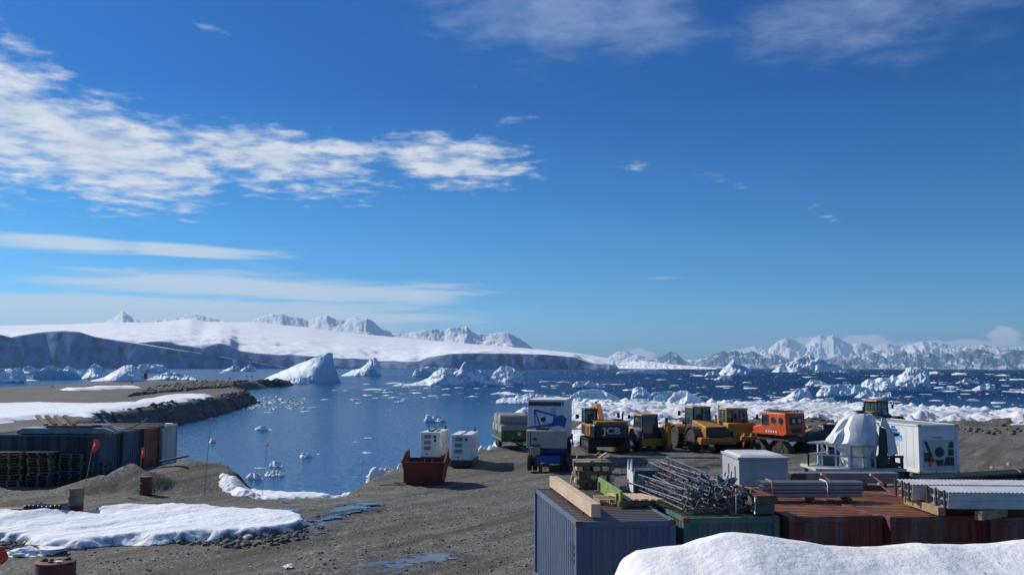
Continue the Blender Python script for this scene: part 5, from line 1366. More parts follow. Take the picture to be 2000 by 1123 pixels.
m = MB(); m.cyl((1.15, -1.3, 2.26), (1.15, -1.3, 2.72), 0.07); m.cyl((1.15, -1.3, 2.72), (1.2, -1.42, 2.95), 0.06); m.build('exhaust', M['steel_dark'], t, smooth=True)
mirror(t, (1.28, 1.0, 2.55), 0.22, 0.4, (1.3, 1.0, 2.0)); mirror(t, (-1.85, 1.3, 2.45), 0.24, 0.34, (-1.5, 1.4, 2.5))
m = MB(); m.prism([(0.9, 1.5), (1.3, 1.35), (3.2, 2.75), (5.6, 2.35), (5.75, 2.7), (3.3, 3.35), (2.6, 3.3), (0.8, 1.95)], 'yz', -0.22, 0.22); bo = m.build('boom', M['orange'], t, bevel=0.03)
MB().cyl((0.30, 0.9, 1.3), (0.30, 3.0, 2.7), 0.09).build('boom_ram', M['chrome'], bo, smooth=True); MB().cyl((-0.30, 0.9, 1.3), (-0.30, 3.0, 2.7), 0.09).build('boom_ram', M['chrome'], bo, smooth=True)
m = MB(); m.prism([(5.35, 2.9), (5.75, 3.0), (5.5, 0.9), (5.15, 0.9)], 'yz', -0.17, 0.17); ar_ = m.build('dipper_arm', M['orange'], t, bevel=0.02)
MB().cyl((0, 3.6, 3.45), (0, 5.4, 3.05), 0.08).build('arm_ram', M['chrome'], t, smooth=True)
m = MB(); m.prism([(4.6, 0.9), (5.6, 1.0), (5.75, 0.4), (5.2, 0.02), (4.6, 0.1), (4.45, 0.4)], 'yz', -0.6, 0.6); m.build('bucket', M['steel_dark'], t, bevel=0.03)
MB().lathe((-0.75, -0.2, 3.1), (0, 0, 1), [(0, .07), (.12, .07), (.15, .03)], 12).build('beacon', M['orange'], t, smooth=True)

# ------------------------------------------------------------------ backhoe loader
q = gp(1266, 879)
t = empty('backhoe_loader', (q.x, q.y + 1.6, gz(q.x, q.y)), R(14), 'yellow backhoe loader with its digging arm folded up at the right', 'backhoe loader')
for x, y, r_, w_ in ((-1.0, -0.6, 0.80, 0.46), (1.0, -0.6, 0.80, 0.46), (-0.95, 1.75, 0.55, 0.34), (0.95, 1.75, 0.55, 0.34)): wheel(t, x, y, r_, w_, M['orange'])
MB().bx(-0.55, 0.55, -1.3, 2.2, 0.55, 1.1).build('chassis', M['steel_dark'], t, bevel=0.04)
m = MB(); m.prism([(0.6, 1.1), (2.4, 1.1), (2.4, 1.5), (0.6, 1.85)], 'yz', -0.45, 0.45); m.build('bonnet', M['yellow'], t, bevel=0.05)
cab(t, -0.78, 0.62, -1.25, 0.55, 1.0, 2.62, lower=0.22, roof_m=M['yellow'], taper=0.9, glass=M['dark_glass'])
for x in (-1.0, 1.0):
    m = MB(); pr = [(-0.6 + math.cos(a_) * 0.92, 0.82 + math.sin(a_) * 0.92) for a_ in [math.pi * k / 10 for k in range(11)]] + [(-0.6 + math.cos(a_) * 0.86, 0.82 + math.sin(a_) * 0.86) for a_ in [math.pi * (10 - k) / 10 for k in range(11)]]
    m.prism(pr, 'yz', x - 0.25, x + 0.25); m.build('mudguard', M['galv_light'] if x < 0 else M['steel_dark'], t)
mirror(t, (-1.15, 0.4, 2.5), 0.2, 0.3, (-0.75, 0.4, 2.5))
MB().bx(-1.1, 1.1, -1.75, -1.5, 0.4, 0.95).build('hoe_frame', M['yellow'], t, bevel=0.03)
m = MB(); m.prism([(-1.9, 0.6), (-2.25, 0.6), (-2.45, 1.2), (-2.4, 2.05), (-2.05, 2.2), (-1.9, 1.8)], 'yz', 0.62, 1.12); m.build('folded_boom', M['yellow'], t, bevel=0.04)
m = MB(); m.prism([(-2.46, 0.45), (-2.62, 0.45), (-2.62, 1.9), (-2.46, 1.9)], 'yz', 0.72, 1.02); m.build('dipper_arm', M['orange'], t, bevel=0.02)
MB().box((0.87, -2.35, 0.3), (0.6, 0.5, 0.4)).build('hoe_bucket', M['steel_dark'], t, bevel=0.05)
MB().cyl((0.87, -2.1, 2.15), (0.87, -2.15, 2.5), 0.12, n=10).build('knuckle', M['steel_dark'], t)
for x in (-1.05, 1.05): MB().bx(x - 0.09, x + 0.09, -1.8, -1.62, 0.15, 1.5).build('stabiliser_leg', M['steel_dark'], t)
m = MB(); m.prism([(2.9, 0.1), (3.6, 0.1), (3.2, 0.9), (2.85, 0.9)], 'yz', -1.15, 1.15); m.build('front_bucket', M['steel_dark'], t, bevel=0.02)
for x in (-0.5, 0.5): MB().bar((x, 0.8, 1.5), (x, 3.0, 0.7), 0.12, 0.2).build('loader_arm', M['yellow'], t)

# ------------------------------------------------------------------ wheel loader
def wheel_loader(label, loc, rz, roofm, body, sc_=1.0):
    t = empty('wheel_loader', loc, rz, label, 'wheel loader', 'wheel loaders')
    for x in (-1.08, 1.08):
        for y in (-1.55, 1.65): wheel(t, x, y, 0.86, 0.62, body)
    MB().bx(-0.6, 0.6, -2.7, 2.2, 0.75, 1.2).build('frame', M['steel_dark'], t, bevel=0.04)
    m = MB(); m.prism([(-3.05, 1.15), (-0.45, 1.15), (-0.45, 2.28), (-0.9, 2.28), (-2.95, 1.92), (-3.05, 1.7)], 'yz', -0.78, 0.78); m.build('engine_hood', body, t, bevel=0.06)
    m = MB(); m.bx(-0.74, 0.74, -3.12, -3.04, 1.17, 1.88); g_ = m.build('radiator_grille', M['black'], t, bevel=0.02)
    m = MB()
    for k in range(7): m.bx(-0.68, 0.68, -3.145, -3.122, 1.25 + k * 0.085, 1.285 + k * 0.085)
    m.build('grille_bars', M['steel_dark'], g_)
    m = MB(); m.prism([(-3.35, 0.85), (-3.3, 1.14), (-2.6, 1.14), (-2.4, 0.7), (-3.2, 0.62)], 'yz', -1.28, 1.28); m.build('counterweight', body, t, bevel=0.05)
    m = MB()
    for k in range(5): m.bx(-0.786, -0.781, -2.2 + k * 0.14, -2.12 + k * 0.14, 1.45, 1.9)
    m.build('side_vent', M['black'], t)
    MB().bx(-0.84, 0.84, -0.62, 1.05, 1.0, 1.35).build('cab_platform', M['steel_dark'], t)
    cab(t, -0.76, 0.76, -0.55, 1.0, 1.36, 3.18, lower=0.32, roof_m=roofm, taper=0.95, mullions=(1, 0))
    for x in (-1.08, 1.08):
        for y in (-1.55, 1.65):
            m = MB(); A_ = [math.radians(20 + 140 * k / 8) for k in range(9)]
            pr = [(y + math.cos(a_) * 1.0, 0.9 + math.sin(a_) * 0.98) for a_ in A_] + [(y + math.cos(a_) * 0.94, 0.9 + math.sin(a_) * 0.92) for a_ in A_[::-1]]
            m.prism(pr, 'yz', x - 0.33, x + 0.33); m.build('mudguard', M['steel_dark'] if y < 0 else body, t)
    m = MB()
    for k in range(4): m.bx(-1.15, -0.85, -0.1 + 0.0 * k, 0.35, 0.45 + 0.25 * k, 0.49 + 0.25 * k)
    m.bar((-1.15, -0.1, 0.4), (-1.15, -0.1, 2.3), 0.04, 0.04); m.build('steps', M['steel_dark'], t)
    mirror(t, (-1.25, 0.9, 2.75), 0.22, 0.38, (-0.76, 0.95, 2.9)); mirror(t, (1.25, 0.9, 2.75), 0.22, 0.38, (0.76, 0.95, 2.9)); mirror(t, (-1.35, -0.4, 2.05), 0.36, 0.16, (-1.0, -0.3, 1.5))
    MB().cyl((0.5, -2.0, 2.1), (0.5, -2.0, 2.75), 0.06).build('exhaust', M['steel_dark'], t, smooth=True)
    for x in (-0.55, 0.55): MB().bar((x, 1.2, 1.9), (x, 3.4, 0.6), 0.14, 0.34).build('lift_arm', body, t)
    m = MB(); m.prism([(3.3, 0.05), (4.5, 0.05), (4.0, 0.7), (3.9, 1.25), (3.35, 1.15), (3.2, 0.5)], 'yz', -1.4, 1.4); m.build('bucket', M['steel_dark'], t, bevel=0.03)
    return t


M['tan_roof'] = mat('sun_bleached_roof', (0.42, 0.20, 0.12), (0.34, 0.17, 0.10), 2, 0.6)
q = gp(1384, 882); wheel_loader('large yellow wheel loader with a black rear grille, parked between the backhoe and bulldozer', (q.x - 0.2, q.y + 2.4, gz(q.x, q.y)), R(12), M['tan_roof'], M['yellow'])
q = gp(1722, 856); wheel_loader('far yellow wheel loader whose cab rises behind the white refrigerated container', (q.x - 0.2, q.y + 1.0, gz(q.x, q.y)), R(-62), M['yellow'], M['yellow'])

# ------------------------------------------------------------------ bulldozer
q = gp(1443, 873)
t = empty('bulldozer', (q.x, q.y + 1.8, gz(q.x, q.y)), R(10), 'faded yellow bulldozer with a ripper at the rear', 'bulldozer')
for x in (-1.12, 1.12): track(t, x, 0.6, -1.9, 2.0, 1.15)
MB().bx(-0.8, 0.8, -1.9, 2.0, 0.5, 1.35).build('hull', M['ochre'], t, bevel=0.04)
MB().bx(-1.15, 1.15, -1.7, -0.6, 1.2, 1.95).build('fuel_tank', M['ochre'], t, bevel=0.08)
for x in (-1.15, 1.15): MB().bx(x - 0.28, x + 0.28, -1.5, 1.3, 1.18, 1.28).build('fender', M['ochre'], t)
MB().bx(-0.55, 0.55, 0.9, 2.6, 1.2, 2.0).build('engine_hood', M['ochre'], t, bevel=0.06)
cab(t, -0.95, 0.95, -0.85, 0.75, 1.5, 2.95, lower=0.25, frame_m=M['ochre'], roof_m=M['ochre'], mullions=(2, 1), taper=0.92)
MB().bx(-0.35, 0.35, -1.1, -0.9, 1.97, 2.3).build('seat_back_box', M['redsteel'], t, bevel=0.03)
MB().cyl((-0.6, 1.4, 2.0), (-0.6, 1.4, 3.2), 0.07).build('exhaust', M['steel_dark'], t, smooth=True)
MB().bx(-1.38, -1.12, -0.4, 0.3, 1.3, 2.15).build('air_cleaner', M['ochre'], t, bevel=0.04)
m = MB(); m.bar((-0.35, -1.9, 1.1), (-0.25, -2.7, 0.9), 0.14, 0.16); m.bar((0.35, -1.9, 1.1), (0.25, -2.7, 0.9), 0.14, 0.16); m.bx(-0.6, 0.6, -2.95, -2.7, 0.72, 1.0); rp = m.build('ripper_frame', M['ochre'], t, bevel=0.02)
for x in (-0.35, 0.25):
    m = MB(); m.prism([(-2.8, 1.25), (-3.0, 1.2), (-2.98, 0.55), (-2.7, 0.12), (-2.8, 0.55)], 'yz', x - 0.06, x + 0.06); m.build('ripper_tooth', M['ochre'], rp)
m = MB(); m.prism([(2.8, 0.05), (3.05, 0.05), (2.95, 0.6), (3.1, 1.15), (2.85, 1.15), (2.7, 0.6)], 'yz', -1.6, 1.6); m.build('blade', M['ochre'], t, bevel=0.02)
for x in (-1.45, 1.45): MB().bar((x, 0.3, 0.5), (x, 2.8, 0.5), 0.12, 0.18).build('push_arm', M['ochre'], t)

# ------------------------------------------------------------------ orange snow vehicle on four track pods
q = gp(1532, 880)
t = empty('snow_vehicle', (q.x, q.y + 0.8, gz(q.x, q.y)), R(24), 'orange boxy snow vehicle on four track units, roof rack on top', 'snow vehicle')
m = MB(); m.prism([(-1.75, 1.32), (1.25, 1.32), (1.25, 2.2), (0.95, 2.95), (-1.6, 2.95), (-1.75, 1.32)][:5], 'yz', -0.92, 0.92); m.build('cabin', M['red_orange'], t, bevel=0.07)
m = MB(); m.prism([(1.2, 1.25), (2.45, 1.25), (2.45, 1.75), (1.2, 2.05)], 'yz', -0.72, 0.72); m.build('bonnet', M['red_orange'], t, bevel=0.07)
MB().bx(-0.75, 0.75, -1.7, 2.3, 0.85, 1.25).build('chassis', M['steel_dark'], t)
m = MB(); m.bx(-0.99, -0.9, -1.5, 2.2, 1.3, 1.42); m.build('side_sill', M['red_orange'], t)
m = MB()
for k in range(5): m.bx(-1.0, -0.995, -0.7 + k * 0.28, -0.55 + k * 0.28, 1.45, 1.6)
m.build('vent_slots', M['white'], t)
for k, (ya, yb) in enumerate([(0.35, 1.0)]):
    f_ = MB().bx(-0.945, -0.925, ya - 0.06, yb + 0.06, 1.98, 2.78).build('window_frame', M['steel_dark'], t, bevel=0.01); MB().bx(-0.955, -0.947, ya, yb, 2.05, 2.72).build('pane', M['glass_sky'] if 'glass_sky' in M else M['dark_glass'], f_)
for y in (-0.25, -1.1):
    f_ = MB().cyl((-0.925, y, 2.38), (-0.945, y, 2.38), 0.27, n=20).build('round_window_frame', M['steel_dark'], t); MB().cyl((-0.946, y, 2.38), (-0.954, y, 2.38), 0.20, n=20).build('pane', M['dark_glass'], f_)
rp = MB().box((0, -1.69, 2.38), (1.1, 0.06, 0.5), Matrix.Rotation(R(-5.3), 3, 'X')).build('rear_window_panel', M['steel_dark'], t, bevel=0.02)
for x in (-0.25, 0.3): MB().cyl((x, -1.735, 2.38), (x, -1.75, 2.38), 0.17, n=18).build('round_pane', M['galv_light'], rp)
m = MB()
for k in range(6): m.bx(-0.4, 0.4, -1.80, -1.765, 1.52 + k * 0.06, 1.555 + k * 0.06)
m.build('rear_grille', M['steel_dark'], t)
m = MB()
for x in (-0.8, 0.8): m.bar((x, -1.6, 3.14), (x, 0.95, 3.14), 0.035, 0.035); m.bar((x, -1.6, 3.04), (x, 0.95, 3.04), 0.03, 0.03)
for k in range(9):
    y = -1.6 + k * 0.319; m.bar((-0.8, y, 3.06), (0.8, y, 3.06), 0.035, 0.035)
    for x in (-0.8, 0.8): m.bar((x, y, 2.96), (x, y, 3.15), 0.03, 0.03, up=(0, 1, 0))
m.build('roof_rack', M['steel_dark'], t)
mirror(t, (-1.15, 1.35, 2.6), 0.18, 0.3, (-0.92, 1.2, 2.6))
MB().bx(-0.78, 0.78, 1.18, 1.22, 2.12, 2.75).build('windscreen', M['dark_glass'], t)
for x in (-0.95, 0.95):
    for y in (-1.35, 1.25):
        po = MB(); prf = [(y - 0.95, 0.1), (y - 0.75, 0.0), (y + 0.75, 0.0), (y + 0.95, 0.1), (y + 0.9, 0.34), (y + 0.22, 0.86), (y - 0.22, 0.86), (y - 0.9, 0.34)]
        po.prism(prf, 'yz', x - 0.27, x + 0.27)
        for k in range(8):
            a_, b_ = Vector((0, *prf[k])), Vector((0, *prf[(k + 1) % 8])); nn_ = max(1, int((b_ - a_).length / 0.16))
            for j in range(nn_):
                p_ = a_.lerp(b_, (j + 0.5) / nn_); dv = (b_ - a_).normalized(); rot = Matrix((Vector((1, 0, 0)), dv, Vector((0, dv.z, -dv.y)))).transposed()
                po.box((x, p_.y, p_.z), (0.60, 0.05, 0.07), rot)
        pt_ = po.build('track_pod', M['rubber'], t)
        m = MB()
        for yy, zz_, rr in ((y, 0.60, 0.22), (y - 0.65, 0.25, 0.18), (y + 0.65, 0.25, 0.18), (y - 0.22, 0.2, 0.15), (y + 0.22, 0.2, 0.15)): m.cyl((x - 0.31, yy, zz_), (x + 0.31, yy, zz_), rr, n=12)
        m.build('road_wheels', M['steel_dark'], pt_)

# ------------------------------------------------------------------ attachments right of the snow vehicle
q = gp(1590, 878)
t = empty('snow_blower_attachment', (q.x, q.y, gz(q.x, q.y)), R(20), 'low dark machine with a rounded yellow-edged cowl, right of the orange vehicle', 'machine attachment')
m = MB(); A_ = [math.radians(10 + 150 * k / 10) for k in range(11)]; pr = [(0.2 + math.cos(a_) * 0.95, 0.85 + math.sin(a_) * 0.75) for a_ in A_] + [(-1.0, 0.5), (1.0, 0.5)]
m.prism(pr, 'xz', -0.8, 0.5); m.build('cowl', M['steel_dark'], t, bevel=0.04)
m = MB(); m.prism([(0.2 + math.cos(a_) * 0.99, 0.85 + math.sin(a_) * 0.79) for a_ in A_] + [(0.2 + math.cos(a_) * 0.95, 0.85 + math.sin(a_) * 0.75) for a_ in A_[::-1]], 'xz', 0.1, 0.5); m.build('cowl_edge', M['ochre'], t)
for x in (-1.1, -0.3, 0.7, 1.25): MB().cyl((x, -0.95, 0.42), (x, -0.65, 0.42), 0.36, n=14).build('drum', M['rubber'], t)
m = MB(); m.bar((-1.3, -0.9, 0.85), (1.5, -0.9, 0.85), 0.09, 0.12); m.bar((-0.25, -1.0, 0.1), (-0.2, -0.95, 1.2), 0.08, 0.08); m.bar((1.4, -0.8, 0.0), (1.4, -0.8, 1.45), 0.14, 0.14); m.build('frame', M['steel_dark'], t)
MB().prism([(-0.35, 0.35), (-0.15, 0.35), (-0.22, 1.05)], 'xz', -1.08, -1.02).build('bright_plate', M['galv'], t)
q = gp(1636, 874)
t = empty('loader_bucket', (q.x, q.y, gz(q.x, q.y)), R(-15), 'dark loader bucket with an orange corner standing behind the white tarpaulin', 'loader bucket')
m = MB(); m.prism([(-0.5, 0.6), (0.5, 0.6), (0.7, 1.9), (-0.2, 1.9)], 'yz', -1.0, 1.1); m.build('shell', M['steel_dark'], t, bevel=0.02)
m = MB(); m.prism([(-0.62, 0.55), (0.42, 0.55), (-0.2, 1.85), (-0.42, 1.85)], 'yz', -1.08, -1.0); m.build('side_plate', M['grey'], t)
MB().box((-0.98, -0.25, 1.93), (0.34, 0.3, 0.10)).build('orange_corner', M['orange'], t, bevel=0.02)
MB().bx(-0.6, 0.9, -0.4, 0.4, 0.0, 0.6).build('stand', M['wood_dark'], t)
MB().bx(0.3, 1.4, -0.1, 0.6, 1.9, 2.3).build('hydraulic_block', M['steel_dark'], t, bevel=0.03)

# ------------------------------------------------------------------ refrigerated container
q = gp(1793, 829, 3.22)
rf_ = container('white refrigerated container with a blue iceberg logo on its sunlit side', (q.x, q.y, 0.63), R(12), (M['white'], M['ochre']), roof=M['white'], wall_mat=M['white'], pitch=0.9, cat='refrigerated container')
rf_.name = 'refrigerated_container'
for c_ in list(rf_.children):
    if c_.name.startswith(('end_wall', 'side_wall')):
        me = c_.data
        for v in me.vertices:      # insulated containers have smooth walls
            if c_.name.startswith('side_wall'): v.co.x = 0.05 if v.co.x < 1 else 2.39
            else: v.co.y = 0.05 if v.co.y < 1 else 6.01
m = MB()
for k in range(9): m.bx(0.043, 0.048, 0.5 + k * 0.62, 0.515 + k * 0.62, 0.2, 2.42)
m.build('panel_seam', M['grey'], rf_)
# refrigeration unit front
F0 = 0.047
MB().bx(0.28, 2.16, 0.02, F0, 0.2, 1.76).build('machinery_recess', M['offwhite'], rf_)
def poly_plate(name, pts, y0, y1, material, parent): return MB().prism(pts, 'xz', y0, y1).build(name, material, parent)
poly_plate('dark_panel', [(0.34, 1.70), (0.50, 1.70), (0.95, 0.6), (0.80, 0.6)], 0.0, 0.018, M['steel_dark'], rf_)
poly_plate('dark_panel', [(0.32, 1.10), (0.66, 1.10), (0.88, 0.62), (0.32, 0.62)], 0.004, 0.018, M['steel_dark'], rf_)
poly_plate('dark_panel', [(1.62, 0.85), (2.12, 0.85), (2.12, 0.4), (1.48, 0.4)], 0.0, 0.018, M['steel_dark'], rf_)
poly_plate('dark_panel', [(1.88, 1.66), (2.1, 1.66), (2.1, 1.34), (1.78, 1.34)], 0.0, 0.018, M['steel_dark'], rf_)
poly_plate('control_box', [(1.80, 1.26), (2.08, 1.26), (2.08, 0.92), (1.80, 0.92)], -0.03, 0.018, M['steel_dark'], rf_)
poly_plate('lower_panel', [(0.98, 0.72), (1.5, 0.72), (1.42, 0.4), (1.08, 0.4)], 0.0, 0.018, M['steel_dark'], rf_)
fan = MB().cyl((1.22, 0.018, 1.12), (1.22, -0.03, 1.12), 0.32, n=28).build('fan_shroud', M['offwhite'], rf_)
MB().cyl((1.22, -0.032, 1.12), (1.22, -0.036, 1.12), 0.28, n=28).build('fan_opening', M['black'], fan)
m = MB()
for k in range(6):
    a_ = k * math.pi / 3; m.bar((1.22, -0.042, 1.12), (1.22 + math.cos(a_) * 0.25, -0.042, 1.12 + math.sin(a_) * 0.25), 0.05, 0.006, up=(0, 1, 0))
m.cyl((1.22, -0.038, 1.12), (1.22, -0.06, 1.12), 0.06, n=12); m.build('fan_blades', M['steel_dark'], fan)
m = MB(); m.bar((0.62, -0.06, 0.35), (0.72, -0.06, 0.9), 0.10, 0.03, up=(0, 1, 0)); m.build('red_cable', M['flag'], rf_)
text_obj('THERMO KING', 0.10, M['steel_dark'], rf_, (1.15, 0.04, 1.88), (R(90), 0, 0), depth=0.003)
# logo: mosaic iceberg of small blue tiles on the left side (plane x = 0.045), read along -y
B1 = mat('logo_dark_blue', (0.02, 0.10, 0.42), None, 1, 0.5); B2 = mat('logo_mid_blue', (0.04, 0.22, 0.62), None, 1, 0.5); B3 = mat('logo_light_blue', (0.16, 0.46, 0.78), None, 1, 0.5)
shape = [(0, 1, B3), (0, 2, B3), (0, 3, B3), (0, 4, B3), (0, 5, B3), (1, 0, B2), (1, 1, B2), (1, 2, B2), (1, 3, B2), (1, 4, B3), (1, 5, B2), (2, 0, B2), (2, 1, B1), (2, 2, B1), (2, 3, B2), (2, 4, B2), (3, 0, B1), (3, 1, B1), (3, 2, B1), (3, 3, B1), (4, 1, B1), (4, 2, B2)]
for r_, c_, bm_ in shape:
    y = 2.62 - c_ * 0.19; z = 1.62 + r_ * 0.16
    MB().bx(0.038, 0.047, y - 0.17, y, z, z + 0.14).build('logo_tile', bm_, rf_)
text_obj('ICE', 0.34, mat('logo_grey', (0.42, 0.44, 0.46), None, 1, 0.6), rf_, (0.044, 2.05, 1.42), (R(90), 0, R(-90)), depth=0.002)
for y in (0.6, 3.0, 5.4): 
    o = MB().bx(-0.1, 2.54, y - 0.12, y + 0.12, 0, 0.62).build('timber_block', M['wood_dark'], None); o.location = (q.x, q.y, 0); o.rotation_euler = (0, 0, R(12)); tag(o, 'heavy timber baulk under the white refrigerated container', 'timber', 'baulks under the refrigerated container')

# ------------------------------------------------------------------ tarpaulin-covered dish on its platform
q = dp(1690, 922, 44.0)
t = empty('covered_machine', (q.x, q.y + 1.2, q.z), R(0), 'tall machine wrapped in a loose white tarpaulin, left of the white refrigerated container', 'covered machine')
pz = [0.22, 0.5, 0.85, 1.15, 1.38, 1.52, 1.75, 2.05, 2.4, 2.75, 3.0, 3.16, 3.24]
rx = [0.98, 0.94, 0.94, 1.10, 1.36, 1.50, 1.46, 1.32, 1.16, 1.00, 0.86, 0.66, 0.28]
ox = [0.25, 0.25, 0.22, 0.10, -0.04, -0.08, 0.02, 0.10, 0.18, 0.26, 0.34, 0.38, 0.42]
nA = 30; vs = []; rt = random.Random(4)
gore = [rt.uniform(-0.17, 0.12) for _ in range(nA)]
for i, (z_, r_, o_) in enumerate(zip(pz, rx, ox)):
    for k in range(nA):          # cloth pulled tight between folds: each gore keeps its own line from the crown down
        a_ = 2 * math.pi * (k + 0.25 * math.sin(z_ * 1.3 + k)) / nA
        w_ = 0.25 if z_ > 2.9 else (1.0 if z_ > 1.4 else 1.7)
        fold = 1 + gore[(k + i // 4) % nA] * w_ + rt.uniform(-0.025, 0.025)
        vs.append((o_ + math.cos(a_) * r_ * fold, math.sin(a_) * r_ * 0.85 * fold, z_ + (0.10 * math.sin(k * 1.7) + 0.07 * math.sin(k * 0.9 + 1) if 0.8 < z_ < 1.8 else 0.02 * math.sin(k * 2.1))))
fs = []
for i in range(len(pz) - 1):
    for k in range(nA):
        a_, b_, c2, d2 = i * nA + k, i * nA + (k + 1) % nA, (i + 1) * nA + (k + 1) % nA, (i + 1) * nA + k
        fs += [(a_, b_, c2), (a_, c2, d2)] if (i + k) % 2 else [(a_, b_, d2), (b_, c2, d2)]
fs.append(tuple(range((len(pz) - 1) * nA, len(pz) * nA)))
tp_ = mesh_obj('tarpaulin', vs, fs, M['tarp'], t, smooth=True); tp_.data.set_sharp_from_angle(angle=R(17))
for z_, r_ in ((1.42, 1.40), (0.62, 0.9)):
    m = MB(); pts_ = [Vector((0.0 + math.cos(q_) * r_ * 1.06, math.sin(q_) * r_ * 0.9, z_ - 0.14 * math.cos(q_ * 3))) for q_ in [k * math.pi / 12 for k in range(25)]]
    m.tube(pts_, 0.018, 5); m.build('lashing', M['offwhite'], t)
m = MB(); ring = []
for k in range(15):
    a_ = math.radians(-12 + 108 * k / 14); ring.append((math.cos(a_), math.sin(a_)))
for k in range(14):
    for rr in (2.02, 1.78):
        m.bar((0.05 + ring[k][0] * rr, -0.2, 1.35 + ring[k][1] * rr * 0.98), (0.05 + ring[k + 1][0] * rr, -0.2, 1.35 + ring[k + 1][1] * rr * 0.98), 0.05, 0.05, up=(0, 1, 0))
    if k % 3 == 0: m.bar((0.05 + ring[k][0] * 2.02, -0.2, 1.35 + ring[k][1] * 1.98), (0.05 + ring[k][0] * 1.78, -0.2, 1.35 + ring[k][1] * 1.75), 0.04, 0.04, up=(0, 1, 0))
m.build('hoop_ladder', M['grey'], t)
m = MB(); m.prism([(0.55, 0.3), (0.95, 1.0), (1.05, 2.5), (1.35, 2.4), (1.42, 1.2), (1.35, 0.3)], 'xz', -1.15, -0.95); m.build('open_flap', M['black'], t)
m = MB(); m.prism([(1.36, 2.45), (1.05, 2.55), (1.15, 3.0), (0.75, 3.16), (1.35, 3.0), (1.8, 2.1), (2.0, 1.0), (1.45, 0.85), (1.42, 1.6)], 'xz', -1.12, -1.07); m.build('hanging_tarp', M['tarp'], t)
m = MB(); m.bx(1.0, 2.4, -0.9, 0.7, 0.25, 0.42); m.bx(1.9, 2.1, -0.5, -0.3, 0.4, 2.0); m.bx(1.65, 2.35, -0.55, -0.25, 1.95, 2.1); m.bx(1.1, 2.4, -0.95, -0.8, 0.75, 0.88)
for x in (1.15, 1.7, 2.3): m.bx(x - .07, x + .07, -0.95, -0.8, 0.0, 0.75)
m.build('pedestal', M['steel_dark'], t, bevel=0.02)
MB().lathe((1.35, -0.97, 0.62), (0, -1, 0), [(0, .2), (.1, .2), (.14, .08)], 14).build('motor', M['redsteel'], t, smooth=True)
MB().bx(0.12, 0.5, -0.3, 0.1, 3.25, 3.38).build('top_box', M['steel_dark'], t)
m = MB(); m.bx(-2.8, 2.3, -1.5, 1.3, 0.05, 0.2); m.build('platform', M['offwhite'], t, bevel=0.02)
t.scale = (0.84, 0.84, 0.84)
for x in (-2.5, 0.0, 2.1):
    for y in (-1.35, 1.15): MB().bx(x - 0.09, x + 0.09, y - 0.09, y + 0.09, -q.z / 0.84, 0.048).build('leg', M['steel_dark'], t)
def rail(name, a, b, h, nb, material, mid=True):
    a, b = Vector(a), Vector(b); m = MB()
    for z_ in ([0.03, h * 0.52, h] if mid else [0.03, h]): m.bar(a + Vector((0, 0, z_)), b + Vector((0, 0, z_)), 0.075, 0.075)
    for k in range(nb + 1): q_ = a.lerp(b, k / nb); m.bar(q_, q_ + Vector((0, 0, h)), 0.075, 0.075, up=(0, 1, 0))
    return m.build(name, material, t)
rail('guard_rail', (-2.78, -0.2, 0.2), (-0.85, -1.45, 0.2), 1.32, 3, M['white']); rail('guard_rail', (-2.78, -0.2, 0.2), (-1.2, 1.2, 0.2), 1.32, 2, M['white'])
rail('guard_rail', (-0.75, -1.48, 0.2), (0.55, -1.48, 0.2), 1.25, 2, M['grey'])
MB().bx(-2.0, -0.9, 0.1, 0.7, 0.22, 0.78).build('green_box', mat('teal_box', (0.02, 0.10, 0.11), None, 1, 0.5), t, bevel=0.02)

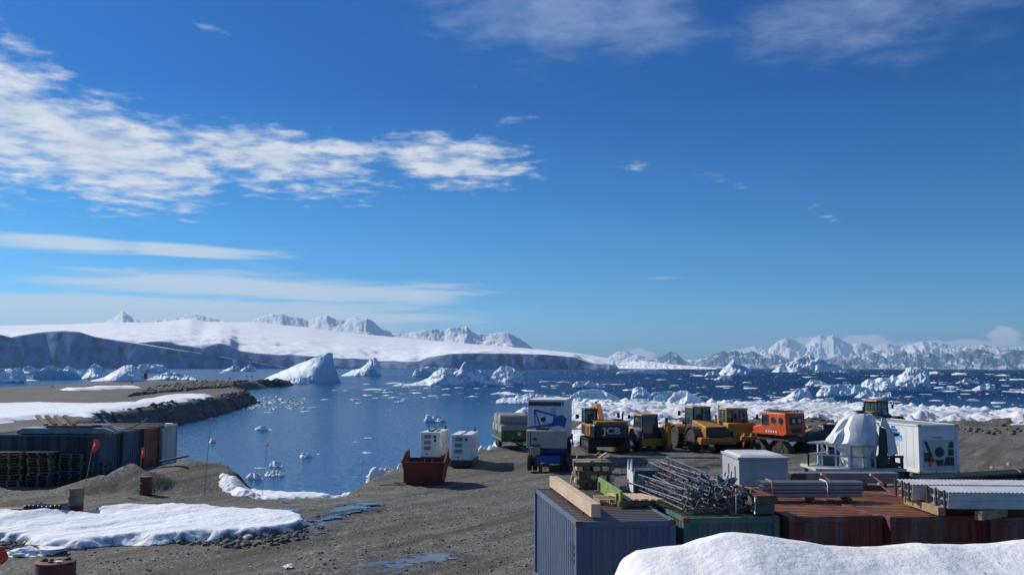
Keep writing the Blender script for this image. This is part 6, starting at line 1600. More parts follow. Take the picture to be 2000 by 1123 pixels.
# ------------------------------------------------------------------ generators
def generator(label, loc, rz, roof_item):
    t = empty('generator', loc, rz, label, 'generator', 'white generators')
    MB().bx(0, 1.32, 0, 3.4, 0.0, 0.42).build('fuel_base', M['steel_dark'], t, bevel=0.02)
    MB().bx(0.01, 1.31, 0.01, 3.39, 0.425, 2.0).build('canopy', M['white'], t, bevel=0.03)
    for k in range(3):
        m = MB()
        for j in range(5): m.bx(0.26, 0.72, -0.006, 0.006, 1.62 - k * 0.37 + j * 0.045, 1.643 - k * 0.37 + j * 0.045)
        m.build('louvre', M['steel_dark'], t)
    m = MB(); m.bx(0.90, 1.04, -0.008, 0.008, 1.62, 1.80)
    if roof_item: m.bx(0.90, 1.04, -0.008, 0.008, 1.40, 1.58)
    m.build('socket_box', M['black'], t)
    MB().cyl((0.45, -0.006, 0.62), (0.45, 0.008, 0.62), 0.05, n=10).build('drain_plug', M['black'], t)
    for k in range(3):
        d_ = MB().bx(1.312, 1.325, 0.25 + k * 1.05, 1.18 + k * 1.05, 0.55, 1.85).build('side_door', M['white'], t, bevel=0.01)
        MB().bx(1.326, 1.345, 1.0 + k * 1.05, 1.06 + k * 1.05, 1.1, 1.32).build('handle', M['black'], d_)
        m = MB()
        for j in range(7): m.bx(1.326, 1.331, 0.35 + k * 1.05, 0.85 + k * 1.05, 1.30 + j * 0.07, 1.33 + j * 0.07)
        m.build('louvre', M['grey'], d_)
    MB().cyl((1.12, 3.05, 2.0), (1.12, 3.05, 2.22), 0.06, n=10).build('exhaust', M['black'], t)
    if roof_item:
        m = MB(); c_ = Vector((0.7, 1.1, 2.06)); pts = [c_ + Vector((math.cos(a_) * 0.36 * (1 + .1 * math.sin(3 * a_)), math.sin(a_) * 0.8, 0.03 * math.sin(5 * a_))) for a_ in [k * 0.35 for k in range(38)]]
        m.tube(pts, 0.035, 6); m.build('coiled_cable', M['black'], t)
    else:
        MB().tube([Vector(v) for v in [(0.6, 0.4, 2.02), (0.75, 1.4, 2.03), (0.62, 2.0, 2.02), (0.7, 3.0, 2.03)]], 0.025).build('strap', M['wood_dark'], t)
        MB().bx(0.62, 0.66, 0.02, 3.38, 2.002, 2.012).build('lid_seam', M['grey'], t)
    return t
q = gp(880, 912); generator('white generator on the right of the pair, nearer the parked trailer', (q.x, q.y, 0), R(-5), False)
q = gp(820, 905); generator('white generator on the left of the pair, cable coiled on top, behind the skip', (q.x, q.y, 0), R(-6), True)

# ------------------------------------------------------------------ red skip
q = gp(789, 946)
t = empty('skip', (q.x, q.y, gz(q.x + 1, q.y) + 0.0), R(-4), 'rusty dark red open skip with raised end walls', 'skip')
def plate4(m, pts, th):
    """a flat plate of given thickness through four points"""
    P_ = [Vector(p) for p in pts]; n_ = (P_[1] - P_[0]).cross(P_[3] - P_[0]).normalized() * th
    m.add(P_ + [p + n_ for p in P_], [(0, 1, 2, 3), (7, 6, 5, 4), (0, 4, 5, 1), (1, 5, 6, 2), (2, 6, 7, 3), (3, 7, 4, 0)]); return m
W_ = 2.0
plate4(MB(), [(0.08, 0.1, 0.06), (W_ - 0.08, 0.1, 0.06), (W_ + 0.1, -0.05, 1.18), (-0.1, -0.05, 1.18)], 0.05).build('front_wall', M['skipred'], t)
plate4(MB(), [(0.08, 1.9, 0.06), (W_ - 0.08, 1.9, 0.06), (W_ + 0.1, 2.15, 1.25), (-0.1, 2.15, 1.25)], -0.05).build('back_wall', M['skipred'], t)
for x0_, x1_, s_ in ((0.08, -0.12, 1), (W_ - 0.08, W_ + 0.12, -1)):
    m = MB(); P_ = [(x0_, 0.1, 0.06), (x0_, 1.9, 0.06), (x1_, 2.15, 1.3), (x1_ - 0.0, 1.9, 1.78), (x1_, 1.3, 1.62), (x1_, 0.15, 1.2), (x1_, -0.05, 1.18)]
    off = Vector((0.05 * s_, 0, 0)); n_ = len(P_); vs = [Vector(p) for p in P_] + [Vector(p) + off for p in P_]
    m.add(vs, [tuple(range(n_)), tuple(range(2 * n_ - 1, n_ - 1, -1))] + [(i, (i + 1) % n_, n_ + (i + 1) % n_, n_ + i) for i in range(n_)]); m.build('side_wall', M['skipred'], t)
MB().bx(0.08, W_ - 0.08, 0.1, 1.9, 0.02, 0.08).build('floor', M['rust'], t)
m = MB(); m.bar((-0.14, -0.08, 1.19), (W_ + 0.14, -0.08, 1.19), 0.09, 0.08); m.build('front_rim', M['rust'], t)
for x in (-0.14, W_ + 0.14): MB().bar((x, -0.05, 1.2), (x, 1.3, 1.66), 0.07, 0.07).build('side_rim', M['rust'], t)
for x in (0.75, 1.15): MB().bar((x, 2.04, 0.5), (x, 2.09, 1.2), 0.04, 0.06, up=(0, 1, 0)).build('wall_rib', M['offwhite'], t)
for x in (0.02, W_ - 0.02): MB().bar((x, 0.02, 0.1), (x, -0.12, 1.1), 0.08, 0.06, up=(0, 1, 0)).build('corner_rib', M['rust'], t)
q = gp(742, 947); o = MB().bx(0, 1.25, -0.06, 0.06, 0.0, 0.06).build('loose_plank', M['wood'], None, bevel=0.004); o.location = (q.x, q.y, gz(q.x, q.y) + 0.03); o.rotation_euler = (0, R(-1.5), R(3)); tag(o, 'flat plank on the gravel running to the left foot of the skip', 'plank')
q = gp(770, 941); o = MB().bx(0, 0.7, -0.1, 0.1, 0, 0.1).build('timber_offcut', M['wood_dark'], None); o.location = (q.x, q.y, gz(q.x, q.y)); tag(o, 'dark timber offcut lying behind the plank by the skip', 'timber')

# ------------------------------------------------------------------ green trailer with rolls
q = gp(979, 878)
t = empty('farm_trailer', (q.x, q.y, 0), R(9), 'green flat trailer loaded with grey rolls of matting', 'trailer')
W_, L_ = 2.15, 5.2
MB().bx(0, W_, 0, 0.08, 0.75, 1.42).build('headboard', M['green'], t, bevel=0.01)
MB().bx(0, W_, 0.085, L_, 0.78, 0.92).build('deck', M['green'], t, bevel=0.01)
for x in (0.03, W_ - 0.03): MB().bx(x - 0.03, x + 0.03, 0.09, L_, 0.922, 1.28).build('side_board', M['green'], t, bevel=0.01)
MB().bx(-0.004, 0.004, 0.3, L_, 0.70, 0.76).build('edge_strip', M['galv_light'], t)
MB().bx(0.1, W_ - 0.1, 0.3, L_ - 0.2, 0.55, 0.775).build('chassis', M['steel_dark'], t)
for x in (0.25, W_ - 0.25):
    for y in (2.6, 3.7): wheel(t, x, y, 0.42, 0.3, M['steel_dark'], lugs=False)
m = MB(); m.bar((0.4, 0.0, 0.7), (W_ / 2 + 0.35, -1.2, 0.5), 0.09, 0.12); m.bar((W_ - 0.1, 0.0, 0.7), (W_ / 2 + 0.35, -1.2, 0.5), 0.09, 0.12); m.build('drawbar', M['green'], t)
m = MB(); m.bar((W_ / 2 + 0.35, -1.15, 0.5), (W_ / 2 + 0.4, -1.2, 0.03), 0.1, 0.1); m.cyl((W_ / 2 + 0.32, -1.2, 0.1), (W_ / 2 + 0.46, -1.2, 0.1), 0.1, n=12); m.build('jockey_wheel', M['green'], t)
MB().bx(1.25, 1.5, -0.012, -0.002, 1.05, 1.3).build('number_plate', M['offwhite'], t)
MB().bx(0.8, 0.92, -0.012, -0.002, 0.82, 0.9).build('reflector', M['galv_light'], t)
rm = mat('grey_matting', (0.28, 0.28, 0.26), (0.20, 0.20, 0.19), 7, 0.8, bump=0.01)
mm = MB(); prof = [(0, 0.05), (0, 0.42), (0.03, 0.46)]
for k in range(15): prof += [(0.06 + k * 0.137, 0.46), (0.12 + k * 0.137, 0.475), (0.16 + k * 0.137, 0.455)]
prof += [(2.15, 0.46), (2.18, 0.42), (2.18, 0.05)]
mm.lathe((0, 0, 0), (1, 0, 0), prof, 20); roll_mesh = mm.mesh('roll', rm, True)
mh = MB(); mh.lathe((-0.004, 0, 0), (1, 0, 0), [(0, 0.30), (0.002, 0.40)], 20); 
rot_ = Matrix.Rotation(R(9), 4, 'Z')
for lay, ys in enumerate([[0.60, 1.55, 2.5, 3.45, 4.4], [1.1, 2.05, 3.0, 3.95]]):
    for k, y in enumerate(ys):
        o = bpy.data.objects.new('matting_roll', roll_mesh); COL.objects.link(o); o.location = Vector((q.x, q.y, 0)) + rot_ @ Vector((0.0 + 0.04 * (k % 2), y, 1.40 + lay * 0.72 - (0.08 if lay == 2 else 0))); o.rotation_euler = (0, 0, R(9))
        w_ = ['bottom', 'top'][lay]; pos = ['nearest', 'second', 'third', 'fourth', 'rearmost'][k] if k < len(ys) - 1 else 'rearmost'
        tag(o, f'{pos} grey ribbed roll of matting in the {w_} layer on the green trailer', 'matting roll', 'grey rolls on the trailer')

# ------------------------------------------------------------------ blue crane carrier and white cabin on its flatbed
q = gp(1028, 921)
t = empty('blue_crane', (q.x, q.y, 0), R(-3), 'blue folding crane carrier with a beige counterweight and twin rear tyres', 'mobile crane')
for x in (0.17, 0.50, 2.1, 2.45): wheel(t, x, 0.55, 0.52, 0.27, M['steel_dark'], lugs=False)
for x in (0.3, 2.3): wheel(t, x, 3.4, 0.52, 0.4, M['steel_dark'], lugs=False)
MB().bx(0.62, 2.0, 0.0, 4.2, 0.55, 0.95).build('chassis', M['blue'], t, bevel=0.03)
m = MB(); m.bar((0.62, 0.3, 0.85), (0.85, 0.1, 0.25), 0.1, 0.1); m.bar((0.8, 0.1, 0.35), (1.5, 0.2, 0.55), 0.1, 0.14); m.bar((0.62, 0.2, 0.95), (1.2, 0.15, 0.8), 0.12, 0.12); m.build('axle_links', M['blue'], t)
m = MB(); m.bx(0.75, 0.95, -0.2, 0.05, 0.0, 0.35); m.bx(1.35, 1.55, -0.2, 0.05, 0.0, 0.30); m.bx(0.75, 1.6, -0.18, 0.0, 0.32, 0.42); m.build('tow_frame', M['rust'], t)
MB().bx(0.0, 2.42, 0.1, 1.1, 1.38, 2.42).build('counterweight', mat('counterweight_beige', (0.46, 0.41, 0.34), (0.38, 0.33, 0.27), 1.5, 0.6), t, bevel=0.03)
m = MB(); m.bx(0.22, 0.27, 0.085, 0.098, 1.5, 2.38); m.build('seam', M['steel_dark'], t)
MB().bx(0.42, 0.62, 0.07, 0.098, 1.85, 2.0).build('round_port', M['steel_dark'], t)
MB().bx(0.2, 0.85, 0.02, 0.098, 1.52, 1.58).build('step_bar', M['steel_dark'], t)
MB().bx(0.24, 0.82, -0.15, 0.095, 1.02, 1.48).build('junction_box', mat('beige_box', (0.38, 0.34, 0.25), (0.3, 0.27, 0.2), 2, 0.6), t, bevel=0.02)
MB().bx(0.3, 2.3, 1.1, 3.8, 0.98, 1.45).build('turntable', M['blue'], t, bevel=0.03)
m = MB(); m.bar((0.05, 0.9, 2.55), (1.35, 1.0, 2.70), 0.14, 0.13); m.bar((1.25, 1.0, 2.68), (2.25, 1.1, 2.85), 0.2, 0.22); m.build('lower_boom', M['blue'], t, bevel=0.02)
m = MB(); m.bar((0.42, 0.9, 3.62), (2.15, 1.1, 3.15), 0.12, 0.13); m.build('upper_boom', M['blue'], t, bevel=0.02)
m = MB(); m.bar((0.46, 0.9, 3.6), (0.5, 0.9, 2.75), 0.08, 0.08); m.bar((0.46, 0.9, 3.6), (0.8, 0.95, 2.7), 0.06, 0.06); m.build('jib_post', M['blue'], t)
m = MB(); m.prism([(1.5, 2.8), (2.3, 2.55), (2.42, 3.1), (2.1, 3.35), (1.6, 3.2)], 'xz', 0.85, 1.2); m.build('boom_head', M['blue'], t, bevel=0.04)
m = MB(); m.bar((0.62, 0.85, 3.2), (0.78, 0.86, 2.72), 0.10, 0.10); m.build('red_hook', M['redsteel'], t); MB().cyl((1.0, 0.8, 3.05), (1.0, 1.0, 3.05), 0.16, n=12).build('winch_drum', M['steel_dark'], t)
for z_ in (2.43,): MB().bx(0.55, 1.35, 0.5, 0.9, z_, z_ + 0.12).build('hose_tray', M['steel_dark'], t)
q = gp(1031, 781, 4.06)
c_ = empty('site_cabin', (q.x, q.y, 1.45), R(-8), 'tall white cabin with a dark vent strip across its top, behind the blue crane', 'site cabin')
MB().bx(0, 2.44, 0, 5.9, 0, 2.61).build('body', M['white'], c_, bevel=0.02)
MB().bx(0.03, 2.2, -0.015, -0.002, 2.24, 2.50).build('vent_strip', M['steel_dark'], c_)
m = MB(); m.bx(1.15, 2.12, -0.012, -0.002, 0.1, 2.18); dr = m.build('door', M['white'], c_, bevel=0.004)
MB().bx(1.5, 1.85, -0.02, -0.013, 1.75, 2.1).build('notice', M['grey'], dr); MB().bx(1.13, 1.145, -0.016, -0.002, 0.1, 2.18).build('door_gap', M['steel_dark'], dr)
MB().bx(2.25, 2.34, -0.012, -0.002, 2.26, 2.48).build('lamp_box', M['steel_dark'], c_)
MB().bx(0.0, 2.44, -0.01, 0.06, 2.612, 2.64).build('roof_trim', M['offwhite'], c_)
fl = empty('flatbed_trailer', (q.x, q.y, 0), R(-8), 'dark blue flatbed under the tall white cabin', 'flatbed trailer')
MB().bx(-0.02, 2.46, -0.1, 6.3, 1.15, 1.44).build('bed', mat('navy_paint', (0.015, 0.03, 0.09), (0.02, 0.04, 0.12), 2, 0.5), fl, bevel=0.02)
for x in (0.2, 2.25):
    for y in (0.7, 1.9, 5.2): wheel(fl, x, y, 0.55, 0.34, M['steel_dark'], lugs=False)
MB().bx(0.5, 2.0, 0.2, 6.1, 0.75, 1.14).build('chassis', M['steel_dark'], fl)
for y in (0.2, 2.9, 5.6): MB().bx(2.44, 2.52, y, y + 0.3, 0.7, 1.5).build('side_bracket', M['steel_dark'], fl)

# ------------------------------------------------------------------ stacked containers on the left (long sides towards the viewer, ends facing right)
C_NAVY = cmat('container_navy', (0.014, 0.021, 0.028), (0.020, 0.030, 0.038), 0.3, (0.06, 0.04, 0.03))
C_TEAL = cmat('container_blue_faded', (0.035, 0.06, 0.095), (0.03, 0.11, 0.165), 0.35, (0.09, 0.06, 0.05))
C_RUST = cmat('container_rust_red', (0.22, 0.045, 0.03), (0.15, 0.035, 0.025), 0.5)
C_WHITE = cmat('container_white', (0.42, 0.44, 0.45), (0.50, 0.51, 0.51), 0.15)
base = gp(197, 849, 2.59)
rowL = [('dark navy container, front of the left row, pallets stacked against it', C_TEAL, C_NAVY), ('faded blue container, second in the left row', C_TEAL, C_TEAL),
        ('rust red container, third in the left row', C_RUST, C_RUST), ('grey white container, last in the left row by the water', C_WHITE, C_WHITE)]
LROT = R(-90 + 1.0)
LC = []
for k, (lab, endm, sidem) in enumerate(rowL):
    # local origin: near-right corner; the container runs to the left, its short end faces right
    p_ = Vector((base.x + 0.15 * k, base.y + k * 2.52, 0))
    c_ = container(lab, (p_.x, p_.y, 0), R(90), (endm, CR), group='containers in the left row', roof=C_BLUE_ROOF if k < 2 else C_RED_ROOF)
    # local x runs away from the viewer, local y to the left; short end at y=0 faces right
    for ch in c_.children:
        if ch.name.startswith('side_wall'): ch.data.materials[0] = sidem
    LC.append(c_)
BX, BY, TZ = base.x, base.y, 2.60
def roof_pt(px, py, z=TZ): return gp(px, py, z)
# load lying on the left containers
m = MB(); m.prism([(0, 0), (5.1, 0.0), (5.1, 0.12), (4.6, 0.30), (0.3, 0.33), (0, 0.2)], 'xz', 0, 1.2); o = m.build('covered_bundle', mat('blue_grey_sheet', (0.16, 0.20, 0.24), (0.22, 0.26, 0.30), 1.4, 0.5), None, bevel=0.03)
p_ = roof_pt(20, 849); o.location = (p_.x, BY + 0.25, TZ); tag(o, 'long low bundle under a blue grey sheet on the navy container', 'covered bundle')
rnd = random.Random(21)
for k in range(6):
    for lay in range(2):
        o = MB().bx(0, 2.3, -0.11, 0.11, 0, 0.17).build('railway_sleeper', M['wood_dark'], None, bevel=0.01); o.location = (BX - 3.05 + rnd.uniform(-.1, .1), BY + 0.4 + k * 0.26, TZ + 0.10 + lay * 0.18); o.rotation_euler = (0, 0, R(rnd.uniform(-2, 2)))
        tag(o, 'dark squared timber in the flat stack on the left containers', 'timber', 'dark timber stack on the left containers')
for k in range(3):
    o = MB().bx(-0.06, 0.06, -0.1, 1.7, 0, 0.095).build('timber_bearer', M['wood_dark'], None); o.location = (BX - 2.7 + k * 0.9, BY + 0.3, TZ); tag(o, 'bearer under the dark timber stack', 'timber', 'bearers under the dark timber stack')
for k in range(4):
    a_ = Vector((BX - 1.7 + k * 0.02 - k * 0.52, BY + 0.6, TZ + 0.46)); b_ = a_ + Vector((-1.0, 1.0, 0.42))
    o = MB().bar((0, 0, 0), b_ - a_, 0.22, 0.12).build('leaning_plank', M['wood'] if k % 2 else M['wood_dark'], None, bevel=0.006); o.location = a_
    tag(o, 'broad weathered plank slanting up on the dark timber stack', 'plank', 'slanting planks on the left containers')
a_ = roof_pt(182, 842); o = MB().bar((0, 0, 0), (0.95, -0.5, 0.06), 0.5, 0.05).build('white_panel', M['white'], None, bevel=0.004); o.location = (BX - 0.9, BY + 1.5, TZ + 0.42); tag(o, 'flat white panel lying among the planks on the left containers', 'panel')
cv = MB(); n_ = 14; pts = []
for k in range(n_ + 1):
    s = k / n_; pts.append(Vector((-1.15 + 2.35 * s, 0, 0.55 * (2 * abs(s - 0.48)) ** 1.8)))
for u, v_ in zip(pts[:-1], pts[1:]): cv.bar(u, v_ + (v_ - u) * 0.08, 0.28, 0.035)
o = cv.build('curved_gutter', M['galv_light'], None); o.location = (BX + 0.15, BY + 2.6, TZ + 0.12); tag(o, 'pale metal strip bent up at both ends on the left containers', 'metal strip')
for k in range(5):
    o = MB().bx(-1.2, 1.0, -0.07, 0.07, 0, 0.05).build('flat_board', M['wood'] if k % 2 else M['offwhite'], None); o.location = (BX - 0.4 + rnd.uniform(-.3, .3), BY + 4.6 + k * 1.0, TZ + 0.02); o.rotation_euler = (0, 0, R(rnd.uniform(-12, 12)))
    tag(o, 'flat board lying on the roofs of the rear left containers', 'board', 'boards on the rear left containers')
m = MB(); m.tube([Vector((0, 0, 0.03)), Vector((1.6, 0.6, 0.03)), Vector((2.2, 0.2, 0.06))], 0.03); o = m.build('bent_pipe', M['galv'], None); o.location = (BX - 1.4, BY + 7.9, TZ + 0.02); tag(o, 'bent grey pipe on the grey white container', 'pipe')

# ------------------------------------------------------------------ pallets
pal = {}
def pallet_proto():
    t = empty('pallet', (0, 0, 0), 0, '', 'pallet')
    W_, D_ = 1.2, 1.0
    for k in range(5):
        y = -D_ / 2 + 0.07 + k * (D_ - 0.14) / 4; MB().bx(-W_ / 2, W_ / 2, y - 0.06, y + 0.06, 0.122, 0.144).build('deck_board', M['wood'], t)
    for x in (-0.54, 0, 0.54):
        MB().bx(x - 0.05, x + 0.05, -D_ / 2, D_ / 2, 0.0, 0.022).build('bottom_board', M['wood'], t)
        MB().bx(x - 0.05, x + 0.05, -D_ / 2 + 0.002, D_ / 2 - 0.002, 0.098, 0.121).build('stringer', M['wood'], t)
        for y in (-0.43, 0, 0.43): MB().bx(x - 0.05, x + 0.05, y - 0.06, y + 0.06, 0.023, 0.097).build('block', M['wood'], t)
    return t
def recolour(root, material):
    for ch in root.children:
        ch.data = ch.data.copy() if False else ch.data
M['pallet_blue'] = mat('pallet_blue_paint', (0.05, 0.16, 0.30), (0.08, 0.13, 0.18), 4, 0.7)
protos = []
for wm in ('wood', 'wood_dark', 'pallet_blue'):
    keep = M['wood']; M['wood'] = M[wm]; protos.append(pallet_proto()); M['wood'] = keep
first = [True] * 3
ordn = ['lowest', 'second', 'third', 'fourth', 'fifth', 'sixth', 'seventh', 'eighth', 'ninth', 'tenth', 'eleventh', 'twelfth', 'thirteenth']
stacks = [((10, 951), 12, 'leftmost brown stack', [0, 0, 1, 0, 1, 1, 0, 0, 1, 0, 0, 0], 0.15), ((72, 950), 12, 'tall brown stack, second from the left', [1, 1, 2, 1, 0, 1, 0, 1, 0, 0, 1, 0], -0.05),
          ((133, 948), 11, 'dark stack topped with blue', [1, 1, 1, 1, 2, 1, 1, 1, 1, 1, 2], 0.03), ((180, 947), 8, 'low dark stack beside the orange flag', [1, 1, 1, 1, 1, 2, 1, 2], 0.0)]
for (px, py), n_, nm, kinds, rz_ in stacks:
    q = gp(px, py); zb = gz(q.x, q.y)
    for k in range(n_):
        kd = kinds[k]
        loc = (q.x + rnd.uniform(-.05, .05), q.y + 0.55 + rnd.uniform(-.05, .05), zb + k * 0.146); rzz = rz_ + rnd.uniform(-.06, .06)
        lab = (ordn[k] if k < n_ - 1 else 'topmost') + ' pallet of the ' + nm
        if first[kd]:
            o = protos[kd]; o.location = loc; o.rotation_euler = (0, 0, rzz); first[kd] = False; tag(o, lab, 'pallet', 'stacked pallets')
        else: dup(protos[kd], loc, rzz, lab, 'stacked pallets')
q = gp(102, 880); o = MB().bx(-0.75, 0.75, -0.5, 0.5, 0, 0.02).build('board', M['wood_pale'], None); q = gp(72, 950); o.location = (q.x, q.y + 0.55, gz(q.x, q.y) + 12 * 0.146 + 0.01); tag(o, 'pale sheet lying on the tall brown pallet stack', 'board')

# ------------------------------------------------------------------ marker poles with orange flags
def flag_pole(label, px, py, h, lean, flag, r=0.018, fs=(0.16, 0.42), pole_m=None, tip=None):
    q = gp(px, py); z0 = gz(q.x, q.y)
    t = empty('marker_pole', (q.x, q.y, z0 - 0.05), 0, label, 'marker pole', 'marker poles')
    top = Vector((lean, 0, h))
    MB().cyl((0, 0, 0), top, r, r * 0.6, 6).build('pole', pole_m or M['wood_pale'], t, smooth=True)
    if flag:
        m = MB(); vs = []; n_ = 8; wv, hv = fs
        for i in range(n_ + 1):
            s = i / n_; z_ = h - hv * s; wd = wv * (0.35 + 0.65 * math.sin(math.pi * min(1, s * 0.9 + 0.12)))
            c_ = top * (z_ / h)
            for j, u in enumerate((0, 0.5, 1)): vs.append((c_.x + r + wd * u, 0.05 * math.sin(s * 5 + u * 3), z_))
        fs_ = []
        for i in range(n_):
            for j in range(2): fs_.append((i * 3 + j, i * 3 + j + 1, i * 3 + j + 4, i * 3 + j + 3))
        o = mesh_obj('flag', vs, fs_, M['flag'], t, smooth=True); so_ = o.modifiers.new('thickness', 'SOLIDIFY'); so_.thickness = 0.006
    return t
D_ = lambda px, py: gp(px, py).y / FPX
flag_pole('leaning pole with a large orange flag in front of the navy container', 163, 965, 104 * D_(163, 965), 16 * D_(163, 965), True, fs=(0.33, 0.62))
flag_pole('upright pole with a small orange flag behind the red drum', 273, 968, 92 * D_(273, 968), 0, True, fs=(0.17, 0.5))
flag_pole('tall thin pole with a tiny orange flag, right of the gravel heap', 399, 965, 150 * D_(399, 965), 8 * D_(399, 965), True, 0.016, (0.08, 0.22), M['galv'])
flag_pole('thin pole with a red pennant standing in the dirty snow edge', 511, 968, 118 * D_(511, 968), 8 * D_(511, 968), True, 0.012, (0.08, 0.2), M['galv'])
flag_pole('thin pole with an orange pennant beside the snow hummock', 625, 944, 82 * D_(625, 944), 3 * D_(625, 944), True, 0.012, (0.12, 0.16), M['galv'])
flag_pole('faint thin pole at the water edge left of the skip', 706, 928, 58 * D_(706, 928), 2 * D_(706, 928), True, 0.012, (0.05, 0.12), M['galv'])
# red flag at the left edge, close by
q = dp(-12, 1122, 22); t = empty('marker_pole', (q.x, q.y, gz(q.x, q.y)), 0, 'pole with a bright red flag at the bottom left edge of the photo', 'marker pole', 'marker poles')
tz_ = dp(3, 1062, 22).z - gz(q.x, q.y)
MB().cyl((0, 0, 0), (0.02, 0, tz_), 0.02, n=6).build('pole', M['wood_pale'], t)
vs = []; fs_ = []
for i in range(9):
    s = i / 8; wd = 0.08 + 0.20 * math.sin(math.pi * min(1, s * 0.75 + 0.15))
    for u in (0, .5, 1): vs.append((0.03 + wd * u, 0.06 * math.sin(s * 5 + u * 4), tz_ - 0.05 - 0.42 * s))
for i in range(8):
    for j in range(2): fs_.append((i * 3 + j, i * 3 + j + 1, i * 3 + j + 4, i * 3 + j + 3))
o = mesh_obj('flag', vs, fs_, M['flag'], t, smooth=True); so_ = o.modifiers.new('thickness', 'SOLIDIFY'); so_.thickness = 0.006

# ------------------------------------------------------------------ drums
def drum(label, px, py, material, r=0.29, h=0.88, z=None, Y=None, band=None, open_top=False):
    q = gp(px, py) if Y is None else dp(px, py, Y); z0 = gz(q.x, q.y) if z is None else z
    t = empty('oil_drum', (q.x, q.y, z0), 0.3, label, 'oil drum')
    m = MB(); prof = [(0.0, r * 0.97), (0.01, r), (h * 0.31, r), (h * 0.325, r * 1.035), (h * 0.34, r), (h * 0.655, r), (h * 0.67, r * 1.035), (h * 0.685, r), (h - 0.01, r), (h, r * 0.99)]
    m.lathe((0, 0, 0), (0, 0, 1), prof, 28)
    m.build('shell', material, t, smooth=True)
    MB().lathe((0, 0, h - 0.012), (0, 0, 1), [(0, r * 1.0), (0.004, r * 1.02), (0.02, r * 1.02), (0.024, r * 0.99)], 28).build('rim', M['rust'], t, smooth=True)
    if band: MB().lathe((0, 0, h * 0.05), (0, 0, 1), [(0, r * 1.004), (h * 0.25, r * 1.004)], 28).build('painted_band', band, t, smooth=True)
    return t
dm = mat('drum_faded', (0.20, 0.19, 0.14), (0.13, 0.10, 0.07), 3, 0.7, rust=(0.14, 0.06, 0.035), rust_amt=0.45)
drum('faded grey-green drum with a rusty waist, at the foot of the leaning flag pole', 147, 1006, dm, 0.30, 0.98, band=M['rust'])
drum('dark red drum in front of the gravel heap, beside a thin pole', 284, 967, mat('drum_red', (0.14, 0.02, 0.018), (0.10, 0.02, 0.018), 2, 0.5, rust=(0.1, 0.05, 0.03), rust_amt=0.3), 0.29, 0.86)
q = dp(109, 1096, 15.0)
dd = drum('open rusty red drum cut off by the bottom edge of the photo, at left', 109, 1096, mat('drum_dark_red', (0.17, 0.028, 0.02), (0.11, 0.022, 0.018), 2.5, 0.6, rust=(0.16, 0.06, 0.03), rust_amt=0.4), 0.30, 0.90, z=q.z - 0.90, Y=15.0)
for k in range(7):
    me = chunk_mesh(300 + k, 2, 0.7); me.materials.clear(); me.materials.append(M['snow_dirty'] if k % 2 else M['rust']); o = bpy.data.objects.new('debris_lump', me); COL.objects.link(o)
    o.location = q + Vector((rnd.uniform(-.18, .18), rnd.uniform(-.15, .15), 0.025)); o.scale = (0.06, 0.05, 0.05); tag(o, 'small dirty lump lying on the rusty drum top', 'lump', 'lumps on the near drum')

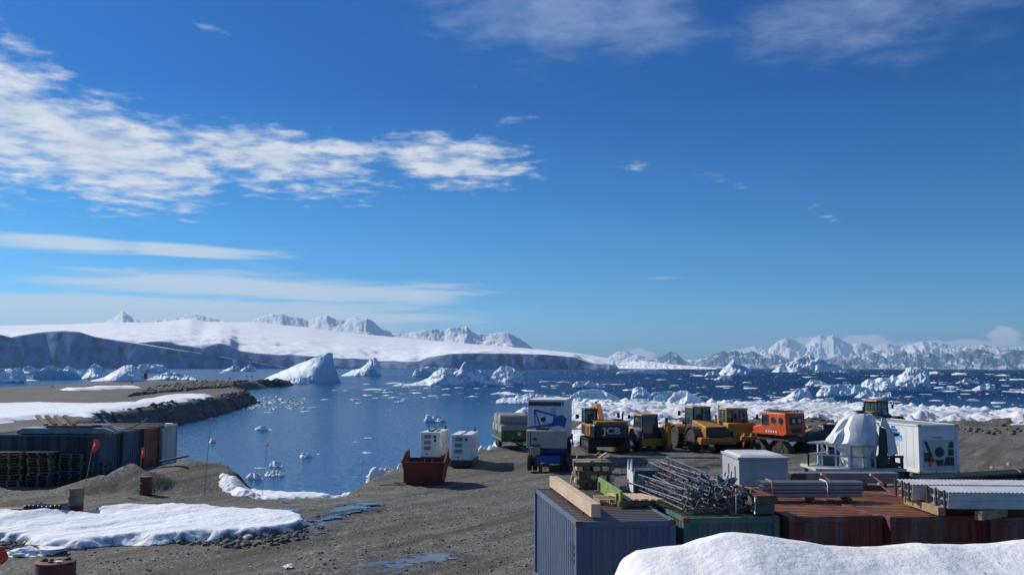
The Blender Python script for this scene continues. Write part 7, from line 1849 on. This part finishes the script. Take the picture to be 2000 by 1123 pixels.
# ------------------------------------------------------------------ odds and ends by the drum
q = gp(80, 1022); o = MB()
for k in range(9): o.box((0.0 + k * 0.17 - 0.7, 0.0, 0.22), (0.16, 1.0 - 0.05 * (k % 2), 0.40 + 0.04 * math.sin(k)), top=(0.95, 0.6))
o = o.build('dark_bundle', M['black'], None, bevel=0.04); o.location = (q.x, q.y + 0.4, gz(q.x, q.y) - 0.02); tag(o, 'low dark ribbed bundle behind the snow bank on the left', 'bundle')
def slab(label, px, py, w, d, h, material, rz_=0.0, name='wooden_board', cat='board'):
    q = gp(px, py); o = MB().bx(-w / 2, w / 2, 0, d, 0, h).build(name, material, None, bevel=0.01); o.location = (q.x, q.y, gz(q.x, q.y)); o.rotation_euler = (0, 0, rz_); return tag(o, label, cat)
slab('long pale board on the ground at the left edge behind the snow bank', 0, 1012, 2.0, 0.35, 0.10, M['wood'])
slab('flat pale grey board lying right of the drum', 163, 1014, 1.0, 0.7, 0.06, M['offwhite'], R(-20))
slab('square grey stone block right of the drum', 196, 1010, 0.55, 0.4, 0.26, mat('grey_block', (0.24, 0.23, 0.20), (0.17, 0.16, 0.14), 4, 0.85), R(-25), 'stone_block', 'stone block')
slab('dark red board lying under the drum', 128, 1018, 0.9, 0.3, 0.06, M['rust'])
# timber plank sticking out above the gravel heap
a_ = gp(318, 913, 0.6); o = MB().bar((0, 0, 0), (1.5, 0.25, 0.30), 0.3, 0.09).build('loose_plank', M['wood_dark'], None, bevel=0.01); o.location = (a_.x, a_.y - 0.5, gz(a_.x, a_.y - 0.5) + 0.25); tag(o, 'broken brown plank lying on the gravel heap beside the grey white container', 'plank')
slab('loose brown plank leaning by the faded blue container', 208, 938, 0.95, 0.12, 0.10, M['wood'], R(15))
slab('thin blue grey plank on trestles in front of the navy container', 184, 907, 1.0, 0.15, 0.05, M['galv'], 0).location.z = 1.08

# runway edge markers
for i, (px, py) in enumerate([(26, 749), (102, 757), (172, 743), (258, 750), (278, 740), (368, 745), (449, 742), (482, 738), (492, 738)]):
    q = gp(px, py, 0.15); s = q.y / FPX
    t = empty('runway_marker', (q.x, q.y, 0.12), 0, 'small dark runway light post standing on the runway edge', 'runway light', 'runway lights')
    MB().cyl((0, 0, 0), (0, 0, 3.0 * s), 0.6 * s, n=8).build('post', M['steel_dark'], t); MB().box((0, 0, 3.6 * s), (2.6 * s, 1.6 * s, 1.8 * s)).build('lamp_head', M['black'], t)
q = gp(284, 741, 0.15); s = q.y / FPX
t = empty('orange_marker_board', (q.x, q.y, 0.1), 0, 'orange marker board standing on the far runway edge, in front of the smooth iceberg', 'marker board')
MB().box((0, 0, 7.0 * s), (7 * s, 1.2 * s, 11 * s)).build('board', M['flag'], t, bevel=0.1); MB().box((0, 0, 0.9 * s), (1.0 * s, 1.0 * s, 2.0 * s)).build('post', M['steel_dark'], t)
